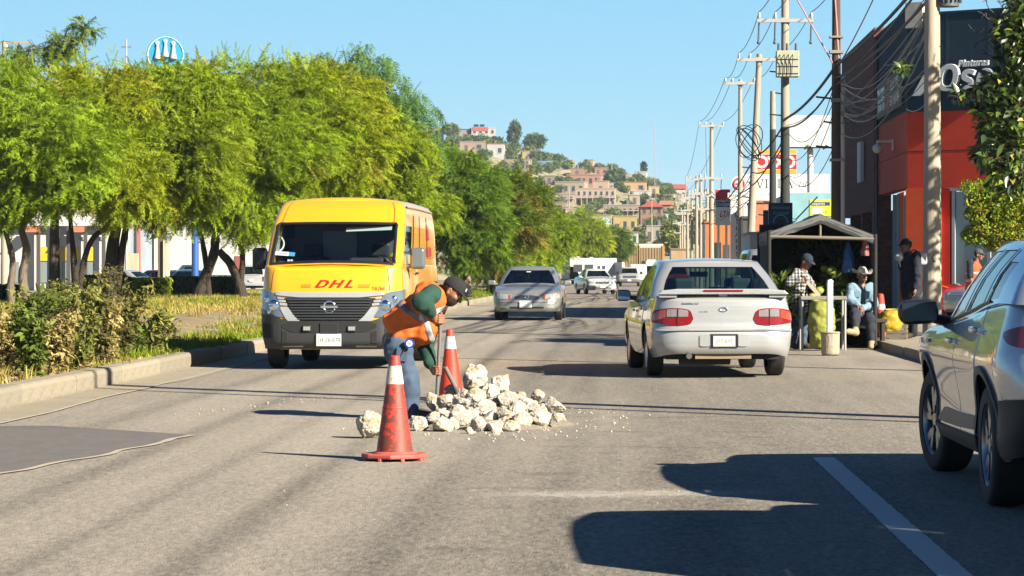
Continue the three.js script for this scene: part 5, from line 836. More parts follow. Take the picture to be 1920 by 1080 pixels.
// ---------- hedges, median plants, grass ----------
{
  const cg = clusterGeo(31, 9, .075, .04, .14), r = rng(77);
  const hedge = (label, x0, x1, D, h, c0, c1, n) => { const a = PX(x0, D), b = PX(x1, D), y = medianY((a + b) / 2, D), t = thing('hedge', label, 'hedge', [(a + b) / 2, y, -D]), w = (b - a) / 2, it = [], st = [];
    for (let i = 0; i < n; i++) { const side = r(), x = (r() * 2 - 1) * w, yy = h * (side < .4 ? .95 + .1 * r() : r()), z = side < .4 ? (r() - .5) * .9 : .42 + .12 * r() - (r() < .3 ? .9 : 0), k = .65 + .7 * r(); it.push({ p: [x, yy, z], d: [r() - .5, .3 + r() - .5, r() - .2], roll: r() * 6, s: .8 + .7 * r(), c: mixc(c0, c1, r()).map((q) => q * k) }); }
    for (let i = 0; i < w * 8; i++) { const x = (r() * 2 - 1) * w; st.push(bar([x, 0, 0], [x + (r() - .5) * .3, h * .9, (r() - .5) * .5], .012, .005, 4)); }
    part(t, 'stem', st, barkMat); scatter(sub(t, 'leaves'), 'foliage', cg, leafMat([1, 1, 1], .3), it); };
  hedge('clipped hedge in brightened sunlit leaf colours below the maroon car', 247, 315, 96, .66, [.15, .22, .01], [.22, .25, .01], 2600);  // sunlight is put into these leaf colours
  hedge('clipped hedge with shade put into its leaf colours behind the leaning tree trunk', 318, 446, 100, .62, [.03, .06, .010], [.08, .11, .012], 3600);  // shade is put into these leaf colours
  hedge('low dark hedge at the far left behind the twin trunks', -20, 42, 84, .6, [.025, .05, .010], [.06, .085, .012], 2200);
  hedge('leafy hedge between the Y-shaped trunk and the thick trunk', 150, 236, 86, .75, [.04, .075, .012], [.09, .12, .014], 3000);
  // tall weedy plants at the kerb: [px, py of the foot, D, height, kind]
  const lg = [clusterGeo(41, 8, .105, .036, .14), clusterGeo(42, 8, .085, .032, .14), clusterGeo(43, 9, .065, .032, .12)];
  const plants = [['leafy green plant arching over the kerb at the far left', 60, 28.2, .88, 'green', .42], ['dry brown bush behind the leafy plant at the left edge', 15, 29.5, .72, 'brown', .5], ['sparse dry brown bush right of the leafy plant', 112, 29.4, .70, 'brown', .5], ['tall brown-leaved weed with dark stems standing mid-way along the bushes', 150, 31, .92, 'mixed', .36], ['upright weed with a single dark leafy stalk', 187, 32.2, 1.22, 'stalk', .30], ['brown weedy bush with thin twigs behind the kerb joint', 205, 32.5, .72, 'brown', .45], ['tall thin weed with olive leaves in front of the bare earth', 228, 34, 1.25, 'stalk', .34], ['small green weed at the right end of the bushes', 262, 35, .62, 'green', .42], ['tall green weed growing in front of the twin trunks', 90, 33, 1.0, 'mixed', .40], ['greyish leafy weed at the edge of the shadow on the verge', 284, 35.5, .58, 'mixed', .35], ['leafy bush in the middle of the verge behind the brown weeds', 128, 38, .8, 'mixed', .5]];
  for (const [label, px, D, h, kind, w] of plants) {
    const X = PX(px, D), y = medianY(Math.min(X, KL - .2), D) - .02, t = thing('weed_plant', label, 'plant', [X, y, -D]), stems = [], it = [], ns = kind === 'stalk' ? 3 : 7;
    const cols = { green: [[.065, .105, .012], [.125, .155, .025]], brown: [[.21, .165, .05], [.33, .27, .11]], mixed: [[.10, .14, .02], [.23, .21, .05]], stalk: [[.07, .08, .02], [.15, .13, .03]] }[kind];
    for (let i = 0; i < ns; i++) { const a = r() * 6.283, q = w * (.2 + .8 * r()), e = [q * Math.cos(a), h * (.65 + .4 * r()), q * Math.sin(a) * .8], m = [e[0] * .35, e[1] * .55, e[2] * .35]; stems.push(limb([[e[0] * .1, 0, e[2] * .1], m, e], .011, .003, 5));
      const nl = kind === 'stalk' ? 44 : 26; for (let k = 0; k < nl; k++) { const u = .12 + .9 * r(), p = u < .5 ? [lerp(e[0] * .1, m[0], u * 2), m[1] * u * 2, lerp(e[2] * .1, m[2], u * 2)] : [lerp(m[0], e[0], u * 2 - 1), lerp(m[1], e[1], u * 2 - 1), lerp(m[2], e[2], u * 2 - 1)], kk = .7 + .7 * r(); it.push({ p: [p[0] + (r() - .5) * .16, p[1] + (r() - .5) * .08, p[2] + (r() - .5) * .16], d: [r() - .5, -.25 + (r() - .5) * .7, r() - .5], roll: (r() - .5) * 2, s: .6 + .6 * r(), c: mixc(cols[0], cols[1], r()).map((z) => z * kk) }); } }
    part(t, 'stem', stems, grainy([.10, .065, .035], .9, 2)); scatter(sub(t, 'leaves'), 'foliage', lg[kind === 'green' ? 0 : kind === 'brown' ? 2 : 1], leafMat([1, 1, 1], .3), it);
  }
  // grass: tufts of blades
  const tuft = (seed, n, h, sp) => { const q = rng(seed), pos = [], idx = []; for (let i = 0; i < n; i++) { const a = q() * 6.283, x = (q() - .5) * sp, z = (q() - .5) * sp, L = h * (.5 + .6 * q()), lean = .2 + .5 * q(), w = .006 + .004 * q(), k = pos.length / 3, dx = Math.cos(a), dz = Math.sin(a); pos.push(x - dz * w, 0, z + dx * w, x + dz * w, 0, z - dx * w, x + dx * lean * L * .35 - dz * w * .7, L * .6, z + dz * lean * L * .35 + dx * w * .7, x + dx * lean * L * .35 + dz * w * .7, L * .6, z + dz * lean * L * .35 - dx * w * .7, x + dx * lean * L, L, z + dz * lean * L); idx.push(k, k + 1, k + 2, k + 1, k + 3, k + 2, k + 2, k + 3, k + 4); } const g = new THREE.BufferGeometry(); g.setAttribute('position', new THREE.Float32BufferAttribute(pos, 3)); g.setIndex(idx); g.computeVertexNormals(); return g; };
  const tg = [tuft(1, 26, .20, .3), tuft(2, 30, .26, .34), tuft(3, 22, .12, .3)], dry = [[], [], []], green = [[], [], []];
  const bare = (X, D) => Math.exp(-(((X + 9.2) / 2.1) ** 2 + ((D - 47) / 14) ** 2)) + .8 * Math.exp(-(((X + 7.4) / .7) ** 2 + ((D - 33) / 6) ** 2)) ;
  for (let i = 0; i < 46000; i++) {
    const D = 24 + Math.pow(r(), 1.4) * 125, X = KL - .22 - Math.pow(r(), 1.2) * 12.6, b = bare(X, D), n = fbm(X * .35, D * .12, 3, 3); const kn = KL - X; if (D < 33 && kn < 2.4 && r() < .9 || r() < b * 1.35 || n < .04 && r() < .8) continue;
    const near = KL - X, gf = sstep(2.6, .6, near) * sstep(30, 35, D) + (D > 60 ? .30 : 0) + n * .9 + (D < 31 ? -.1 : 0); const isG = r() < gf, k = .7 + .6 * r();
    const e = { p: [X, medianY(X, D) - .01, -D], d: [r() - .5, 0, r() - .5], roll: 0, s: [1 + .4 * r(), (isG ? .62 : .55) * (.6 + .7 * r()), 1], c: (isG ? mixc([.13, .20, .006], [.21, .25, .01], r()) : mixc([.42, .32, .10], [.34, .28, .06], r())).map((z) => z * k) };
    (isG ? green : dry)[i % 3].push(e);
  }
  const gm = leafMat([1, 1, 1], .35);
  const gd = thing('dry_grass', 'dry straw-coloured grass over the median', 'grass'), gg = thing('green_grass', 'short green grass along the kerb', 'grass'); gd.userData.kind = gg.userData.kind = 'stuff';
  dry.forEach((it, i) => it.length && scatter(gd, 'tufts', tg[i], gm, it, 'stuff')); green.forEach((it, i) => it.length && scatter(gg, 'tufts', tg[i], gm, it, 'stuff'));
  // litter of dead leaves at the foot of the bushes
  const lit = []; for (let i = 0; i < 2600; i++) { const D = 26 + r() * 12, X = KL - .25 - r() * 1.6; lit.push({ p: [X, medianY(X, D) + .012, -D], d: [r() - .5, (r() - .5) * .4, r() - .5], roll: (r() - .5) * 2, s: .5 + .6 * r(), c: mixc([.22, .13, .05], [.32, .22, .11], r()) }); }
  const li = scatter(null, 'leaf_litter', leafGeo(.08, .035), mat([1, 1, 1], .9), lit, 'stuff'); li.userData.label = 'dead brown leaves lying under the kerbside weeds'; li.userData.category = 'leaf litter';
}
// ---------- figures: one field per body and garment, meshed by surface nets ----------
function surfaceNets(f, lo, hi, cell) {
  const n = [0, 1, 2].map((k) => Math.ceil((hi[k] - lo[k]) / cell) + 2), [nx, ny, nz] = n, val = new Float32Array(nx * ny * nz), id = (x, y, z) => x + nx * (y + ny * z);
  for (let z = 0; z < nz; z++) for (let y = 0; y < ny; y++) for (let x = 0; x < nx; x++) val[id(x, y, z)] = f(lo[0] + x * cell, lo[1] + y * cell, lo[2] + z * cell);
  const vert = new Int32Array(nx * ny * nz).fill(-1), pos = [], idx = [];
  for (let z = 0; z + 1 < nz; z++) for (let y = 0; y + 1 < ny; y++) for (let x = 0; x + 1 < nx; x++) {
    let c = 0, s0 = 0, s1 = 0, s2 = 0, m = 0; const v = [];
    for (let k = 0; k < 8; k++) { const q = val[id(x + (k & 1), y + (k >> 1 & 1), z + (k >> 2))]; v.push(q); if (q < 0) m |= 1 << k; }
    if (m === 0 || m === 255) continue;
    for (let a = 0; a < 8; a++) for (let b = 0; b < 3; b++) { if (a & (1 << b)) continue; const d = a | (1 << b); if ((v[a] < 0) === (v[d] < 0)) continue; const t = v[a] / (v[a] - v[d]); s0 += (a & 1) + (b === 0 ? t : 0); s1 += (a >> 1 & 1) + (b === 1 ? t : 0); s2 += (a >> 2) + (b === 2 ? t : 0); c++; }
    vert[id(x, y, z)] = pos.length / 3; pos.push(lo[0] + (x + s0 / c) * cell, lo[1] + (y + s1 / c) * cell, lo[2] + (z + s2 / c) * cell);
  }
  const quad = (a, b, c, d, flip) => flip ? idx.push(a, c, b, a, d, c) : idx.push(a, b, c, a, c, d);
  for (let z = 1; z + 1 < nz; z++) for (let y = 1; y + 1 < ny; y++) for (let x = 1; x + 1 < nx; x++) {
    const q = val[id(x, y, z)] < 0;
    if (q !== val[id(x + 1, y, z)] < 0) quad(vert[id(x, y - 1, z - 1)], vert[id(x, y, z - 1)], vert[id(x, y, z)], vert[id(x, y - 1, z)], !q);
    if (q !== val[id(x, y + 1, z)] < 0) quad(vert[id(x - 1, y, z - 1)], vert[id(x - 1, y, z)], vert[id(x, y, z)], vert[id(x, y, z - 1)], !q);
    if (q !== val[id(x, y, z + 1)] < 0) quad(vert[id(x - 1, y - 1, z)], vert[id(x, y - 1, z)], vert[id(x, y, z)], vert[id(x - 1, y, z)], !q);
  }
  const g = new THREE.BufferGeometry(); g.setAttribute('position', new THREE.Float32BufferAttribute(pos, 3)); g.setIndex(idx); g.computeVertexNormals(); return g;
}
const smin = (a, b, k) => { const h = clamp(.5 + .5 * (b - a) / k, 0, 1); return b + (a - b) * h - k * h * (1 - h); };
function boneDist(b, x, y, z) {                              // b: [a, b, ra, rb]
  const [A, B, ra, rb] = b, dx = B[0] - A[0], dy = B[1] - A[1], dz = B[2] - A[2], L = dx * dx + dy * dy + dz * dz || 1e-9, t = clamp(((x - A[0]) * dx + (y - A[1]) * dy + (z - A[2]) * dz) / L, 0, 1);
  return Math.hypot(x - A[0] - dx * t, y - A[1] - dy * t, z - A[2] - dz * t) - (ra + (rb - ra) * t);
}
function field(bones, k, grow = 0, fold = 0) { return (x, y, z) => { let d = 9; for (const b of bones) d = smin(d, boneDist(b, x, y, z) , k); return d - grow - (fold ? fold * (noise(x * 14, y * 9, z * 14) + .6 * noise(x * 5 + 3, y * 17, z * 6)) : 0); }; }
function boundsOf(bones, pad) { const lo = [9, 9, 9], hi = [-9, -9, -9]; for (const [a, b, ra, rb] of bones) for (const [p, r] of [[a, ra], [b, rb]]) for (let k = 0; k < 3; k++) { lo[k] = Math.min(lo[k], p[k] - r - pad); hi[k] = Math.max(hi[k], p[k] + r + pad); } return [lo, hi]; }
const blob = (bones, cell, k = .03, grow = 0, fold = 0, clip) => { const f = field(bones, k, grow, fold), [lo, hi] = boundsOf(bones, grow + cell * 2 + .02); return surfaceNets(clip ? (x, y, z) => Math.max(f(x, y, z), clip(x, y, z)) : f, lo, hi, cell); };
const add = (a, b, s = 1) => [a[0] + b[0] * s, a[1] + b[1] * s, a[2] + b[2] * s], sub3 = (a, b) => [a[0] - b[0], a[1] - b[1], a[2] - b[2]], nrm = (a) => { const l = Math.hypot(...a) || 1; return [a[0] / l, a[1] / l, a[2] / l]; }, crs = (a, b) => [a[1] * b[2] - a[2] * b[1], a[2] * b[0] - a[0] * b[2], a[0] * b[1] - a[1] * b[0]], dt = (a, b) => a[0] * b[0] + a[1] * b[1] + a[2] * b[2], mx3 = (a, b, t) => [lerp(a[0], b[0], t), lerp(a[1], b[1], t), lerp(a[2], b[2], t)];
// hand closed round a bar: bones for palm, four fingers and thumb
function gripHand(w, at, axis, rad, s = 1) {
  const ax = nrm(axis); let u = sub3(w, at); u = nrm(add(u, ax, -dt(u, ax))); const v = crs(ax, u), bones = [], on = (a, R, off) => add(add(add(at, u, R * Math.cos(a)), v, s * R * Math.sin(a)), ax, off);
  const R = rad + .011, len = [.9, 1, .95, .8];
  for (let i = 0; i < 4; i++) { const off = (i - 1.5) * .0205, k0 = on(.55, R + .012, off), st = [.55, 1.5, 2.5, 3.5].map((a) => a * (i === 3 ? .92 : 1) * (len[i] * .4 + .6)); bones.push([on(-.25, R + .016, off), k0, .0125, .0115]); for (let j = 0; j < 3; j++) bones.push([on(st[j], R + (j ? 0 : .01), off), on(st[j + 1], R, off), .0108 - j * .001, .0098 - j * .001]); }
  bones.push([w, on(-.2, R + .022, .01), .026, .026], [w, on(-.2, R + .022, -.02), .026, .022], [on(-.2, R + .02, .028), on(-1.2, R + .004, .04), .014, .012], [on(-1.2, R + .004, .04), on(-2.3, R, .032), .0115, .0095]);
  return bones;
}
// relaxed hand hanging along dir, palm facing n
function looseHand(w, dir, n, s = 1, curl = .5) {
  const d = nrm(dir), p = nrm(add(n, d, -dt(n, d))), side = crs(d, p), bones = [], o = (f, a, h) => add(add(add(w, d, f), side, a * s), p, h);
  bones.push([o(.0, 0, 0), o(.07, .012, .004), .026, .022], [o(.0, 0, 0), o(.07, -.018, .004), .025, .021], [o(.045, .028, .004), o(.082, .032, .004), .014, .012], [o(.045, -.028, .004), o(.078, -.034, .004), .014, .012]);
  [[.032, .068, .0], [.011, .078, .002], [-.011, .072, .0], [-.032, .056, -.004]].forEach(([a, L, q], i) => { let pt = o(.085 + q, a, .004), ang = .15 + curl * .3; for (let j = 0; j < 3; j++) { const l = L * [.45, .32, .23][j], e = add(add(pt, d, l * Math.cos(ang)), p, l * Math.sin(ang)); bones.push([pt, e, .0098 - j * .001, .009 - j * .001]); pt = e; ang += curl * (.55 + .1 * i); } });
  bones.push([o(.02, .028, .008), o(.05, .052, .022), .015, .012], [o(.05, .052, .022), o(.082, .058, .034), .0115, .009]);
  return bones;
}
function headGeo(q) {                                       // own axes: z forward, y up, eyes at half height
  const e = (x, y, z, c, r) => Math.hypot((x - c[0]) / r[0], (y - c[1]) / r[1], (z - c[2]) / r[2]);
  const el = (x, y, z, c, r) => (e(x, y, z, c, r) - 1) * Math.min(...r);
  const f = (x, y, z) => { const X = Math.abs(x);
    let d = el(x, y, z, [0, .035, -.012], [.074, .088, .093]); d = smin(d, el(x, y, z, [0, -.035, .022], [.058, .075, .066]), .03); d = smin(d, el(x, y, z, [0, -.088, .056], [.026, .022, .026]), .02);
    d = smin(d, el(X, y, z, [.042, -.022, .058], [.022, .02, .022]), .02); d = smin(d, boneDist([[0, .012, .088], [0, -.028, .108], .009, .014], x, y, z), .012); d = smin(d, el(X, y, z, [.012, -.03, .098], [.011, .008, .012]), .008);
    d = smin(d, el(x, y, z, [0, .022, .076], [.056, .012, .014]), .014); d = -smin(-d, el(X, y, z, [.032, .003, .094], [.017, .011, .014]), .008);
    d = smin(d, el(x, y, z, [0, -.054, .087], [.024, .007, .010]), .006); d = smin(d, el(x, y, z, [0, -.066, .084], [.020, .007, .010]), .006);
    d = smin(d, Math.max(el(X, y, z, [.077, -.005, -.012], [.012, .034, .021]), -el(X, y, z, [.088, -.003, -.006], [.008, .022, .012])), .006);
    return d; };
  return surfaceNets(f, [-.11, -.13, -.13], [.11, .14, .14], q.cell ?? .0045);
}
const skinMat = (c) => mat(c, .55, 0, { map: rep(grainTex, 2) });
// J: joints in the figure's own axes; side +1 = R
function person(label, pos, turn, J, q) {
  const t = thing('person', label, 'person', pos, turn), cell = q.cell ?? .013, S = q.build ?? 1;
  const sideV = nrm(sub3(J.shR, J.shL)), chest = J.chest ?? mx3(J.shR, J.shL, .5), bones = [], tor = [];
  for (const s of [-1, 1]) { tor.push([add(J.pelvis, sideV, s * .075 * S), add(chest, sideV, s * .085 * S), .105 * S, .112 * S]); tor.push([add(chest, sideV, s * .07 * S), s > 0 ? J.shR : J.shL, .09 * S, .062 * S]); }
  if (q.belly) tor.push([add(mx3(J.pelvis, chest, .3), q.belly), add(mx3(J.pelvis, chest, .55), q.belly, .8), .11, .1]);
  const arms = {}, legs = {};
  for (const k of ['R', 'L']) {
    arms[k] = [[J['sh' + k], J['el' + k], .056 * S, .045 * S], [J['el' + k], J['wr' + k], .043 * S, .029 * S]];
    legs[k] = [[J['hip' + k], J['kn' + k], .088 * S, .06 * S], [J['kn' + k], mx3(J['kn' + k], J['an' + k], .35), .058 * S, .058 * S], [mx3(J['kn' + k], J['an' + k], .35), J['an' + k], .058 * S, .04 * S]];
  }
  const hip = [[J.hipR, J.hipL, .115 * S, .115 * S], [J.pelvis, mx3(J.hipR, J.hipL, .5), .12 * S, .11 * S]];
  const hd = q.head, f = nrm(hd.fwd), up0 = hd.up ?? [0, 1, 0], sx = nrm(crs(up0, f)), up = crs(f, sx), HM = new THREE.Matrix4().makeBasis(V3(...sx), V3(...up), V3(...f)).setPosition(...hd.pos), hs = hd.scale ?? 1; HM.scale(V3(hs, hs, hs));
  const neckTop = add(add(hd.pos, up, -.06), f, -.02);
  bones.push(...tor, ...hip, [add(chest, sub3(hd.pos, chest), .25), neckTop, .058, .052]);
  for (const k of ['R', 'L']) bones.push(...arms[k], ...legs[k], [J['an' + k], J['to' + k], .042, .03]);
  const hands = []; for (const k of ['R', 'L']) if (q.hands[k]) hands.push(blob([...q.hands[k], [mx3(J['el' + k], J['wr' + k], .7), J['wr' + k], .031, .028]], q.handCell ?? .0045, .008));
  const head = headGeo({ cell: q.headCell }).applyMatrix4(HM);
  const body = part(t, 'body', merge([blob(bones, cell, .035), head, hands].flat()), skinMat(q.skin ?? [.22, .105, .06]));
  const H = (g) => g.applyMatrix4(HM);
  for (const s of [-1, 1]) { const e = part(body, 'eye', H(ball(.0125, s * .032, .003, .079, 1, .62, 1)), mat([.6, .58, .55], .2)); void e; part(body, 'eyebrow', H(tube([[s * .016, .021, .094], [s * .034, .026, .089], [s * .052, .02, .074]], .0045, 8, 5)), q.hairMat ?? M.under); }
  for (const s of [-1, 1]) part(body, 'pupil', H(ball(.0062, s * .032, .003, .0895, 1, 1, .5)), M.under);
  part(body, 'mouth', H(rbox(.036, .004, .006, .002, 0, -.0605, .094)), mat([.10, .03, .025], .5));
  if (q.hair !== false) part(body, 'hair', H(surfaceNets((x, y, z) => { const d = (Math.hypot(x / .079, (y - .035) / .094, (z + .012) / .099) - 1) * .079 - .002 * noise(x * 90, y * 60, z * 90); return Math.max(d, z - .055 - .25 * (y - .06), -.05 - y + (z > -.03 ? (z + .03) * 1.6 : 0)); }, [-.11, -.1, -.13], [.11, .15, .13], .006)), q.hairMat ?? M.under);
  if (q.beard) part(body, 'beard', H(surfaceNets((x, y, z) => { const d = (Math.hypot(x / .064, (y + .045) / .08, (z - .022) / .073) - 1) * .06 - .003 * noise(x * 120, y * 120, z * 120); return Math.max(d, y + .03 - Math.abs(x) * .55, -z + .0); }, [-.1, -.15, -.05], [.1, .03, .13], .005)), q.hairMat ?? M.under);
  if (q.moustache) part(body, 'moustache', H(tube([[-.034, -.056, .088], [-.016, -.046, .102], [0, -.045, .106], [.016, -.046, .102], [.034, -.056, .088]], .0075, 14, 6)), q.moustache);
  const cap = q.cap; if (cap) { const c = part(t, 'cap', [H(surfaceNets((x, y, z) => Math.max((Math.hypot(x / .086, (y - .045) / .098, (z + .008) / .106) - 1) * .085, .032 - y - .12 * z * 0), [-.12, .0, -.14], [.12, .17, .14], .006)), H(tr(ext([[-.075, 0], [-.07, .055], [-.04, .092], [0, .1], [.04, .092], [.07, .055], [.075, 0]], .006, .002), 0, .046, .062, Math.PI / 2 + .22, 0, 0)), H(ball(.008, 0, .143, -.008))], cap.m); if (cap.badge) part(c, 'badge', H(rbox(.045, .03, .006, .004, 0, .085, .093, -.25)), cap.badge); }
  if (q.hat) { const pts = []; part(t, 'hat', [H(gridGeo(40, 4, (i, j) => { const a = i / 40 * 6.2832, R = lerp(.08, .175, j / 4), c = Math.cos(a), s = Math.sin(a); return [R * c * .98, .06 + .075 * Math.pow(Math.abs(c), 2.5) * (j / 4) ** 1.4 - .02 * (j / 4) * Math.abs(s), R * 1.12 * s]; })), H(surfaceNets((x, y, z) => Math.max((Math.hypot(x / (.088 - .02 * clamp((y - .08) / .1, 0, 1)), (y - .06) / .125, z / .105) - 1) * .085 + .03 * Math.exp(-((x / .022) ** 2)) * sstep(.12, .19, y), .055 - y), [-.12, .03, -.14], [.12, .22, .14], .007)), H(tr(new THREE.TorusGeometry(.09, .006, 6, 30), 0, .066, 0, Math.PI / 2, 0, 0, [1, 1, 1.14]))], q.hat); void pts; }
  const wear = q.wear(t, { tor, arms, legs, hip, bones, cell, J, chest, sideV, H }); void wear;
  for (const k of ['R', 'L']) { const a = J['an' + k], to = J['to' + k]; part(t, 'shoe', blob([[add(a, nrm(sub3(to, a)), -.02), to, .047, .04], [add(to, [0, .0, 0]), add(to, nrm([to[0] - a[0], 0, to[2] - a[2]]), .05), .04, .034], [a, add(a, [0, .05, 0]), .048, .05]], .01, .03, .006, 0, (x, y) => (q.floor ?? .0) + .002 - y), q.shoes ?? M.under); }
  return t;
}
const cloth = (c, more = {}) => mat(c, .92, 0, { map: rep(grainTex, 2.5), bumpMap: rep(roughTex, 26), bumpScale: .002, ...more });
const plaidTex = canvasTex(256, 256, (c, w) => { c.fillStyle = '#9a9a98'; c.fillRect(0, 0, w, w); for (let i = 0; i < 4; i++) { c.fillStyle = 'rgba(22,24,32,.62)'; c.fillRect(i * 64, 0, 22, w); c.fillRect(0, i * 64, w, 22); c.fillStyle = 'rgba(225,225,220,.55)'; c.fillRect(i * 64 + 32, 0, 14, w); c.fillRect(0, i * 64 + 32, w, 14); c.fillStyle = 'rgba(30,30,40,.6)'; c.fillRect(i * 64 + 54, 0, 3, w); c.fillRect(0, i * 64 + 54, w, 3); } }, true);
const denim = cloth([.050, .080, .132]), denimDark = cloth([.016, .020, .035]);
const U = (g) => worldUV(g, 1);

// ----- the road worker bent over the rubble -----
const WD = 23.4, wx = (px) => (px - 770) / (F / WD), wy = (py) => (785 - py) / (F / WD);
{
  const orange = cloth([.66, .125, .012], { roughness: .8 }), green = cloth([.010, .05, .034]), tape = mat([.36, .37, .37], .35, .3), grey = mat([.10, .11, .13], .6);  // grey: the tape with shade put into its colour; tape: its lit tone
  const j = (px, py, z) => [wx(px), wy(py), z];
  const J = { pelvis: j(746, 641, 0), chest: j(802, 566, 0), shR: j(812, 552, .19), shL: j(822, 562, -.17), elR: j(797, 566, .40), wrR: j(815, 590, .22), elL: j(797, 645, -.02), wrL: j(809, 686, .12), hipR: j(748, 652, .095), hipL: j(746, 650, -.09), knR: j(768, 714, .12), knL: j(760, 712, -.10), anR: j(772, 772, .12), anL: j(764, 772, -.12), toR: j(800, 779, .13), toL: j(790, 779, -.12) };
  const bx = 0.245, bz = .165, bTop = [wx(829), wy(590), bz], bBot = [wx(820), wy(772), bz - .02], bAx = nrm(sub3(bTop, bBot)), onBar = (py) => mx3(bTop, bBot, (py - 590) / 182);
  void bx;
  const worker = person('bent-over road worker in orange vest, green shirt, jeans and black cap gripping a bar', [PX(770, WD), 0, -WD], 0, J, {
    cell: .011, handCell: .004, skin: [.27, .115, .062], hairMat: mat([.012, .009, .008], .9), beard: true, floor: .0,
    head: { pos: j(848, 548, .02), fwd: [.80, -.58, .14], up: [.58, .80, 0], scale: 1.0 }, hands: { R: gripHand(J.wrR, onBar(598), bAx, .017, 1), L: gripHand(J.wrL, onBar(694), bAx, .017, 1) },
    belly: [.05, -.06, 0], cap: { m: cloth([.012, .011, .012]), badge: mat([.45, .45, .42], .6) }, shoes: mat([.05, .035, .025], .8),
    wear(t, k) {
      part(t, 'shirt', U(blob([...k.tor.filter((q, i) => i % 2).map(([a, b, r0, r1]) => [a, b, r0 - .02, r1]), ...k.tor.filter((q, i) => !(i % 2)).map(([a, b, r0, r1]) => [mx3(a, b, .3), b, r0 - .022, r1 - .022]), [J.shR, J.elR, .07, .06], [J.elR, mx3(J.elR, J.wrR, .78), .058, .042], [J.shL, J.elL, .07, .06], [J.elL, mx3(J.elL, J.wrL, .85), .058, .045]], .009, .04, .014, .012)), green);
      const vb = [...k.tor.filter((q, i) => !(i % 2)).map(([a, b, r0, r1]) => [mx3(a, b, .22), mx3(a, b, 1.05), r0 + .010, r1 + .018]), [mx3(k.chest, J.shR, .55), mx3(k.chest, J.shL, .55), .115, .115], [j(800, 590, .10), j(808, 618, .12), .10, .075], [j(800, 590, -.1), j(808, 618, -.1), .1, .075], [j(775, 612, .09), j(796, 628, .11), .10, .075], [j(733, 603, .1), j(758, 588, .1), .06, .09], [j(733, 603, -.1), j(758, 588, -.1), .06, .09]];
      const armhole = (x, y, z) => .095 - Math.min(Math.hypot(x - J.shR[0] - .01, y - J.shR[1] + .01, (z - J.shR[2] - .1) * .8), Math.hypot(x - J.shL[0], y - J.shL[1], (z - J.shL[2] + .1) * .8));
      const vest = part(t, 'safety_vest', U(blob(vb, .009, .045, .011, .022, armhole)), orange);
      const vf = field(vb, .045, .011, .022), along = nrm(sub3(k.chest, J.pelvis));
      const band = (o, n, w, m, extra) => { const [lo, hi] = boundsOf(vb, .04); part(vest, 'reflective_stripe', surfaceNets((x, y, z) => { const d = (x - o[0]) * n[0] + (y - o[1]) * n[1] + (z - o[2]) * n[2]; let q = Math.max(vf(x, y, z) - .005, -(vf(x, y, z) + .012), Math.abs(d) - w, armhole(x, y, z)); if (extra) q = Math.max(q, extra(x, y, z)); return q; }, lo, hi, .008), m); };
      band(j(776, 588, 0), along, .027, grey, (x, y) => (x - wx(786)) * .8 - (y - wy(600)) * .2 - .02);
      const n2 = nrm([.95, .30, 0]); band(j(801, 600, 0), n2, .026, tape, (x, y) => y - wy(578)); band(j(801, 588, 0), nrm([-.35, 1, .1]), .024, tape, (x) => wx(788) - x);
      part(t, 'trousers', U(blob([...k.hip, ...k.legs.R.map(([a, b, r0, r1]) => [a, b, r0 + .012, r1 + .018]), ...k.legs.L.map(([a, b, r0, r1]) => [a, b, r0 + .012, r1 + .018]), [J.anR, add(J.anR, [0, .05, 0]), .062, .062], [J.anL, add(J.anL, [0, .05, 0]), .062, .062]], .0095, .035, .014, .016, (x, y, z) => { const d = (x - wx(742)) * -.45 + (y - wy(620)) * .89; return Math.max(d, .02 - y); })), denim);
      part(t, 'belt', surfaceNets((x, y, z) => { const d = (x - wx(742)) * -.45 + (y - wy(621)) * .89, q = field(k.hip, .035, .020)(x, y, z); return Math.max(q, -(q + .012), Math.abs(d) - .018); }, [wx(742) - .25, wy(613) - .2, -.28], [wx(742) + .3, wy(613) + .2, .28], .007), mat([.10, .05, .025], .6));
      part(t, 'undershirt', U(blob([[add(mx3(J.pelvis, k.chest, .2), [.05, .0, .06]), add(mx3(J.pelvis, k.chest, .5), [0.03, -.03, .06]), .09, .09], [add(mx3(J.pelvis, k.chest, .2), [.05, 0, -.06]), add(mx3(J.pelvis, k.chest, .5), [.03, -.03, -.06]), .09, .09]], .012, .04, .02, .012)), cloth([.09, .025, .02]));
      part(t, 'pocket', rbox(.1, .12, .012, .006, wx(757), wy(664), .226, 0, .1, -.1), denim);
    } });
  const T = [worker.position.x, 0, -WD], g = (p) => add(T, p);
  const bar2 = thing('digging_bar', 'grey steel digging bar held upright in both hands of the road worker', 'steel bar', g(bBot)); const o = (p) => sub3(g(p), g(bBot));
  part(bar2, 'shaft', bar(o(bBot), o(add(bTop, bAx, .02)), .0165, .0165, 14), mat([.17, .16, .145], .5, .5)); part(bar2, 'tip', bar([0, -.10, 0], [0, 0, 0], .006, .0165, 10), mat([.17, .16, .15], .5, .5));
  const tape2 = thing('tape_measure', 'round blue and white tape measure clipped to the worker\'s jeans', 'tape measure', g([wx(772), wy(643), .25]));
  part(tape2, 'case', cyl(.042, .042, .03, 0, 0, 0, Math.PI / 2, 0, .1, 24), mat([.01, .05, .30], .35)); part(tape2, 'face', cyl(.027, .027, .004, 0, 0, .017, Math.PI / 2, 0, 0, 24), mat([.55, .56, .55], .5)); for (let i = 0; i < 3; i++) part(tape2, 'print', box(.026, .004, .002, .002, .01 - i * .01, .0205), mat([.05, .1, .3], .5)); part(tape2, 'strap', tube([[-.03, -.02, 0], [-.05, -.06, -.01], [-.085, -.12, -.02]], .004, 10, 5), M.under);
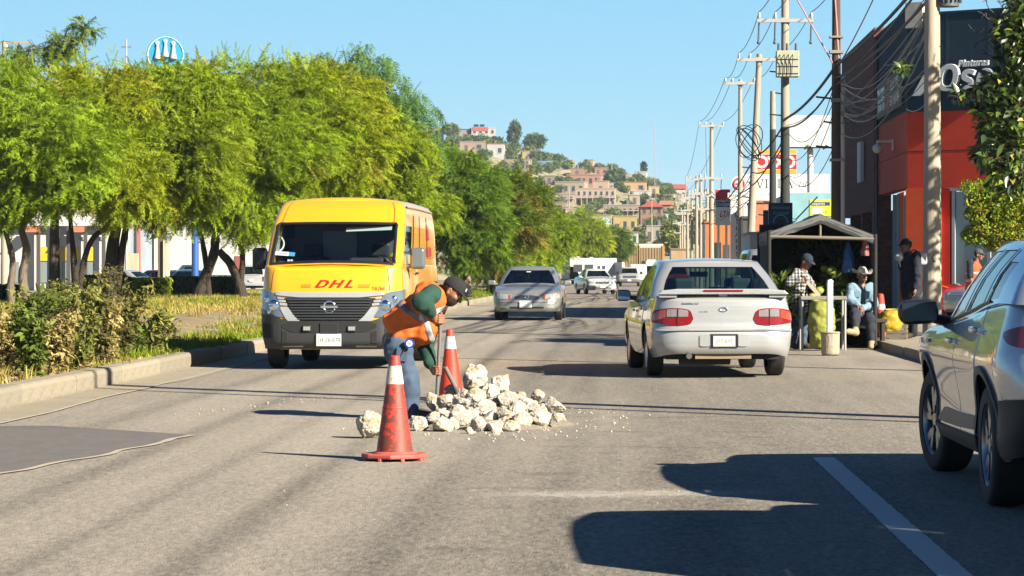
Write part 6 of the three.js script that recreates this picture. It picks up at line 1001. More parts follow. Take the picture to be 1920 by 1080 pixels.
  const pick = thing('shovel', 'grey shovel handle leaning in the rubble beside the upright bar', 'shovel', g([wx(861), wy(742), .0])); part(pick, 'handle', [bar([0, 0, 0], [wx(836) - wx(861), wy(688) - wy(742), .1], .021, .019, 12)], mat([.13, .12, .105], .8)); part(pick, 'socket', bar([0, -.02, 0], [-.035, .075, .03], .028, .024, 12), mat([.12, .12, .12], .5, .5));
}
// ---------- broken limestone, cones ----------
function rockGeo(seed, detail = 4) {
  const r = rng(seed), g = mergeVertices(new THREE.IcosahedronGeometry(1, 14).deleteAttribute('uv').deleteAttribute('normal'), 1e-4), p = g.attributes.position, v = V3(0, 0, 0), planes = [];
  for (let i = 0; i < 11; i++) { const u = r() * 2 - 1, a = r() * 6.283, s = Math.sqrt(1 - u * u); planes.push([V3(s * Math.cos(a), u, s * Math.sin(a)), .54 + .32 * r()]); }
  for (let i = 0; i < p.count; i++) { v.fromBufferAttribute(p, i); for (const [n, h] of planes) { const d = v.dot(n); if (d > h) v.addScaledVector(n, (h - d) * .93); } const k = 1 + .22 * fbm(v.x * 2 + seed, v.y * 2, v.z * 2, 3) - .13 * Math.abs(noise(v.x * 3.6, v.y * 3.6 + seed, v.z * 3.6)) - .07 * Math.abs(noise(v.x * 8, v.y * 8 + seed, v.z * 8)) + .05 * noise(v.x * 15 + seed, v.y * 15, v.z * 15); p.setXYZ(i, v.x * k, v.y * k, v.z * k); }
  g.computeVertexNormals(); return worldUV(g, .5);
}
{
  const stain = dataTex(256, 256, (u, v) => { const n = tiles(u, v, 5, 5), m = sstep(.50, .68, tiles(u + .3, v, 4, 5)), k = (.86 + .5 * (n - .5)) * lerp(1, .86, m); return [k, lerp(k * .96, k * .76, m), lerp(k * .88, k * .5, m)]; });
  const rm = [[.51, .51, .495], [.56, .56, .545], [.46, .45, .425], [.51, .495, .455]].map((c) => mat(c, .95, 0, { map: stain, bumpMap: rep(roughTex, 4), bumpScale: .005 }));
  const geos = []; for (let i = 0; i < 14; i++) geos.push(rockGeo(200 + i * 7)); const r = rng(9), G = 'limestone chunks in the rubble heap';
  const list = [ // px, py, width, height in the picture, distance, label
    [892, 706, 46, 50, 23.5, 'largest pale limestone boulder crowning the rubble heap'], [937, 718, 40, 36, 23.3, 'tapered pale rock leaning right of the crowning boulder'], [954, 748, 46, 36, 22.7, 'broad pale rock in the right middle of the rubble heap'], [892, 746, 37, 32, 22.8, 'rounded pale rock just under the crowning boulder'],
    [868, 738, 22, 22, 23.0, 'small pale rock at the foot of the leaning shovel'], [923, 735, 28, 27, 23.2, 'pale rock wedged under the tapered one'], [836, 752, 32, 30, 22.9, 'pale rock right of the steel bar'], [811, 753, 24, 36, 23.1, 'upright pale rock between the jeans and the steel bar'], [864, 756, 38, 24, 22.6, 'flat pale rock right of the shovel\'s foot'], [907, 768, 50, 32, 22.2, 'wide pale rock at the very centre of the heap'], [984, 761, 32, 28, 22.6, 'pale rock below the small perched one on the right'], [1008, 744, 27, 24, 22.8, 'small pale rock perched on the right shoulder of the heap'], [1038, 763, 44, 34, 22.4, 'pale rock at the right end of the rubble heap'],
    [1014, 784, 44, 28, 22.0, 'low wide rock at the right foot of the heap'], [978, 787, 38, 32, 21.9, 'pale rock in the right of the front row'], [957, 801, 34, 26, 21.5, 'yellowish rock lowest in the right front row'], [928, 801, 34, 28, 21.5, 'pale rock just behind the single white stone'], [898, 799, 34, 30, 21.5, 'pale rock in the front row below the middle of the heap'], [868, 784, 48, 34, 21.8, 'big rock above the middle of the front row'], [831, 801, 42, 32, 21.5, 'large rough rock in the front row right of the cone'], [850, 800, 22, 30, 21.6, 'narrow rock right of the large rough front one'], [787, 797, 38, 34, 21.6, 'pale rock at the worker\'s feet beside the front cone'], [812, 783, 42, 22, 22.0, 'long low rock beneath the steel bar\'s tip'], [693, 800, 46, 50, 20.6, 'lone pale boulder left of the front cone'], [929, 817, 17, 12, 21.0, 'single white stone lying in front of the heap'], [881, 811, 18, 13, 21.2, 'small brownish stone lowest at the front of the heap'], [946, 775, 30, 24, 22.0, 'mid-size rock between centre and right front row'], [966, 772, 28, 22, 22.3, 'mid-size rock left of the right-hand shoulder'], [884, 776, 30, 26, 22.0, 'rock tucked under the wide central one'], [855, 770, 30, 24, 22.3, 'rock below the flat one by the shovel'], [1000, 770, 30, 24, 22.3, 'rock under the perched small rock at right'], [1045, 782, 22, 14, 22.0, 'small flat stone at the far right tip of the heap'], [830, 775, 28, 20, 22.3, 'small rock right of the bar near the ground'], [775, 790, 20, 18, 22.0, 'small rock beside the worker\'s trouser cuff'], [860, 750, 24, 24, 23.2], [905, 730, 26, 26, 23.6], [945, 735, 24, 24, 23.5], [845, 735, 24, 24, 23.6], [925, 755, 30, 26, 22.8], [975, 745, 22, 20, 23.0]];
  let n = 0;
  for (const [px, py, w, h, D, label] of list) {
    const k = D / F, m = solo('limestone_rock', geos[n % geos.length], rm[n % 4], label ?? 'pale broken limestone chunk in the body of the rubble heap', 'rock', label ? undefined : G);
    m.position.set(...P(px, py, D)); m.scale.set(w * k * .60, h * k * .60, (w + h) / 2 * k * .58); m.rotation.set((r() - .5) * .7, r() * 6.28, (r() - .5) * .7); m.position.y = Math.max(m.position.y, h * k * .36); n++;
  }
  for (let i = 0; i < 34; i++) { const a = r() * 6.28, R = Math.sqrt(r()), X = -1.12 + .55 * R * Math.cos(a) + (r() < .5 ? .1 : 0), D = 22.9 + .95 * R * Math.sin(a), s = .045 + .06 * r(), y = Math.max(0, .26 * (1 - R)) ; const m = solo('limestone_rock', geos[i % geos.length], rm[i % 4], 'pale broken limestone chunk in the body of the rubble heap', 'rock', G); m.position.set(X, y * r() + s * .5, -D); m.scale.set(s, s * .8, s); m.rotation.set(r() * 3, r() * 6, r() * 3); }
  const small = []; for (let i = 0; i < 700; i++) { const a = r() * 6.28, R = Math.pow(r(), .7), X = -1.0 + (1.0 + .5 * r()) * R * Math.cos(a), D = 22.7 + 2.6 * R * Math.sin(a), s = .002 + .011 * Math.pow(r(), 3); small.push({ p: [X, s * .4, -D], d: [r() - .5, r() - .5, r() - .5], s, c: mixc([.26, .235, .185], [.38, .35, .28], r()) }); }
  for (let i = 0; i < 90; i++) { const t = r(), D = 24 + t * 3.4, X = -3.9 + .9 * t + (r() - .5) * .35 * (1 + r()), s = .003 + .011 * Math.pow(r(), 2.5); small.push({ p: [X, s * .4, -D], d: [r() - .5, r() - .5, r() - .5], s, c: [.25, .225, .18] }); }
  for (let i = 0; i < 240; i++) { const D = 14 + r() * 22, X = -2.5 + 5.5 * r(), s = .002 + .005 * r(); small.push({ p: [X, s * .4, -D], d: [r() - .5, r() - .5, r() - .5], s, c: [.3, .275, .225] }); }
  const im = scatter(null, 'stone_chips', new THREE.IcosahedronGeometry(1, 0), mat([1, 1, 1], .95, 0, { flatShading: true }), small, 'stuff'); im.userData.label = 'pale stone chips scattered round the rubble heap'; im.userData.category = 'stone chips';
  const fines = solo('rubble_fines', gridGeo(40, 30, (i, j) => { const u = i / 20 - 1, v = j / 15 - 1, R = Math.hypot(u, v), h = .15 * Math.max(0, 1 - R) + .03 * sstep(1, .6, R) * fbm(u * 5, v * 5, 7, 3); return [-1.12 + .74 * u * (1 + .15 * noise(v * 2, 3)), h + (R > .96 ? -.01 : .006), -22.7 - 1.25 * v]; }), grainy([.23, .198, .148], 1, 9, .01), 'crushed pale fines and soil under the rubble heap', 'rubble', undefined, 'stuff'); void fines;
  // cones
  const scuff = dataTex(512, 256, (u, v) => { const n = tiles(u, v, 18, 5), low = sstep(.72, .2, v), m = sstep(.47 - .08 * low, .55 - .05 * low, n + .12 * (tiles(u, v, 40, 3) - .5)), pale = sstep(.58, .75, tiles(u + .4, v + .2, 14, 4)) * .5; return [lerp(lerp(1, .95, pale), .24, m * .9), lerp(lerp(.9, 1, pale), .95, m * .6), lerp(lerp(.7, 1, pale), .6, m * .6)]; });
  function cone(label, px, D, lean, tone, worn) {
    const t = thing('traffic_cone', label, 'traffic cone', [PX(px, D), 0, -D], .35); t.rotation.z = lean; const red = mat(tone, .55, 0, worn ? { map: scuff } : { map: rep(grainTex, 2) }), base = mat(worn ? [.44, .085, .065] : tone, .6, 0, { map: rep(grainTex, 2) });
    const oct = []; for (let i = 0; i < 8; i++) { const a = (i + .5) / 8 * 6.2832; oct.push([.22 * Math.cos(a), .22 * Math.sin(a)]); }
    part(t, 'base', [ext(oct, .014, .008).rotateX(-Math.PI / 2).translate(0, .026, 0), lathe([[.15, .034], [.155, .05], [.128, .062]], 36)], base); for (let i = 0; i < 8; i++) { const a = i / 8 * 6.2832; part(t, 'foot', rbox(.035, .026, .026, .006, .195 * Math.cos(a), .012, .195 * Math.sin(a), 0, -a, 0), base); }
    const rr = (y) => lerp(.126, .032, (y - .05) / .66), seg = (y0, y1, g = 0) => { const a = []; for (let i = 0; i <= 8; i++) { const y = lerp(y0, y1, i / 8); a.push([rr(y) + g, y]); } return lathe(a, 40); };
    part(t, 'cone_body', [seg(.05, .535), lathe([[rr(.36) + .0005, .352], [rr(.36) + .003, .358], [rr(.37) + .0005, .366]], 40)], red); part(t, 'reflective_collar', [seg(.52, .645, .004)], mat([.50, .49, .46], .5, 0, { map: worn ? canvasTex(256, 128, (c, w, h) => { const q = rng(4); c.fillStyle = '#efece4'; c.fillRect(0, 0, w, h); for (let i = 0; i < 90; i++) { c.fillStyle = q() < .5 ? 'rgba(205,95,70,.55)' : 'rgba(150,140,128,.5)'; c.save(); c.translate(q() * w, q() * h); c.rotate(q() * 3); c.fillRect(0, 0, 3 + 16 * q(), 1 + 5 * q()); c.restore(); } }) : rep(grainTex, 2) }));
    part(t, 'cone_tip', [seg(.635, .71, .001), lathe([[rr(.71) + .001, .71], [rr(.71) - .004, .716], [.018, .712], [.018, .66]], 36)], red); return t;
  }
  cone('scuffed faded red traffic cone standing nearest the viewer, in front of the rubble', 740, 18.2, 0, [.44, .034, .026], true);
  cone('bright red traffic cone with a clean white band standing behind the rubble', 846, 26.6, .02, [.52, .035, .010], false);
}
// ---------- right-hand side: shop, poles, wires, signs, market tent ----------
const { FontLoader } = await import('three/addons/loaders/FontLoader.js');
const { TextGeometry } = await import('three/addons/geometries/TextGeometry.js');
const bold = await new FontLoader().loadAsync('fonts/droid/droid_sans_bold.typeface.json');
const letters = (txt, size, depth) => { const g = new TextGeometry(txt, { font: bold, size, depth, curveSegments: 6, bevelEnabled: true, bevelSize: .008, bevelThickness: .008, bevelSegments: 1 }); g.computeBoundingBox(); return g; };
const signMat = (w, h, draw, rough = .6, a = .62) => mat([a, a, a], rough, 0, { map: canvasTex(w, h, draw) });
{
  // painted shop with brick wing
  const navy = grainy([.005, .030, .055], 1, .7), red = grainy([.52, .036, .010], .85, .5), red2 = grainy([.42, .045, .024], .85, .5), orange = grainy([.68, .075, .008], .8, .5);
  const brickTex = canvasTex(512, 512, (c, w, h) => { const q = rng(2); c.fillStyle = '#5c4a44'; c.fillRect(0, 0, w, h); for (let y = 0; y < 16; y++) for (let x = -1; x < 8; x++) { const k = q(); c.fillStyle = `rgb(${88 + 50 * k | 0},${48 + 26 * k | 0},${46 + 22 * k | 0})`; c.fillRect(x * 64 + (y % 2) * 32 + 2, y * 32 + 2, 60, 27); } }, true);
  const brick = mat([.62, .60, .64], .95, 0, { map: brickTex, bumpMap: brickTex, bumpScale: .006 });
  const X0 = 7.5, D0 = 69, t = thing('paint_shop', 'navy and red paint shop with a long brick wing on the right pavement', 'shop building', [X0, .1, -D0]);
  const fa = .605, FX = Math.cos(fa), FZ = Math.sin(fa);              // front face runs right and towards us
  const face = (u, y, off = 0) => [u * FX - off * FZ, y, u * FZ + off * FX];             // off outwards = left-front
  const slab = (u0, u1, y0, y1, d, o = 0) => { const g = bb(u0, u1, y0, y1, -d + o, o); g.rotateY(-fa); return g; };
  const L = 8.0;
  part(t, 'upper_wall', worldUV(merge([bb(0, .3, 5.38, 7.95, -L, 0), slab(0, 9, 5.32, 7.82, .3)])), navy);
  part(t, 'parapet_cap', worldUV(merge([bb(-.02, .34, 7.951, 8.03, -L, .0), slab(.32, 9, 7.821, 7.88, .34, .02)])), navy); part(t, 'parapet_block', slab(-.05, .45, 7.5, 8.16, .5, .03), grainy([.45, .42, .38], .8));
  part(t, 'red_wall', worldUV(bb(0.004, .3, 3.4, 5.379, -L, -.03)), red2); part(t, 'red_front', worldUV(slab(0, 9, 3.36, 5.318, .3, -.002)), red);
  part(t, 'corner_pillar', worldUV(merge([slab(-.03, .95, 0, 3.358, .4, .03)])), orange); part(t, 'pillar_reveal', worldUV(slab(.951, 1.18, 0, 3.35, .35, -.08)), red);
  const sunlit = part(t, 'return_wall', worldUV(bb(7.6, 7.9, 0, 5.3, 3.5, 6.0)), orange); void sunlit;
  // shop window in the front face
  const gl = phys([.30, .34, .34], .06, 0, { transmission: .55, thickness: 0 }), win = part(t, 'shop_window', slab(1.3, 6, .45, 3.25, .02, -.12), gl);
  for (const u of [1.24, 2.25, 3.4, 4.6]) part(win, 'mullion', slab(u, u + .09, .3, 3.3, .08, -.08), mat([.28, .32, .34], .5)); part(win, 'frame', slab(1.2, 6.1, 3.27, 3.357, .12, -.05), mat([.4, .42, .42], .5)); part(win, 'sill', slab(1.2, 6.1, .2, .44, .25, -.02), grainy([.30, .29, .28], .8)); part(t, 'shop_interior', slab(1.2, 6.1, 0, 3.3, .05, -2.2), grainy([.10, .11, .11], .9));
  for (const y of [4.3, 6.6]) part(t, 'wall_joint', [bb(-.004, .0, y, y + .02, -L + .1, -.1), slab(.02, 6, y, y + .02, .01, .004)], M.under); part(t, 'downpipe', bar([-.06, .1, -7.6], [-.06, 7.9, -7.6], .05), mat([.02, .04, .06], .6)); part(t, 'rain_stain', merge([1.1, 2.3, 3.1, 4.4].map((u, i) => slab(u, u + .10 + .05 * i, 5.9 + .2 * i, 7.8, .01, .003))), grainy([.010, .036, .056], .8, 2));
  // side bays under the red wall
  for (const [a, b] of [[-1.9, -1.0], [-3.7, -2.0], [-6.6, -5.3]]) { const w = part(t, 'side_window', bb(.42, .44, .3, 3.35, a, b), phys([.05, .07, .09], .08, 0)); for (const z of [a, b - .09]) part(w, 'mullion', bb(.3, .42, .15, 3.38, z, z + .09), mat([.22, .32, .38], .5)); }
  part(t, 'side_pier', worldUV(merge([bb(.22, .5, 0, 3.399, -1.0, -.02), bb(.3, .5, 0, 3.399, -2.0, -1.9), bb(.35, .5, 0, 3.399, -5.3, -3.7)])), orange);
  const wing = part(t, 'brick_wing', worldUV(merge([bb(.02, .4, 3.0, 8.25, -20.5, -L - .6), bb(-.1, .4, 0, 8.2, -L - .6, -L - .002), bb(.02, .4, 0, 3, -13.4, -13.0), bb(.02, .4, 0, 3, -17.2, -16.8)]), 1), brick); const buv = wing.geometry.attributes.uv; for (let i = 0; i < buv.count; i++) buv.setXY(i, buv.getX(i) / 1.9, buv.getY(i) / 1.1);
  part(wing, 'brick_coping', bb(-.02, .44, 8.251, 8.32, -20.5, -L - .6), grainy([.2, .11, .08], .9)); for (const [a, b] of [[-13, -8.65], [-16.8, -13.4], [-20.5, -17.2]]) part(wing, 'opening', bb(.5, .55, .1, 2.99, a, b), M.under);
  part(wing, 'meter_box', rbox(.14, 1.25, .95, .03, -.06, 4.55, -12.6), mat([.42, .43, .44], .6));
  part(t, 'roof', bb(.3, 9, 7.6, 7.7, -20, -.5), grainy([.2, .2, .2], .9)); part(t, 'back_wall', bb(9, 9.2, 0, 7.7, -20, 3), navy);
  // lettering
  const lt = letters('Osel', .66, .12), shear = new THREE.Matrix4().set(1, .16, 0, 0, 0, 1, 0, 0, 0, 0, 1, 0, 0, 0, 0, 1); lt.applyMatrix4(shear).rotateY(-fa); const q = face(.84, 5.84, .02); lt.translate(...q); part(t, 'shop_letter', lt, mat([.5, .52, .54], .5));
  const tri = ext([[0, 0], [.5, .78], [.62, .62], [.36, .28], [.5, .2], [.2, 0]], .1, .005); tri.rotateY(-fa); tri.translate(...face(.2, 5.74, .02)); part(t, 'shop_emblem', tri, mat([.5, .52, .54], .5));
  const l2 = letters('Pinturas', .155, .03); l2.applyMatrix4(shear).rotateY(-fa); l2.translate(...face(1.48, 6.44, .02)); part(t, 'shop_letter', l2, mat([.5, .52, .54], .5));
  const sg = part(t, 'tool_sign', box(.05, 1.0, 6.6, -.04, 6.05, -4.1), mat([.02, .02, .022], .6));
  part(sg, 'tool_sign_print', tr(new THREE.PlaneGeometry(6.5, .98), -.068, 6.05, -4.1, 0, -Math.PI / 2, 0), signMat(1024, 160, (c, w, h) => { c.fillStyle = '#15090b'; c.fillRect(0, 0, w, h); c.fillStyle = '#f2f2f0'; c.font = 'bold 140px sans-serif'; c.textBaseline = 'middle'; c.save(); c.scale(.62, 1.05); c.fillText('TRUPER', 14, h / 2 - 2); c.restore(); c.fillStyle = '#8c1016'; c.fillRect(410, 0, 120, h); c.fillStyle = '#f0efe8'; c.font = 'bold 62px monospace'; c.fillText('SOLUCIONES', 560, 44, 430); c.fillText('EN PINTURA', 560, 112, 430); }, .6, 1));
  const lamp = thing('wall_camera', 'small white bracket camera fixed on the red side wall of the paint shop', 'camera', [X0 - .02, 4.75, -72.5]); part(lamp, 'bracket', [bar([0, .1, 0], [-.42, .1, 0], .035), bar([-.42, .1, 0], [-.42, -.02, 0], .03), box(.04, .3, .12, 0, 0, 0)], M.white); part(lamp, 'dome', ball(.13, -.42, -.1, 0), M.white);
}
// ----- utility poles -----
const concrete = grainy([.30, .26, .205], .9, 2, .004), oldConcrete = grainy([.26, .235, .20], .9, 2, .004), darkPole = grainy([.03, .034, .032], .9, 2), porcelain = mat([.32, .34, .36], .3), wireM = mat([.018, .02, .024], .6), wireB = mat([.05, .11, .15], .5);
const wires = { n: 0 };
function wire(a, b, sag, r, m, label) { const pts = []; for (let i = 0; i <= 14; i++) { const t = i / 14, p = mx3(a, b, t); p[1] -= sag * 4 * t * (1 - t); pts.push(p); } const w = solo('overhead_cable', tube(pts, r, 28, 5), m, label ?? 'thin overhead cable strung between the roadside poles', 'cable', label ? undefined : 'overhead cables between the poles'); wires.n++; return w; }
function pole(label, px, D, h, o = {}) {
  const x = o.x ?? PX(px, D), t = thing('utility_pole', label, 'utility pole', [x, 0, -D], 0); const lean = o.lean ?? 0, r = o.r ?? .15, top = [lean, h, 0];
  const cut = o.dark ?? 0, mid = [lean * cut / h, cut, 0];
  if (cut) part(t, 'pole_base', bar([0, -.05, 0], mid, r, lerp(r, r * .62, cut / h), o.seg ?? 10), o.lower ?? darkPole);  // lower part of the pole drawn in a darker tone
  part(t, 'pole', bar(cut ? mid : [0, -.05, 0], top, lerp(r, r * .62, cut / h), r * .62, o.seg ?? 10), o.m ?? concrete);
  const at = [];
  for (const [y, a, b, kind] of o.arms ?? []) {
    const lx = lean * y / h, arm = part(t, 'crossarm', [box(b - a, .12, .1, lx + (a + b) / 2, y, .14), box(.3, .2, .16, lx, y, .06)], o.armM ?? grainy([.34, .33, .31], .8)); const n = kind === 2 ? 2 : 3;
    for (let i = 0; i < n; i++) { const ix = lx + lerp(a + .08, b - .08, i / (n - 1)) + (i === 1 && n === 3 ? -.35 : 0); part(arm, 'insulator', lathe([[.02, 0], [.06, .02], [.03, .07], [.07, .1], [.035, .15], [.055, .18], [.02, .24]], 10).translate(ix, y + .06, .14), porcelain); at.push([x + ix, y + .3, -D + .14]); if (kind === 1) part(arm, 'cutout', [bar([ix, y - .06, .14], [ix - .03, y - .75, .16], .035), ball(.06, ix - .03, y - .78, .16)], mat([.05, .07, .1], .5)); }
  }
  for (let i = 0; i < (o.hooks ?? 0); i++) part(t, 'bracket', bar([lean * .6, h * (.42 + .06 * i), 0], [lean * .6 - .55 + .2 * (i % 2), h * (.42 + .06 * i) + .05, .1], .025), M.under);
  t.userData.at = undefined; delete t.userData.at; return { t, at, x, D, h };
}
const PL = [];
PL.push(pole('thick pale concrete pole with branch shadows beside the standing man', 1748, 49.6, 10.4, { r: .185, seg: 8, m: grainy([.36, .31, .235], .9, 2, .006), arms: [[9.6, -1.1, 1.1]] }));
{ const t = PL[0].t; const tf = part(t, 'transformer', [cyl(.22, .22, .75, .28, 6.6, 0, 0, 0, 0, 16), ...Array.from({ length: 9 }, (_, i) => box(.5, .62, .012, .30, 6.6, 0, 0, i * .35, .0))], mat([.06, .075, .08], .6)); part(tf, 'bushing', lathe([[.02, 0], [.06, .05], [.03, .1], [.05, .16], [.02, .22]], 10).translate(.28, 6.97, 0), porcelain); part(t, 'mark', tr(new THREE.TorusGeometry(.07, .006, 4, 14, 2.6), .05, 1.55, .176, 0, 0, 2), M.under); }
PL.push(pole('dark wooden pole with a grey conduit strapped up its right side', 1568, 71.6, 11, { r: .16, m: grainy([.085, .045, .032], .95, 3, .01), arms: [[10.4, -1, 1]], hooks: 3 }));
{ const t = PL[1].t; part(t, 'conduit', [bar([.17, .1, .1], [.17, 6.6, .1], .065, .065, 10)], mat([.36, .36, .34], .5)); part(t, 'strap', [box(.42, .07, .38, .03, 2.2, .02), box(.4, .07, .36, .03, 4.3, .02), box(.36, .08, .34, 0, 7.2, 0), box(.36, .05, .34, 0, 7.6, 0), box(.5, .1, .1, .1, 5.9, .1)], oldConcrete); }
PL.push(pole('concrete pole carrying a pale transformer box and crossarm, its lower half dark', 1472, 94, 12.6, { r: .2, dark: 6.4, arms: [[10.15, -1.0, 1.0, 1]], hooks: 5 }));
{ const t = PL[2].t, f = part(t, 'transformer', rbox(.8, .92, .5, .03, .06, 8.6, .34), grainy([.36, .36, .26], .6)); for (const y of [8.25, 8.5, 8.75]) part(f, 'rib', box(.74, .025, .02, .06, y, .6), M.under); for (let i = 0; i < 4; i++) part(f, 'lead', tube([[-.2 + i * .14, 9.0, .5], [-.22 + i * .15, 8.8, .68], [-.18 + i * .13, 8.6, .64], [-.2 + i * .13, 8.2, .63]], .014, 10, 5), M.under); for (const x of [-.25, .05, .36]) part(f, 'bushing', cyl(.05, .04, .26, x, 9.2, .34), mat([.05, .06, .08], .4)); }
PL.push(pole('short pale pole with a dark lower part between two taller poles', 1449, 101, 8.15, { r: .17, dark: 6.7, hooks: 2 }));
PL.push(pole('leaning pale concrete pole left of the transformer pole', 1402, 115, 10.7, { r: .2, lean: .5, arms: [[10.45, -.95, .85]], hooks: 3 }));
PL.push(pole('straight pale pole with one crossarm left of the leaning pole', 1388, 128, 10.55, { r: .15, arms: [[10.35, -.8, .75]] }));
PL.push(pole('pole with a triple crossarm standing before the distant palm', 1334, 168, 10.7, { r: .18, arms: [[10.5, -.85, .8], [7.2, -.8, .7, 1], [6.1, -.7, .6]] }));
const restPoles = [[1314, 195, 8.4, 'slim pole right of the palm trunk among the far poles'], [1306, 214, 9.0, 'far pole with a low crossarm left of the palm'], [1297, 236, 8.2, 'far pole in the middle of the receding line'], [1289, 255, 8.6, 'far slim pole left of the receding line\'s middle'], [1283, 275, 7.6, 'far pole third from the end of the line'], [1279, 296, 8.2, 'far pole second from the end of the line'], [1275, 318, 7.4, 'farthest pole of the receding line'], [1326, 182, 7.0, 'short pole just left of the triple-crossarm pole']];
for (const [px, D, h, l] of restPoles) PL.push(pole(l, px, D, h, { r: .16, arms: [[h - .3, -.9, .9, 2], [h - 1.4, -.7, .7, 2]] }));
{
  const r = rng(33), P0 = PL[0], P1 = PL[1], P2 = PL[2], chain = [P2, PL[4], PL[5], PL[6], PL[8]];
  for (let i = 0; i < 3; i++) { for (let k = 0; k + 1 < chain.length; k++) wire(chain[k].at[i], chain[k + 1].at[Math.min(i, chain[k + 1].at.length - 1)], .28 + .1 * k, .016, wireB); wire(P2.at[i], P1.at[i], .35, .016, wireB); wire(P1.at[i], P0.at[i], .3, .016, wireB); }
  const on = (p, y, dx = 0) => [p.x + dx, y, -p.D + .1];
  // thick bundles
  wire(on(P2, 6.75, .1), on(P1, 6.85), .18, .045, wireM, 'thick black cable bundle between the transformer pole and the wooden pole'); wire(on(P1, 6.85), on(P0, 6.95), .15, .04, wireM, 'thick black cable bundle rising over the brick wing to the frame top');
  wire(on(P2, 6.4, .1), on(P1, 6.45), .3, .03, wireM); wire(on(P1, 6.5), on(P0, 6.45), .2, .032, wireM); wire(on(P1, 6.3), on(P0, 6.75, -.1), .12, .025, wireM);
  wire(on(PL[4], 6.3, .2), on(P2, 6.6), .3, .035, wireM); wire(on(PL[4], 5.6, .2), on(P2, 5.9), .4, .025, wireM); wire(on(PL[6], 5.2), on(PL[4], 5.9, .1), .4, .035, wireM); wire(on(PL[5], 5.1), on(P2, 6.1), .4, .03, wireM);
  for (let i = 0; i < 16; i++) wire(on(P1, 4.9 + 1.7 * r(), .1), on(P0, 4.9 + 1.9 * r(), .1), i * .05 + .5 * r(), .008 + .006 * r(), i % 3 ? mat([.13, .13, .13], .6) : wireM);
  for (let i = 0; i < 5; i++) wire(on(P2, 4.6 + 1.9 * r(), .1), on(P1, 4.8 + 1.8 * r()), .2 + .7 * r(), .012, wireM);
  for (let i = 0; i < 5; i++) wire(on(PL[6], 4.2 + 2.2 * r()), on(PL[4], 4.4 + 2 * r(), .1), .3 + .5 * r(), .018, wireM);
  for (let i = 0; i < 3; i++) wire(on(P0, 4.9 + .6 * i, .15), [7.55, 5.6 + .8 * i, -70 - i * 3], .3, .010, mat([.2, .2, .2], .6));
  const pink = mat([.36, .17, .17], .6); wire([P1.x - 1.3, 9.2, -72.2], on(P1, 6.8, -.05), 0, .02, pink, 'reddish guy wire slanting down to the wooden pole from the left'); wire([P1.x + .8, 9.6, -60], on(P1, 6.9, .1), .2, .018, pink, 'reddish cable sagging from the right onto the wooden pole');
  wire(on(P1, 9.6, -.1), on(P1, 6.6, .08), 0, .028, pink, 'reddish tube running down the wooden pole');
  const coil = []; for (let i = 0; i < 60; i++) coil.push([P1.x - 1.9 + .35 * Math.cos(i * .62) + .15 * noise(i, 2), 5.2 + .5 * Math.sin(i * .55) + .2 * noise(i, 5), -82 + .05 * i]); solo('cable_coil', tube(coil, .014, 300, 4), wireB, 'tangled coil of cable hanging between the wooden and transformer poles', 'cable');
  const tang = []; for (let i = 0; i < 90; i++) tang.push([P1.x + .35 + .42 * noise(i * .4, 1), 5.35 + .7 * noise(i * .37, 9), -71.2 + .5 * noise(i * .5, 4)]); solo('cable_coil', tube(tang, .008, 420, 4), mat([.16, .14, .14], .6), 'messy nest of thin wires on the wooden pole', 'cable');
  // poles beside us, outside the frame: their shadows and their wires cross the road
  for (const [x, D, rr, l] of [[6.1, 20.9, .17, 'roadside pole outside the frame whose broad shadow crosses the road'], [6.6, 19.7, .07, 'thin mast outside the frame whose narrow shadow crosses the road']]) pole(l, 0, D, 12, { x, r: rr });
  for (const [x, D, rr, l, h] of [[6.0, 30.5, .12, 'roadside mast outside the frame shading the road behind the cone', 9.5], [6.1, 27.6, .05, 'thin post outside the frame', 8]]) if (h > 9) pole(l, 0, D, h, { x: 9.5, r: rr });
}
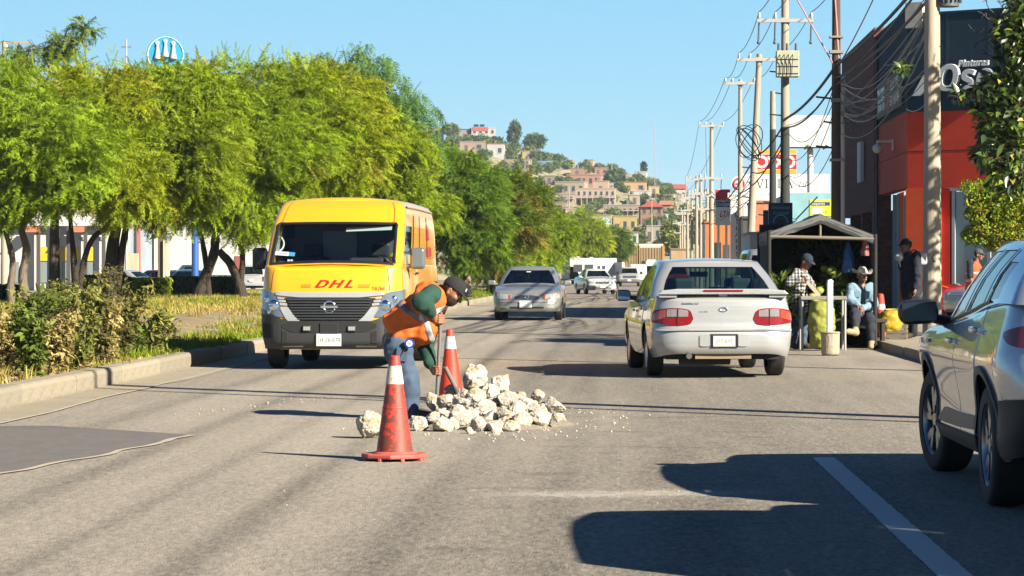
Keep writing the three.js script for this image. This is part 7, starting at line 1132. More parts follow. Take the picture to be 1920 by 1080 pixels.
// ----- signs and far shop fronts -----
{
  const box3 = (name, label, cat, px0, px1, py0, py1, D, m, dep = .25, more) => { const x0 = PX(px0, D), x1 = PX(px1, D), y0 = PY(py1, D), y1 = PY(py0, D), t = thing(name, label, cat, [(x0 + x1) / 2, 0, -D]); const w = x1 - x0; part(t, 'panel', bb(-w / 2, w / 2, y0, y1, -dep, 0), mat([.4, .4, .39], .7)); part(t, 'print', tr(new THREE.PlaneGeometry(w * .985, (y1 - y0) * .985), 0, (y0 + y1) / 2, .006), m); if (more) more(t, w, y0, y1); return t; };
  const post = (r = .12) => (t, w, y0) => part(t, 'post', bar([0, 0, -.12], [0, y0 + .02, -.12], r, r, 12), mat([.42, .42, .40], .5));
  const white = (c, w, h) => { c.fillStyle = '#e9e9e4'; c.fillRect(0, 0, w, h); };
  box3('billboard', 'blank white billboard on a single post behind the wires', 'billboard', 1478, 1557, 216, 276, 122, mat([.42, .43, .42], .6), .3, (t, w, y0, y1) => { part(t, 'post', bar([.05, 0, -.15], [.05, y0, -.15], .14, .14, 12), mat([.4, .4, .38], .5)); part(t, 'catwalk', bb(-w / 2, w / 2 + .3, y0 - .05, y0, 0, .3), M.under); for (const x of [.1, .95]) part(t, 'floodlight', [bar([x, y0 - .02, .2], [x - .25, y0 + .06, .6], .025), box(.2, .12, .12, x - .3, y0 - .05, .65, 0, 0, .5)], M.under); });
  box3('store_sign', 'red and yellow store sign reading OXXO behind the dark poles', 'sign', 1413, 1494, 281, 326, 136, signMat(512, 280, (c, w, h) => { c.fillStyle = '#e9a51f'; c.fillRect(0, 0, w, h); c.fillStyle = '#e8e4da'; c.fillRect(0, 44, w, 8); c.fillRect(0, 228, w, 8); c.fillStyle = '#c4161c'; c.fillRect(0, 52, w, 176); c.strokeStyle = '#f4f1ea'; c.lineWidth = 30; for (const x of [92, 420]) { c.beginPath(); c.ellipse(x, 140, 62, 60, 0, 0, 7); c.stroke(); } c.lineWidth = 26; for (const x of [212, 306]) { c.beginPath(); c.moveTo(x - 42, 78); c.lineTo(x + 42, 202); c.moveTo(x + 42, 78); c.lineTo(x - 42, 202); c.stroke(); } }), .4, post(.14));
  box3('tile_shop', 'white shop front lettered VILLA Tile below the red and yellow sign', 'shop building', 1392, 1556, 326, 470, 150, signMat(1024, 900, (c, w, h) => { white(c, w, h); c.fillStyle = '#22242a'; c.font = '150px serif'; c.fillText('VILLA', 150, 165, 470); c.font = 'italic 90px serif'; c.fillText('Tile', 640, 150); c.fillStyle = '#55585c'; c.font = '44px serif'; c.fillText('Kitchen · Bath · Interior Design', 190, 245, 560); c.font = 'italic 120px serif'; c.fillText('Mv', 290, 340); c.fillStyle = '#cf6a44'; c.fillRect(130, 365, 220, 150); c.fillStyle = '#8c8378'; c.fillRect(130, 515, 220, 200); c.fillStyle = '#ddd8d0'; c.fillRect(150, 530, 120, 160); c.fillStyle = '#4a4540'; c.fillRect(190, 560, 60, 110); }), 1.2);
  box3('blue_shop', 'light blue shop wall above the market tent', 'shop building', 1478, 1560, 361, 500, 104, grainy([.19, .36, .40], .8), 8, (t, w, y0, y1) => { const m = part(t, 'notice', bb(-.02, w * .5, y1 - .92, y1 - .28, 0, .03), mat([.5, .43, .04], .6)); part(m, 'notice_print', tr(new THREE.PlaneGeometry(.8, .58), .4, y1 - .6, .034), signMat(256, 180, (c, w2, h2) => { c.fillStyle = '#e8d832'; c.fillRect(0, 0, w2, h2); c.fillStyle = '#1d2f6a'; c.fillRect(10, 20, 236, 44); c.fillStyle = '#e8e4d0'; c.font = 'bold 34px sans-serif'; c.fillText('PAQUETES', 18, 54, 220); c.fillStyle = '#d8dcd8'; c.fillRect(14, 84, 140, 80); c.fillStyle = '#1d2f6a'; c.font = 'bold 30px sans-serif'; c.fillText('24', 180, 150); })); const lamp = part(t, 'street_lamp', [bar([-.75, y1 - 1.25, .2], [.2, y1 - .2, 1.2], .03), ball(.22, -.85, y1 - 1.1, .3, 1.4, .5, 1), bar([-.85, y1 - 1.2, .3], [-.85, y1 - 1.4, .3], .07)], mat([.03, .12, .18], .5)); void lamp; });
  box3('restaurant_sign', 'dark teal restaurant sign with a round emblem left of the blue shop', 'sign', 1441, 1486, 380, 432, 92, signMat(256, 256, (c, w, h) => { c.fillStyle = '#12485c'; c.fillRect(0, 0, w, h); c.strokeStyle = '#8fc0c8'; c.lineWidth = 10; c.beginPath(); c.arc(128, 190, 78, Math.PI, 0); c.stroke(); c.fillStyle = '#9cc6cc'; c.font = 'italic bold 40px serif'; c.fillText('Restaurant', 28, 58, 200); c.font = 'italic 44px serif'; c.fillText('Universal', 40, 108, 176); c.fillStyle = '#0a2c3a'; c.beginPath(); c.arc(128, 200, 46, 0, 7); c.fill(); }), .15, post(.06));
  box3('dark_board', 'plain dark blue board at the left of the restaurant sign', 'sign', 1431, 1442, 394, 440, 93, mat([.02, .06, .10], .6), .15, post(.05));
  box3('pharmacy_sign', 'tall white pharmacy sign with blue letters running down it', 'sign', 1370, 1394, 372, 486, 142, signMat(128, 600, (c, w, h) => { c.fillStyle = '#eceae4'; c.fillRect(0, 0, w, h); c.fillStyle = '#24345e'; c.font = 'bold 62px sans-serif'; c.textAlign = 'center'; 'SIMILARES'.split('').forEach((k, i) => c.fillText(k, w / 2, 62 + i * 64)); }), .3, (t, w, y0, y1) => { const bar2 = part(t, 'crossboard', bb(-.5, .62, y1 - .02, y1 + .3, -.2, .02), mat([.45, .45, .44], .6)); part(bar2, 'crossboard_print', tr(new THREE.PlaneGeometry(1.1, .3), .06, y1 + .14, .025), signMat(256, 70, (c, w2, h2) => { white(c, w2, h2); c.fillStyle = '#44485a'; c.font = 'bold 44px sans-serif'; c.fillText('FARMACIAS', 8, 50, 240); })); const rd = part(t, 'roundel', cyl(.42, .42, .1, .1, y1 + .78, -.05, Math.PI / 2, 0, 0, 26), mat([.45, .45, .45], .6)); part(rd, 'roundel_ring', [tr(new THREE.TorusGeometry(.27, .05, 6, 24), .1, y1 + .78, .02), box(.3, .07, .03, .1, y1 + .78, .02)], mat([.45, .02, .03], .6)); });
  box3('battery_sign', 'red, blue and white box sign left of the tall pharmacy sign', 'sign', 1342, 1369, 355, 422, 152, signMat(160, 380, (c, w, h) => { white(c, w, h); c.fillStyle = '#d02438'; c.fillRect(0, 0, w, 120); c.fillStyle = '#1f3f80'; c.fillRect(0, 128, w, 60); c.fillStyle = '#f2f0ea'; c.font = 'bold 44px sans-serif'; c.fillText('Central', 6, 174, 150); c.fillStyle = '#d02438'; c.font = 'italic bold 100px sans-serif'; c.fillText('LTH', 40, 300, 115); }), .5, (t, w, y0) => { for (const x of [-.25, .2]) part(t, 'post', bar([x, 0, -.2], [x, y0, -.2], .07, .07), M.white); });
  const row = [['orange_shop', 'low orange shop front under the battery sign', 1322, 1372, 418, 500, 172, [.42, .13, .03]], ['salmon_shop', 'salmon-walled shop between the leaning pole and the restaurant sign', 1412, 1444, 380, 500, 140, [.40, .15, .08]], ['white_shop', 'small white shop block beside the parked crossover', 1406, 1440, 440, 505, 112, [.4, .39, .36]], ['grey_shed', 'dark grey shed wedge left of the white shop block', 1393, 1416, 410, 505, 126, [.055, .055, .055]], ['far_shop', 'far flat-roofed shop at the end of the pole line', 1258, 1300, 468, 515, 260, [.33, .22, .12]]];
  for (const [n, l, a, b, c0, c1, D, col] of row) box3(n, l, 'shop building', a, b, c0, c1, D, grainy(col, .85, 1), 6, (t, w, y0, y1) => { part(t, 'doorway', bb(-w * .25, w * .1, .1, y0 + (y1 - y0) * .55, .01, .03), M.under); part(t, 'cornice', bb(-w / 2 - .05, w / 2 + .05, y1, y1 + .12, -6, .1), grainy(col.map((q) => q * .7), .8)); part(t, 'window', bb(w * .18, w * .42, y0 + .5, y0 + (y1 - y0) * .5, .01, .03), mat([.05, .06, .07], .2)); });
  // palm at the end of the row
  const pb = [PX(1338, 235), 0, -235], pt = thing('palm_tree', 'ragged palm with a shaggy trunk behind the triple-crossarm pole', 'palm tree', pb), r = rng(15);
  part(pt, 'trunk', limb([[0, 0, 0], [.1, 3, 0], [0, 7.2, 0]], .5, .32, 10, .5), grainy([.12, .09, .055], .95, 3, .03)); const fr = [];
  for (let i = 0; i < 46; i++) { const a = r() * 6.283, el = -1.1 + 2.1 * r(), L = 1.9, d = [Math.cos(a) * Math.cos(el), Math.sin(el), Math.sin(a) * Math.cos(el)], e = [d[0] * L, 7.3 + d[1] * L - .45, d[2] * L]; fr.push(limb([[0, 7.2, 0], [d[0] * L * .6, 7.3 + d[1] * L * .7, d[2] * L * .6], e], .04, .01, 4)); for (let k = 0; k < 9; k++) { const q = -1 + 2 * k / 8; fr.push(bar(e, [e[0] + d[0] * .5 + q * d[2] * .55, e[1] - .25 - .1 * Math.abs(q), e[2] + d[2] * .5 - q * d[0] * .55], .045, .006, 3)); } }
  part(pt, 'crown', fr, grainy([.07, .085, .025], .9, 1)); part(pt, 'dead_skirt', lathe([[.32, 4.2], [.55, 4.6], [.75, 5.8], [.62, 6.9], [.3, 7.2]], 12), grainy([.14, .10, .055], 1, 3, .05));
}
// ----- market tent and its people -----
{
  const D = 44.4, k = D / F, x0 = PX(1442, D), x1 = PX(1641, D), xr = PX(1538, D), t = thing('market_tent', 'worn grey gable tent over the vegetable stall at the kerb', 'market tent', [xr, 0, -D]), a = x0 - xr, b = x1 - xr, eL = 1.98, eR = 1.92, yr = 2.27, dep = 3.1;
  const tarp = mat([.10, .10, .10], .7, 0, { map: dataTex(256, 256, (u, v) => { const m = sstep(.40, .56, tiles(u, v, 5, 5)); return [lerp(.16, 1, m), lerp(.16, 1, m), lerp(.17, 1, m)]; }) }), black = grainy([.012, .013, .014], .85, 2);
  const roof = (xa, ya, xb, yb, m) => part(t, 'roof_sheet', (() => { const g = gridGeo(14, 14, (i, j) => { const u = i / 14, z = -dep * j / 14; return [lerp(xa, xb, u), lerp(ya, yb, u) - .045 * Math.sin(Math.PI * u) * (2.2 + 1.1 * noise(u * 4, z * 2)) + .03 * noise(u * 9, z * 5, 3), z + .02 * noise(u * 7, z)]; }); const g2 = g.clone().translate(0, -.012, 0); return [g, g2]; })(), m);
  roof(0, yr, a, eL, tarp); roof(0, yr, b, eR, tarp);
  part(t, 'valance', [gridGeo(20, 3, (i, j) => { const u = i / 20 * 2 - 1, x = u < 0 ? -u * a : u * b, y = u < 0 ? lerp(yr, eL, -u) : lerp(yr, eR, u); return [x, y - .02 - j * .05 - (j === 3 ? .03 * noise(i * .7, 2) : 0), .02 + .012 * noise(i, j)]; }), gridGeo(10, 3, (i, j) => [a - .005, eL - j * .08 - .01 * noise(i, j), -dep * i / 10])], tarp);
  part(t, 'gable_beam', [bar([a, eL - .10, 0], [b, eR - .08, 0], .03), bar([0, yr - .03, -.02], [0, eL - .1, -.02], .022)], mat([.13, .11, .085], .7)); part(t, 'ridge_pole', bar([0, yr - .03, 0], [0, yr - .03, -dep], .025), mat([.2, .2, .19], .5));
  for (const [x, z, y] of [[a, 0, eL], [b, 0, eR], [a, -dep, eL], [b, -dep, eR]]) part(t, 'leg', bar([x, 0, z], [x, y, z], .035, .035, 8), black);
  part(t, 'back_curtain', gridGeo(20, 8, (i, j) => [lerp(a, b, i / 20), 2.2 * j / 8 * .97, -dep + .05 * Math.sin(i * 1.1)]), black); part(t, 'side_curtain', [gridGeo(10, 8, (i, j) => [b - .02 + .03 * Math.sin(i * 2), 1.9 * j / 8, -dep * (.15 + .85 * i / 10)]), gridGeo(10, 8, (i, j) => [a + .02 + .03 * Math.sin(i * 2), 1.9 * j / 8, -dep * (.1 + .9 * i / 10)])], black);
  const r = rng(61), cg = [clusterGeo(51, 8, .16, .07, .16), clusterGeo(52, 7, .2, .05, .15)];
  const bunch = (label, px, py, w, h, D2, c0, c1, n) => { const p = P(px, py, D2), q = thing('greens', label, 'vegetables', [p[0], 0, -D2]), it = [[], []]; for (let i = 0; i < n; i++) { const aa = r() * 6.283, R = Math.sqrt(r()); it[i % 2].push({ p: [w * k * R * Math.cos(aa), p[1] + h * k * R * Math.sin(aa), (r() - .5) * .5], d: [r() - .5, r() - .4, r()], roll: r() * 6, s: .7 + .7 * r(), c: mixc(c0, c1, r()) }); } const st = []; for (let i = 0; i < 8; i++) st.push(bar([(r() - .5) * w * k, .3, 0], [(r() - .5) * 2 * w * k, p[1] + h * k * (r() - .3), 0], .014, .006, 4)); part(q, 'stalk', st, grainy([.06, .08, .02], .9)); it.forEach((e, i) => scatter(sub(q, 'leaves'), 'foliage', cg[i], leafMat([1, 1, 1], .25), e)); };
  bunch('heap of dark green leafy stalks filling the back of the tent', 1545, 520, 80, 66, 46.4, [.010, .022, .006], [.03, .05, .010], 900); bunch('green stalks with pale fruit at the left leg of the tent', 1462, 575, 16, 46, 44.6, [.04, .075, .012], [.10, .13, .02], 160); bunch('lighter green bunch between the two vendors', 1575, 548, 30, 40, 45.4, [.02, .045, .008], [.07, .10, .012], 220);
  for (const [px, py, c, l] of [[1622, 458, [.30, .10, .09], 'faded red cloth hanging from the tent\'s right corner']]) { const b3 = thing('hanging_bag', l, 'bag', P(px, py, 44.9)); part(b3, 'bag', surfaceNets((x, y, z) => Math.hypot(x, z) - (.075 - .05 * clamp(y / .22 + .5, 0, 1)) * (1 + .3 * noise(x * 20, y * 14, z * 20)), [-.15, -.2, -.15], [.15, .14, .15], .014), grainy(c, .6, 2)); part(b3, 'string', bar([0, .1, 0], [0, PY(440, 44.9) - b3.position.y, 0], .005), M.under); }
  // fruit
  for (const [px, py, D3, s, l] of [[1558, 508, 45.2, .085, 'pale green melon lying high on the greens'], [1545, 504, 45.3, .06, 'small pale green melon next to the bigger one'], [1460, 570, 44.3, .07, 'pale green fruit at the left leg of the tent'], [1468, 640, 44.2, .09, 'yellow-green melon on the ground by the plaid man\'s foot'], [1536, 545, 44.4, .07, 'bright green melon on the stall table'], [1523, 557, 44.3, .07, 'bright green melon at the table\'s left']]) { const p = P(px, py, D3), m = thing('melon', l, 'melon', p); part(m, 'fruit', ball(s, 0, 0, 0, 1.1, .92, 1, 18, 12), grainy([.24, .28, .04], .5, 2)); part(m, 'stem', bar([0, s * .85, 0], [.01, s * 1.15, 0], .008), barkMat); }
  // table, bags, board, bucket
  const tb = thing('stall_table', 'grey metal-legged table in front of the plaid man', 'table', [PX(1543, 44), 0, -44]), tw = 40 * 44 / F; part(tb, 'tabletop', rbox(2 * tw + .06, .06, .6, .012, 0, .86, -.1), grainy([.20, .19, .17], .8)); for (const x of [-tw, tw]) for (const z of [.15, -.36]) part(tb, 'leg', bar([x, 0, z], [x, .84, z], .022), mat([.3, .3, .29], .5, .4));
  const bag = (label, px, py0, py1, w, D4, col, lean = 0) => { const y1 = PY(py0, D4), y0 = Math.max(PY(py1, D4), .0), p = [PX(px, D4), y0, -D4], h = y1 - y0, b2 = thing('mesh_bag', label, 'bag', p), W = w * D4 / F / 2; part(b2, 'sack', worldUV(tr(surfaceNets((x, y, z) => { const yy = y / h; const R = W * (.75 + .4 * Math.sin(Math.PI * clamp(yy, 0, 1) * .8 + .3)) * (1 + .16 * noise(x * 7, y * 9, z * 7)); return Math.max(Math.hypot(x - lean * yy, z) - R + .012 * noise(x * 22, y * 22, z * 22), Math.abs(y - h / 2) - h / 2); }, [-W * 1.5 - Math.abs(lean), -.03, -W * 1.5], [W * 1.5 + Math.abs(lean), h + .03, W * 1.5], .018), 0, 0, 0), 1), grainy(col, .75, 4, .004)); part(b2, 'mouth', tr(new THREE.TorusGeometry(W * .7, .03, 6, 20), lean, h, 0, Math.PI / 2 + .1, 0, 0), grainy(col.map((q) => q * .8), .8)); return b2; };
  bag('tall yellow-green mesh sack standing against the stall table', 1540, 566, 652, 44, 43.7, [.21, .22, .03]); bag('yellow plastic sack slumped on the pavement beside the seated man', 1664, 583, 622, 44, 45.6, [.38, .27, .012], .1); bag('small yellow-green bag on the road at the tent\'s left leg', 1470, 622, 650, 16, 44.2, [.36, .36, .03]);
  const bl = thing('blue_bag', 'dark blue plastic bag hanging inside the tent', 'bag', P(1590, 505, 45.2)); part(bl, 'bag', surfaceNets((x, y, z) => Math.max(Math.hypot(x, z * 1.4) - (.11 - .1 * Math.pow(clamp(y / .5, 0, 1), 2)) * (1 + .25 * noise(x * 14, y * 9, z * 14)), Math.abs(y - .2) - .26), [-.2, -.1, -.2], [.2, .52, .2], .015), mat([.012, .06, .22], .3)); part(bl, 'string', bar([0, .42, 0], [0, .75, 0], .006), M.under);
  const bd = thing('white_board', 'white wooden post standing upright in a concrete bucket', 'post', [PX(1556, 41.2), 0, -41.2]); part(bd, 'post', [rbox(.092, .78, .05, .004, 0, .74, 0, 0, .25, .0), ext([[-.046, 0], [.046, 0], [.046, .02], [.01, .05], [-.046, .03]], .05).rotateY(.25).translate(0, 1.13, -.025)], grainy([.40, .40, .37], .7, 3)); 
  const bk = thing('concrete_bucket', 'pale concrete-filled bucket holding the white post', 'bucket', [PX(1557, 41.1), 0, -41.1]); part(bk, 'bucket', lathe([[0, 0], [.125, 0], [.14, .04], [.145, .34], [.152, .36], [.14, .37], [0, .355]], 28), grainy([.33, .29, .21], .95, 2, .01)); part(bk, 'rim', tr(new THREE.TorusGeometry(.147, .009, 6, 30), 0, .355, 0, Math.PI / 2), grainy([.28, .25, .19], .9));
  const wedge = thing('wooden_crate', 'weathered grey slatted crate on the pavement edge right of the yellow sack', 'crate', [PX(1682, 46.2), .13, -46.2], -.2); for (let i = 0; i < 4; i++) { part(wedge, 'slat', box(.34, .065, .015, 0, .05 + i * .082, .16), grainy([.15, .13, .10], .95, 3)); part(wedge, 'slat', box(.015, .065, .3, -.17, .05 + i * .082, 0), grainy([.12, .10, .08], .95, 3)); part(wedge, 'slat', box(.015, .065, .3, .17, .05 + i * .082, 0), grainy([.12, .10, .08], .95, 3)); } for (const x of [-.15, .15]) part(wedge, 'post', box(.04, .34, .04, x, .17, .14), grainy([.13, .11, .09], .95)); part(wedge, 'lid', box(.38, .02, .36, 0, .345, 0), grainy([.18, .16, .13], .95, 3));
  const dr = thing('striped_cone', 'faded red and white banded cone behind the seated man', 'traffic cone', [PX(1651, 47.5), .1, -47.5]); { const rr = (y) => lerp(.15, .055, y / .78), sg = (u, v2) => lathe([[rr(u), u], [rr((u + v2) / 2) + .004, (u + v2) / 2], [rr(v2), v2]], 24), A = mat([.42, .04, .015], .6, 0, { map: rep(grainTex, 3) }), B = grainy([.42, .41, .39], .7, 3); part(dr, 'base', rbox(.4, .05, .4, .02, 0, .025, 0), A); [[.05, .2, A], [.2, .33, B], [.33, .52, A], [.52, .62, B], [.62, .78, A]].forEach(([u, v2, m]) => part(dr, 'band', sg(u, v2), m)); part(dr, 'tip', ball(.056, 0, .78, 0, 1, .5, 1), A); }
  const st = thing('bench', 'dark plank bench under the seated man', 'bench', [PX(1612, 44.9), 0, -44.9]); part(st, 'seat', rbox(.9, .06, .34, .01, 0, .47, 0), grainy([.05, .04, .03], .9)); for (const x of [-.38, .38]) part(st, 'leg', rbox(.06, .45, .3, .01, x, .22, 0), grainy([.04, .035, .03], .9));
}
// people at the stall and on the pavement
{
  const place = (px, D) => [PX(px, D), 0, -D], J0 = (px, py, D, bx, by) => [(px - bx) * D / F, PY(py, D) - by];
  const plaid = mat([.62, .62, .62], .92, 0, { map: rep(plaidTex, 4.5) });
  { // man in plaid, cutting on the table
    const D = 44.6, j = (x, y, z) => [...J0(x, y, D, 1500, 0), z], J = { pelvis: j(1497, 570, 0), chest: j(1500, 522, 0), shR: j(1494, 513, .17), shL: j(1506, 513, -.16), elR: j(1478, 530, .30), wrR: j(1502, 523, .36), elL: j(1520, 532, -.05), wrL: j(1524, 540, .2), hipR: j(1495, 578, .09), hipL: j(1500, 578, -.09), knR: j(1488, 612, .10), knL: j(1505, 612, -.08), anR: j(1486, 646, .09), anL: j(1507, 645, -.1), toR: j(1493, 651, .14), toL: j(1517, 651, -.05) };
    const tip = j(1536, 556, .28), hilt = j(1505, 522, .36), ax = nrm(sub3(tip, hilt));
    const t = person('vendor in a black and white plaid shirt and jeans cutting at the table', place(1500, D), 0, J, { skin: [.20, .09, .055], hairMat: M.under, head: { pos: j(1512, 491, .03), fwd: [.75, -.42, .5] }, hands: { R: gripHand(J.wrR, add(hilt, ax, .02), ax, .016, 1), L: looseHand(J.wrL, [.6, -.6, .3], [0, -1, 0]) }, cap: { m: cloth([.012, .02, .04]) }, cell: .014, shoes: mat([.03, .025, .02], .8),
      wear(t2, k) { part(t2, 'shirt', U(blob([...k.tor.map(([a, b, r0, r1]) => [a, b, r0 + .01, r1]), [J.pelvis, add(J.pelvis, [0, -.07, 0]), .15, .15], [J.shR, J.elR, .07, .058], [J.elR, mx3(J.elR, J.wrR, .85), .056, .04], [J.shL, J.elL, .07, .058], [J.elL, mx3(J.elL, J.wrL, .7), .056, .045]], .013, .04, .012, .014)), plaid); part(t2, 'trousers', U(blob([...k.hip, ...k.legs.R, ...k.legs.L].map(([a, b, r0, r1]) => [a, b, r0, r1 + .008]), .013, .035, .014, .012, (x, y) => Math.max(.03 - y, y - 1.0))), denim); } });
    const o = t.position, kn = thing('machete', 'pale broad knife in the plaid man\'s right hand', 'knife', [o.x + hilt[0], hilt[1], o.z + hilt[2]]), q = sub3(tip, hilt); part(kn, 'blade', ext([[0, -.025], [.38, -.035], [.42, .0], [.38, .03], [0, .02]], .006, .001).applyMatrix4(new THREE.Matrix4().makeBasis(V3(...ax), V3(...nrm(crs([0, 0, 1], ax))), V3(0, 0, 1))), mat([.36, .30, .22], .5, .2)); part(kn, 'handle', bar([-ax[0] * .08, -ax[1] * .08, 0], [ax[0] * .06, ax[1] * .06, 0], .017), barkMat); void q;
  }
  { // seated man in white hat, denim jacket
    const D = 44.7, j = (x, y, z) => [...J0(x, y, D, 1612, 0), z], J = { pelvis: j(1620, 594, 0), chest: j(1616, 548, .04), shR: j(1597, 540, .06), shL: j(1633, 540, .02), elR: j(1592, 562, .17), wrR: j(1606, 572, .32), elL: j(1637, 570, .15), wrL: j(1612, 578, .36), hipR: j(1611, 596, .06), hipL: j(1628, 596, .05), knR: j(1599, 585, .42), knL: j(1626, 596, .46), anR: j(1598, 622, .58), anL: j(1629, 640, .40), toR: j(1586, 620, .66), toL: j(1627, 648, .54) };
    person('seated man in a white cowboy hat and light denim jacket with crossed legs', place(1612, D), 0, J, { skin: [.19, .085, .05], hairMat: mat([.2, .2, .2], .9), moustache: mat([.45, .44, .42], .9), head: { pos: j(1616, 518, .05), fwd: [.35, -.05, .9] }, hands: { R: looseHand(J.wrR, [.6, -.5, .5], [0, -1, 0], -1), L: looseHand(J.wrL, [-.4, -.6, .5], [0, -1, 0], 1) }, hat: grainy([.42, .40, .35], .8, 3), cell: .014, shoes: mat([.26, .19, .11], .7), floor: .0,
      wear(t2, k) { part(t2, 'jacket', U(blob([...k.tor.map(([a, b, r0, r1]) => [a, b, r0 + .01, r1 + .005]), [J.pelvis, add(J.pelvis, [0, -.03, 0]), .15, .15], [J.shR, J.elR, .075, .064], [J.elR, mx3(J.elR, J.wrR, .88), .06, .047], [J.shL, J.elL, .075, .064], [J.elL, mx3(J.elL, J.wrL, .88), .06, .047]], .013, .04, .012, .014, (x, y, z) => { const c = Math.abs(x - J.chest[0] - .01) - .028; return z > .1 && y > J.chest[1] - .2 ? -c : -1; })), cloth([.17, .27, .34])); part(t2, 'undershirt', U(blob(k.tor.map(([a, b, r0, r1]) => [a, b, r0, r1 - .01]), .015, .04, .010, .004)), cloth([.12, .13, .14])); part(t2, 'trousers', U(blob([...k.hip, ...k.legs.R, ...k.legs.L].map(([a, b, r0, r1]) => [a, b, r0, r1 + .008]), .013, .035, .014, .012)), denimDark); for (const x of [-.09, .09]) part(t2, 'pocket', rbox(.09, .1, .01, .004, J.chest[0] + x, J.chest[1] - .03, .185), cloth([.14, .23, .30])); } });
  }
  { // standing man in dark clothes, looking left
    const D = 46.8, B = .13, j = (x, y, z) => [...J0(x, y, D, 1707, 0), z], J = { pelvis: j(1708, 545, 0), chest: j(1709, 490, 0), shR: j(1702, 480, .03), shL: j(1717, 481, .16), elR: j(1694, 500, -.1), wrR: j(1690, 488, -.2), elL: j(1718, 513, .22), wrL: j(1714, 541, .22), hipR: j(1706, 553, -.09), hipL: j(1710, 553, .09), knR: j(1706, 590, -.08), knL: j(1710, 590, .10), anR: j(1709, 625, -.08), anL: j(1713, 625, .12), toR: j(1698, 630, -.06), toL: j(1701, 630, .14) };
    const t = person('standing man in navy jacket, dark trousers and cap facing left by the pole', place(1707, D), 0, J, { skin: [.20, .095, .06], hairMat: M.under, head: { pos: j(1698, 462, .06), fwd: [-1, -.05, .25] }, hands: { R: looseHand(J.wrR, [-.3, .8, -.2], [0, 0, 1]), L: looseHand(J.wrL, [-.1, -1, .05], [-1, 0, 0], -1) }, cap: { m: cloth([.008, .01, .016]) }, cell: .014, floor: B, shoes: mat([.03, .022, .018], .8),
      wear(t2, k) { part(t2, 'jacket', U(blob([...k.tor.map(([a, b, r0, r1]) => [a, b, r0 + .008, r1 + .005]), [J.pelvis, add(J.pelvis, [0, -.08, 0]), .145, .145], [J.shR, J.elR, .072, .06], [J.elR, mx3(J.elR, J.wrR, .88), .058, .045], [J.shL, J.elL, .072, .06], [J.elL, mx3(J.elL, J.wrL, .88), .058, .045]], .013, .04, .014, .016)), cloth([.010, .014, .028])); part(t2, 'trousers', U(blob([...k.hip, ...k.legs.R, ...k.legs.L].map(([a, b, r0, r1]) => [a, b, r0, r1 + .012]), .013, .035, .014, .014, (x, y) => B + .03 - y)), cloth([.010, .012, .016])); } });
    const o = t.position, bg = thing('white_bag', 'pale knotted plastic bag held up before the standing man\'s face', 'plastic bag', [o.x + j(1686, 488, 0)[0], PY(488, D), o.z + .02]); part(bg, 'bag', surfaceNets((x, y, z) => Math.hypot(x, y - .06, z) - .088 - .012 * noise(x * 18, y * 18, z * 18) + (y < -.01 ? -y * .6 : 0) * .3, [-.13, -.12, -.13], [.13, .2, .13], .01), phys([.5, .55, .58], .35, 0, { transmission: .25, thickness: 0 })); part(bg, 'knot', [bar([0, -.03, 0], [.02, -.12, 0], .02, .01), ball(.022, 0, -.035, 0)], mat([.45, .47, .48], .5));
    const sh = thing('white_pack', 'white pack showing behind the standing man\'s shoulder', 'bag', [o.x + j(1727, 488, 0)[0], PY(490, D), o.z + .1]); part(sh, 'pack', rbox(.16, .24, .2, .06, 0, .05, 0, 0, .2, .1, 3), grainy([.42, .42, .41], .8, 3)); part(sh, 'strap', tube([[-.06, .16, .04], [-.16, .2, .08], [-.22, .1, .14]], .012, 10, 5), M.under);
  }
  { // man in orange vest at the parked car
    const D = 59.5, B = .13, j = (x, y, z) => [...J0(x, y, D, 1828, 0), z], J = { pelvis: j(1824, 541, 0), chest: j(1826, 502, 0), shR: j(1829, 492, -.14), shL: j(1818, 493, .15), elR: j(1838, 510, -.12), wrR: j(1843, 504, .05), elL: j(1817, 517, .2), wrL: j(1821, 537, .2), hipR: j(1826, 547, -.08), hipL: j(1822, 547, .09), knR: j(1827, 575, -.08), knL: j(1823, 575, .09), anR: j(1825, 602, -.08), anL: j(1821, 602, .1), toR: j(1835, 606, -.06), toL: j(1831, 606, .12) };
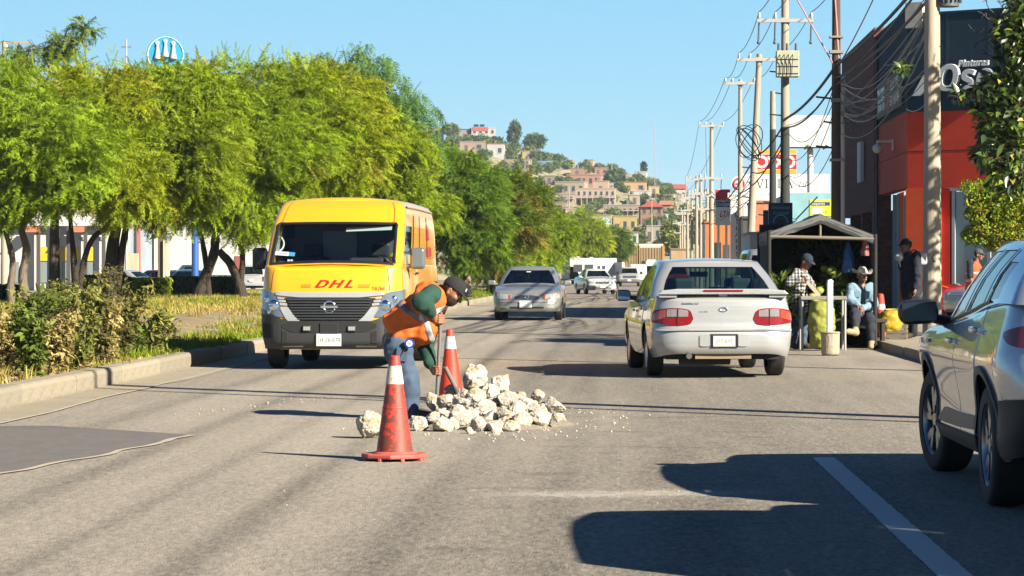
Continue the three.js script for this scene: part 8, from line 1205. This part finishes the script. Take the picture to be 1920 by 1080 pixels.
    person('man in an orange safety vest and grey cap walking behind the crossover', place(1828, D), 0, J, { skin: [.26, .12, .075], hairMat: M.under, head: { pos: j(1835, 478, .03), fwd: [.9, -.05, .35] }, hands: { R: looseHand(J.wrR, [.5, .2, .2], [0, 0, 1]), L: looseHand(J.wrL, [.1, -1, 0], [1, 0, 0]) }, cap: { m: cloth([.06, .065, .075]) }, cell: .015, floor: B,
      wear(t2, k) { part(t2, 'shirt', U(blob([...k.tor, [J.shR, J.elR, .068, .06], [J.shL, J.elL, .068, .06]], .014, .04, .012, .012)), cloth([.012, .016, .035])); const vb = [...k.tor.map(([a, b, r0, r1]) => [a, mx3(a, b, .97), r0 + .01, r1 + .006]), [J.pelvis, add(J.pelvis, [0, -.05, 0]), .14, .14]], hole = (x, y, z) => .085 - Math.min(Math.hypot(x - J.shR[0], y - J.shR[1], z - J.shR[2]), Math.hypot(x - J.shL[0], y - J.shL[1], z - J.shL[2])); const v = part(t2, 'safety_vest', U(blob(vb, .012, .05, .022, .012, hole)), cloth([.50, .085, .02])); const f = field(vb, .05, .022, .012), [lo, hi] = boundsOf(vb, .04); for (const y of [PY(512, D), PY(526, D)]) part(v, 'reflective_stripe', surfaceNets((x, yy, z) => Math.max(f(x, yy, z) - .006, -(f(x, yy, z) + .012), Math.abs(yy - y) - .025), lo, hi, .012), mat([.4, .4, .39], .4, .3)); part(t2, 'trousers', U(blob([...k.hip, ...k.legs.R, ...k.legs.L].map(([a, b, r0, r1]) => [a, b, r0, r1 + .012]), .014, .035, .014, .012)), denimDark); } });
  }
  { // driver of the van
    const D = 36.45, j = (x, y, z) => [...J0(x, y, D, 720, 0), z], J = { pelvis: j(720, 545, -.5), chest: j(720, 488, -.45), shR: j(706, 479, -.42), shL: j(734, 479, -.42), elR: j(702, 500, -.25), wrR: j(709, 492, 0), elL: j(740, 500, -.25), wrL: j(730, 492, 0), hipR: j(711, 548, -.45), hipL: j(729, 548, -.45), knR: j(710, 545, -.05), knL: j(730, 545, -.05), anR: j(710, 580, .1), anL: j(730, 580, .1), toR: j(710, 583, .2), toL: j(730, 583, .2) };
    person('van driver in a yellow and red shirt behind the windscreen', place(720, D), 0, J, { skin: [.16, .075, .045], hairMat: M.under, head: { pos: j(718, 456, -.4), fwd: [-.1, 0, 1] }, hands: { R: gripHand(J.wrR, add(J.wrR, [.02, .03, .06]), [1, .3, 0], .016), L: gripHand(J.wrL, add(J.wrL, [-.02, .03, .06]), [1, -.3, 0], .016, -1) }, cell: .016, handCell: .006,
      wear(t2, k) { part(t2, 'shirt', U(blob([...k.tor, [J.shR, J.elR, .07, .06], [J.shL, J.elL, .07, .06]], .015, .04, .014, .008)), cloth([.5, .30, .01])); part(t2, 'collar', tr(new THREE.TorusGeometry(.085, .022, 8, 20), J.chest[0], J.chest[1] + .12, J.chest[2] + .01, Math.PI / 2 - .3), cloth([.4, .02, .02])); part(t2, 'trousers', U(blob([...k.hip, ...k.legs.R, ...k.legs.L], .016, .035, .014)), denimDark); } });
  }
  { // person sitting far off by the dark tree trunk
    const D = 104, y0 = PY(556, D), j = (x, y, z) => [...J0(x, y, D, 872, 0), z], J = { pelvis: j(868, 547, 0), chest: j(869, 532, 0), shR: j(866, 530, .16), shL: j(872, 530, -.14), elR: j(873, 540, .18), wrR: j(879, 534, .14), elL: j(876, 540, -.12), wrL: j(881, 535, -.05), hipR: j(869, 549, .09), hipL: j(870, 549, -.08), knR: j(880, 543, .1), knL: j(881, 543, -.08), anR: j(876, 555, .1), anL: j(879, 554, -.08), toR: j(881, 556, .1), toL: j(884, 556, -.08) };
    person('person in dark clothes sitting on the verge beside the dark tree', place(872, D), 0, J, { skin: [.25, .13, .085], hairMat: M.under, head: { pos: j(877, 522, .02), fwd: [1, -.1, .2] }, hands: { R: looseHand(J.wrR, [.8, .3, 0], [0, 0, 1]), L: looseHand(J.wrL, [.8, .3, 0], [0, 0, 1]) }, cell: .02, headCell: .01, handCell: .008, floor: y0,
      wear(t2, k) { part(t2, 'shirt', blob([...k.tor, ...k.arms.R, ...k.arms.L], .02, .04, .018), cloth([.02, .02, .024])); part(t2, 'trousers', blob([...k.hip, ...k.legs.R, ...k.legs.L], .02, .035, .016), cloth([.014, .015, .018])); } });
  }
}
// ---------- hillside town, left-hand buildings ----------
{
  const ridge = line([[300, 330], [600, 300], [780, 268], [860, 263], [930, 270], [985, 287], [1040, 302], [1100, 314], [1150, 326], [1200, 342], [1250, 356], [1300, 380], [1360, 410], [1450, 445], [1700, 480]]);
  const hillD = (px, py) => { const t = clamp((508 - py) / (508 - ridge(px)), 0, 1); return lerp(440, 920, t); };
  const scrub = dataTex(256, 256, (u, v) => { const n = tiles(u, v, 16, 4), m = sstep(.42, .62, n); return [lerp(.34, .15, m), lerp(.27, .16, m), lerp(.17, .06, m)]; });
  const g = gridGeo(90, 46, (i, j) => { const px = lerp(250, 1750, i / 90), t = j / 40, py = t <= 1 ? lerp(508, ridge(px), t) : ridge(px) + 22 * (t - 1) ** 2 * 20, D = lerp(440, 920, t), p = P(px, py, D); p[1] += (t > .03 && t < 1 ? 1.1 : 0) * noise(i * .6, j * .8) - (j ? 0 : 3); return p; });
  const uv = g.attributes.uv, q0 = g.attributes.position; for (let i = 0; i < uv.count; i++) uv.setXY(i, q0.getX(i) / 40, q0.getZ(i) / 40 + q0.getY(i) / 30);
  struct('hill', g, mat([.8, .8, .8], 1, 0, { map: scrub }), 'dry scrubby hillside carrying the houses');
  const glassD = mat([.03, .04, .05], .25), r = rng(44);
  function house(label, a, b, c0, c1, col, o = {}) {
    const D = (o.D ?? hillD((a + b) / 2, c1)) - (o.near ?? 4), x0 = PX(a, D), x1 = PX(b, D), y1 = PY(c0, D), y0 = PY(c1, D), w = x1 - x0, h = y1 - y0, t = thing(o.name ?? 'hill_house', label, 'house', [(x0 + x1) / 2, y0, -D], o.turn ?? (r() - .5) * .3), dep = o.dep ?? 8, wall = grainy(col.map((q) => q * .78), .9, .6);
    part(t, 'wall', bb(-w / 2, w / 2, -4, h, -dep, 0), wall);
    if (o.gable) part(t, 'roof', (o.side ? ext([[-.4, 0], [dep / 2, h * .42], [dep + .4, 0]], w + .8).rotateY(Math.PI / 2).translate(-w / 2 - .4, h, .1) : ext([[-w / 2 - .4, 0], [0, Math.min(w * .28, 3)], [w / 2 + .4, 0]], dep + .8).translate(0, h, -dep)), grainy(o.gable, .85, 2)); else { part(t, 'roof', [bb(-w / 2 - .15, w / 2 + .15, h, h + .22, -dep - .1, .15)], grainy(o.roof ?? col.map((q) => q * .75), .9)); if (o.tank !== false && r() < .6) part(t, 'water_tank', cyl(.55, .5, 1.1, (r() - .5) * w * .6, h + .75, -dep * .5), mat([.06, .06, .065], .7)); }
    const rows = o.rows ?? Math.max(1, Math.round(h / 3.4)), cols = o.cols ?? Math.max(1, Math.round(w / 3.6));
    for (let i = 0; i < rows; i++) for (let k = 0; k < cols; k++) { const ww = Math.min(1.5, w / cols * .42), hh = Math.min(1.5, h / rows * .42), x = -w / 2 + w * (k + .5) / cols, y = h * (i + .5) / rows; if (i === 0 && k === (o.doorAt ?? 0)) { part(t, 'door', bb(x - .5, x + .5, 0, Math.min(2.1, h / rows * .75), 0, .05), mat([.07, .05, .04], .7)); continue; } const m = part(t, 'window', bb(x - ww / 2, x + ww / 2, y - hh / 2, y + hh / 2, .0, .04), glassD); part(m, 'sill', bb(x - ww / 2 - .15, x + ww / 2 + .15, y - hh / 2 - .15, y - hh / 2, 0, .16), wall); }
    if (o.porch) part(t, 'porch_roof', bb(-w / 2, w / 2, h * .48, h * .48 + .2, 0, 1.8), grainy(o.porch, .9)); if (o.porch) for (let k = 0; k <= cols; k++) part(t, 'porch_post', bb(-w / 2 + w * k / cols - .12, -w / 2 + w * k / cols + .12, 0, h * .48, 1.5, 1.74), wall);
    return [t, w, h, dep];
  }
  const cream = [.40, .34, .22], white = [.44, .43, .41], beige = [.37, .30, .225], tan = [.32, .25, .18], pink = [.40, .20, .15], yellow = [.43, .32, .13], redR = [.30, .055, .045], grey = [.25, .25, .25];
  house('cream house with a grey flat roof at the left end of the ridge', 789, 832, 240, 266, cream, { roof: grey });
  { const [t, w, h] = house('white two-storey house with a red roof band on the hilltop', 884, 929, 240, 268, white, { turn: .12, cols: 4, tank: false }); part(t, 'red_roof', tr(ext([[0, 0], [2.2, 1.4], [2.2, 0]], w * .66).rotateY(-Math.PI / 2).translate(w * .16, h - 1.3, 1.6), 0, 0, 0, 0, Math.PI * 0, 0), grainy(redR, .8)); for (const x of [-w * .3, -w * .05]) part(t, 'solar_panel', box(w * .2, .1, 1.6, x, h + .9, -1, -.4), mat([.02, .03, .06], .2)); }
  house('low grey house with solar panels left of the white hilltop house', 860, 882, 243, 262, [.24, .24, .25], { roof: [.06, .07, .09] }); house('small white wall house with a red strip roof below the hilltop house', 913, 945, 270, 294, white, { roof: redR });
  house('low tan wall house under the white hilltop house', 862, 910, 266, 284, tan); house('small yellow house in the trees halfway along the ridge', 979, 1005, 284, 300, yellow, { roof: tan }); house('bright blue house on the ridge slope', 1008, 1036, 303, 319, [.10, .24, .44], { roof: [.2, .28, .36] }); house('beige house right of the bright blue one', 1038, 1073, 301, 315, beige, { roof: grey }); house('bare stone-walled house under the ridge', 1070, 1094, 316, 332, [.27, .19, .12], { cols: 1 });
  house('long salmon house with a flat roof above the beige block', 1062, 1127, 328, 350, pink, { cols: 5 }); house('beige two-storey house at the left of the large block', 1040, 1096, 341, 366, beige, { cols: 4 }); house('large pale pink block of flats with many windows in mid slope', 1080, 1154, 354, 388, [.42, .33, .26], { cols: 7, rows: 2, porch: [.3, .24, .2] }); house('long low beige house with dark arches at the left of the slope', 1022, 1076, 364, 382, [.34, .28, .22], { cols: 5, porch: [.3, .25, .2] }); house('grey retaining-wall house at the lower left of the slope', 1008, 1062, 380, 396, [.30, .26, .20], { cols: 2 });
  house('peach house with a shallow roof right of the salmon one', 1112, 1140, 340, 362, [.42, .30, .22]); house('orange-walled house with a brown roof edge high on the right slope', 1168, 1213, 342, 360, [.44, .25, .12], { roof: [.16, .12, .09] }); house('white house with balconies under the orange-walled house', 1187, 1218, 358, 380, white, { cols: 3, porch: white }); house('white house next to a dark cypress on the right ridge', 1190, 1212, 322, 345, white, { cols: 2 }); house('reddish house among trees on the right ridge', 1115, 1140, 315, 328, [.33, .17, .13], { cols: 2 });
  house('brick house with a red gable roof and two dark storeys', 1201, 1243, 388, 422, [.26, .15, .10], { gable: redR, cols: 3, rows: 2, turn: .05 }); house('long grey-roofed arcade house left of the red gable', 1132, 1199, 385, 406, [.30, .23, .17], { roof: [.26, .28, .3], cols: 6, porch: [.3, .27, .24] }); house('yellow house in the lower middle of the slope', 1150, 1194, 406, 436, yellow, { cols: 3 }); house('cream low house left of the yellow one', 1099, 1145, 404, 424, cream, { cols: 3 }); house('white house with a brown roof above the rail wagons', 1169, 1197, 436, 462, white, { roof: [.20, .13, .09], cols: 2 }); house('white house with a red tiled roof at the right foot of the hill', 1265, 1287, 354, 376, white, { gable: redR, side: true, cols: 2 }); house('tan house with an ochre roof beside the red gable house', 1238, 1258, 384, 404, [.34, .2, .13], { gable: [.34, .13, .07], side: true, cols: 2 }); house('pale block behind the small tree at the end of the street', 1212, 1240, 424, 452, [.36, .33, .28], { cols: 2 }); house('pale house on the ridge between the trees', 1155, 1182, 327, 342, [.40, .37, .32]);
  for (const [a, b, c, d, col, l] of [[946, 968, 300, 312, tan, 'tan house half sunk in scrub left of the small yellow house'], [1096, 1112, 300, 314, beige, 'small beige house near the ridge line'], [1216, 1236, 350, 366, cream, 'cream house below the right ridge'], [1060, 1080, 392, 408, beige, 'beige cottage low on the slope left'], [1020, 1040, 330, 345, [.3, .24, .17], 'brown house left of the salmon one'], [1180, 1200, 366, 384, beige, 'beige house wedged left of the balconied one'], [1245, 1264, 366, 382, white, 'white cottage at the right foot of the slope']]) house(l, a, b, c, d, col);
  const cols = [cream, white, beige, pink, tan, yellow, [.22, .26, .30], [.36, .20, .12]]; for (let i = 0; i < 24; i++) { const px = lerp(945, 1290, r()), ry = ridge(px), py = ry + 10 + (r() * .75) * (440 - ry), w = 9 + 9 * r(), [hh] = house('small flat-roofed house among the trees of the slope', px - w / 2, px + w / 2, py - 7 - 7 * r(), py, cols[i % 8].map((q) => q * .9), { cols: 2 + (r() < .4 ? 1 : 0), near: 9 }); hh.userData.group = 'small houses scattered over the hillside'; }
  const dome = thing('blue_dome', 'small blue striped dome roof among the lower hillside trees', 'dome', P(1134, 420, 560)); part(dome, 'dome', ball(1.15, 0, .2, 0, 1, .9, 1, 20, 12), mat([.05, .17, .36], .5)); for (let i = 0; i < 8; i++) part(dome, 'rib', tr(new THREE.TorusGeometry(1.17, .05, 5, 20, Math.PI), 0, .2, 0, 0, i * Math.PI / 8, 0, [1, .9, 1]), mat([.3, .4, .46], .5)); part(dome, 'drum', cyl(1.2, 1.2, 2.4, 0, -1, 0), M.white);
  const mast = thing('radio_mast', 'thin red and grey lattice radio mast above the right end of the hill', 'mast', P(1228, 352, 880)); for (const a of [0, 2.09, 4.19]) part(mast, 'leg', bar([.4 * Math.cos(a), -2, .4 * Math.sin(a)], [.12 * Math.cos(a), 21.5, .12 * Math.sin(a)], .07, .05, 4), mat([.3, .25, .25], .6)); const mb = []; for (let i = 0; i < 30; i++) mb.push(bar([.3 - .2 * i / 30, i * .7, 0], [-.3 + .2 * i / 30, i * .7 + .7, .1], .03, .03, 3)); part(mast, 'bracing', mb, mat([.3, .25, .25], .6));
  for (const [px, a, b, l] of [[1067, 350, 398, 'pale street pole in front of the large block of flats'], [1147, 308, 342, 'pale pole on the ridge near the reddish house'], [1222, 376, 452, 'pale pole before the red gable house'], [1115, 412, 442, 'leaning pale lamp pole above the median trees'], [1286, 330, 380, 'thin pole at the right foot of the hill']]) { const D = hillD(px, b) - 12, t = thing('hill_pole', l, 'pole', P(px, b, D)), h = (b - a) * D / F; part(t, 'shaft', bar([0, -2, 0], [0, h, 0], .16, .1), concrete); part(t, 'arm', bar([0, h - .3, 0], [1.1, h, .2], .06), concrete); }
  // trees on the slope
  const cg = clusterGeo(71, 14, .9, .42, 1.1), cm = leafMat([1, 1, 1], .35), hr = rng(91);
  const ht = (px, py, hp, wp, label, c0, c1, n = 90, nm = 'hillside_tree') => { const D = hillD(px, py) - 6 * hr(), k = D / F, t = thing(nm, label ?? 'rounded green tree among the hillside houses', 'tree', P(px, py, D), 0, label ? undefined : 'trees between the hillside houses'), H = hp * k, W = wp * k / 2, it = []; part(t, 'trunk', limb([[0, -1, 0], [.1, H * .3, 0], [0, H * .7, 0]], .25, .1, 6), barkMat); for (let i = 0; i < n; i++) { const u = hr() * 2 - 1, a = hr() * 6.283, s = Math.sqrt(1 - u * u), R = Math.cbrt(.25 + .75 * hr()), k2 = .7 + .6 * hr(); it.push({ p: [W * R * s * Math.cos(a), H * (.56 + .44 * R * u), W * R * s * Math.sin(a)], d: [hr() - .5, hr() - .5, hr() - .5], roll: 6 * hr(), s: .5 + .07 * H * (.6 + .8 * hr()), c: mixc(c0, c1, hr()).map((q) => q * k2) }); } scatter(t, 'crown', cg, cm, it); };
  const A = [.055, .10, .030], B = [.11, .15, .04], C = [.15, .16, .045];
  ht(965, 272, 44, 20, 'tall slim blue-green tree standing highest on the ridge', A, [.08, .13, .06], 160); ht(1003, 285, 34, 40, 'broad dark round tree on the ridge right of the tall slim one', A, B, 170); ht(845, 258, 26, 30, 'olive round tree between the cream and white hilltop houses', B, C, 130); ht(1207, 328, 24, 7, 'narrow dark cypress beside the white ridge house', [.02, .04, .015], [.03, .05, .02], 70); ht(955, 268, 14, 5, 'small dark cypress left of the tall slim tree', [.02, .04, .015], [.03, .05, .02], 50); ht(1155, 348, 30, 36, 'dark round tree behind the ridge pole', A, B, 140); ht(1262, 480, 60, 44, 'yellow-green tree at the end of the street left of the pole line', [.16, .19, .02], [.22, .22, .03], 220);
  const sp = []; for (let i = 0; i < 190; i++) { const px = 780 + 530 * hr(), ry = ridge(px), py = ry + 4 + Math.pow(hr(), 1.1) * (470 - ry); sp.push([px, py]); } for (let i = 0; i < 46; i++) { const px = 785 + 480 * hr(); sp.push([px, ridge(px) + 3 + 8 * hr()]); } for (const [px, py] of sp) { const s = lerp(.7, 1.35, hr()); ht(px, py, 17 * s, 22 * s, undefined, hr() < .5 ? A : B, hr() < .5 ? B : C, 60); }
}
{ // left-hand buildings, posts and the round sign
  const wh = grainy([.46, .45, .42], .8, .4), dk = mat([.05, .045, .04], .7), tile = grainy([.34, .12, .06], .85), yel = mat([.50, .33, .02], .6), gl = mat([.16, .19, .19], .15);
  const D = 192, k = D / F, X = (px) => PX(px, D) - PX(110, D), Yp = (py) => PY(py, D), t = thing('white_store', 'long white store with dark posts, yellow panels and terracotta awnings behind the left trees', 'store building', [PX(110, D), 0, -D]);
  part(t, 'wall', bb(X(-60), X(222), 0, Yp(372), -8, 0), wh); part(t, 'cornice', bb(X(-62), X(224), Yp(372), Yp(366), -8, .5), wh); part(t, 'canopy', bb(X(-60), X(222), Yp(424), Yp(416), 0, .7), wh);
  for (const px of [75, 111, 131, 163, 197]) part(t, 'post', bb(X(px) - .12, X(px) + .12, 0, Yp(424), .42, .66), dk); for (const [a, b] of [[55, 80], [138, 162]]) part(t, 'awning', ext([[0, 0], [1.0, 0], [0, .42]], (b - a) * k).rotateY(-Math.PI / 2).translate(X(b), Yp(436), .72), tile);
  for (const [a, b] of [[74, 90], [114, 148], [164, 176]]) part(t, 'yellow_panel', bb(X(a), X(b), Yp(489), Yp(463), .02, .1), yel); for (const [a, b] of [[76, 92], [116, 146], [164, 176], [4, 12], [25, 36]]) part(t, 'window', bb(X(a), X(b), Yp(530), Yp(491), .02, .08), gl); for (const [a, b] of [[148, 162], [176, 196]]) part(t, 'sign_board', bb(X(a), X(b), Yp(450), Yp(444), .02, .1), mat([.25, .26, .27], .6));
  const D2 = 193.5, t2 = thing('grey_blue_building', 'grey-blue panelled building right of the thick trunk', 'building', [PX(241, D2), 0, -D2]), x = (px) => PX(px, D2) - PX(241, D2), y = (py) => PY(py, D2); part(t2, 'wall', bb(x(222), x(258), 0, y(408), -6, 0), grainy([.26, .30, .35], .8)); part(t2, 'corner_strip', bb(x(257), x(263), 0, y(412), -.2, .2), grainy([.30, .12, .10], .8)); part(t2, 'panel_joint', bb(x(241), x(242), y(475), y(412), 0, .06), mat([.42, .44, .46], .6)); part(t2, 'low_wall', bb(x(220), x(262), 0, y(475), .3, .8), grainy([.42, .34, .23], .9)); part(t2, 'drain', bb(x(233), x(236), 0, y(476), .8, .95), dk);
  const D3 = 205, t3 = thing('white_hall', 'plain white hall with stepped recesses behind the parked cars', 'building', [PX(370, D3), 0, -D3]), a3 = (px) => PX(px, D3) - PX(370, D3), b3 = (py) => PY(py, D3); part(t3, 'wall', bb(a3(262), a3(500), 0, b3(400), -8, 0), wh); part(t3, 'eave', bb(a3(266), a3(304), b3(440), b3(434), 0, 1.6), wh); for (const px of [268, 282, 292]) part(t3, 'pier', bb(a3(px), a3(px + 3), 0, b3(440), 0, .8), wh); part(t3, 'recess', bb(a3(266), a3(304), b3(495), b3(441), .01, .05), grainy([.28, .28, .24], .8)); part(t3, 'door', bb(a3(440), a3(452), 0, b3(480), .02, .06), mat([.2, .05, .04], .6));
  const D4 = 150, bp = thing('blue_pillar', 'thick blue painted pillar in front of the blue pickup', 'pillar', [PX(366, D4), 0, -D4]); part(bp, 'shaft', cyl(.2, .2, 5.2, 0, 2.6, 0), mat([.015, .07, .24], .5)); part(bp, 'cap', cyl(.3, .24, .15, 0, 5.25, 0), mat([.015, .07, .24], .5));
  const cp = thing('concrete_post', 'pale square concrete post with a dark wooden beam behind it, among the parked cars', 'post', [PX(312, 140), 0, -140]); part(cp, 'post', bb(-.15, .15, 0, 3.0, -.15, .15), grainy([.42, .38, .30], .9)); part(cp, 'beam', bb(-.45, -.16, 0, 4.2, -.3, 0), grainy([.12, .08, .045], .9));
  const D5 = 150, sy = PY(103, D5), rs = thing('round_sign', 'round blue sign with three white bottle shapes above the left treetops', 'sign', [PX(311, D5), 0, -D5]); part(rs, 'pole', bar([0, 0, -.2], [0, sy - .9, -.2], .2, .16, 12), mat([.3, .31, .32], .5)); part(rs, 'disc', cyl(1.08, 1.08, .25, 0, sy, 0, Math.PI / 2, 0, 0, 40), mat([.02, .25, .50], .45)); part(rs, 'rim', tr(new THREE.TorusGeometry(1.0, .035, 6, 48), 0, sy, .13), mat([.45, .47, .48], .5));
  for (const [dx, dy] of [[-.45, .08], [0, .2], [.45, .08]]) part(rs, 'bottle_shape', [lathe([[.0, 0], [.2, 0], [.18, .1], [.10, .5], [.07, .8], [.11, .84], [.05, .9]], 14).translate(dx, sy - .35 + dy, .15), box(.22, .1, .08, dx, sy + .6 + dy, .15), box(.09, .2, .08, dx, sy + .6 + dy, .152)], mat([.47, .48, .48], .5));
  const am = thing('antenna', 'thin mast above the treetops left of the round sign', 'antenna', [PX(237, 160), 0, -160]); part(am, 'mast', bar([0, 0, 0], [0, PY(73, 160), 0], .09, .04), mat([.3, .28, .28], .5)); part(am, 'crossarm', bar([-.3, PY(88, 160), 0], [.3, PY(88, 160), 0], .03), M.steel);
  const up = thing('utility_pole', 'pole with white insulators half hidden at the top left corner', 'utility pole', [PX(8, 118), 0, -118]); part(up, 'pole', bar([0, -.05, 0], [0, PY(78, 118), 0], .16, .1), concrete); const ca = part(up, 'crossarm', box(2, .12, .12, .2, PY(80, 118), 0), concrete); for (const xx of [-.7, .1, .55]) part(ca, 'insulator', cyl(.08, .05, .25, xx, PY(80, 118) - .18, 0), porcelain);
}
scene.fog = new THREE.FogExp2(new THREE.Color().setRGB(.62, .80, .95), .00011);
renderer.render(scene, camera);
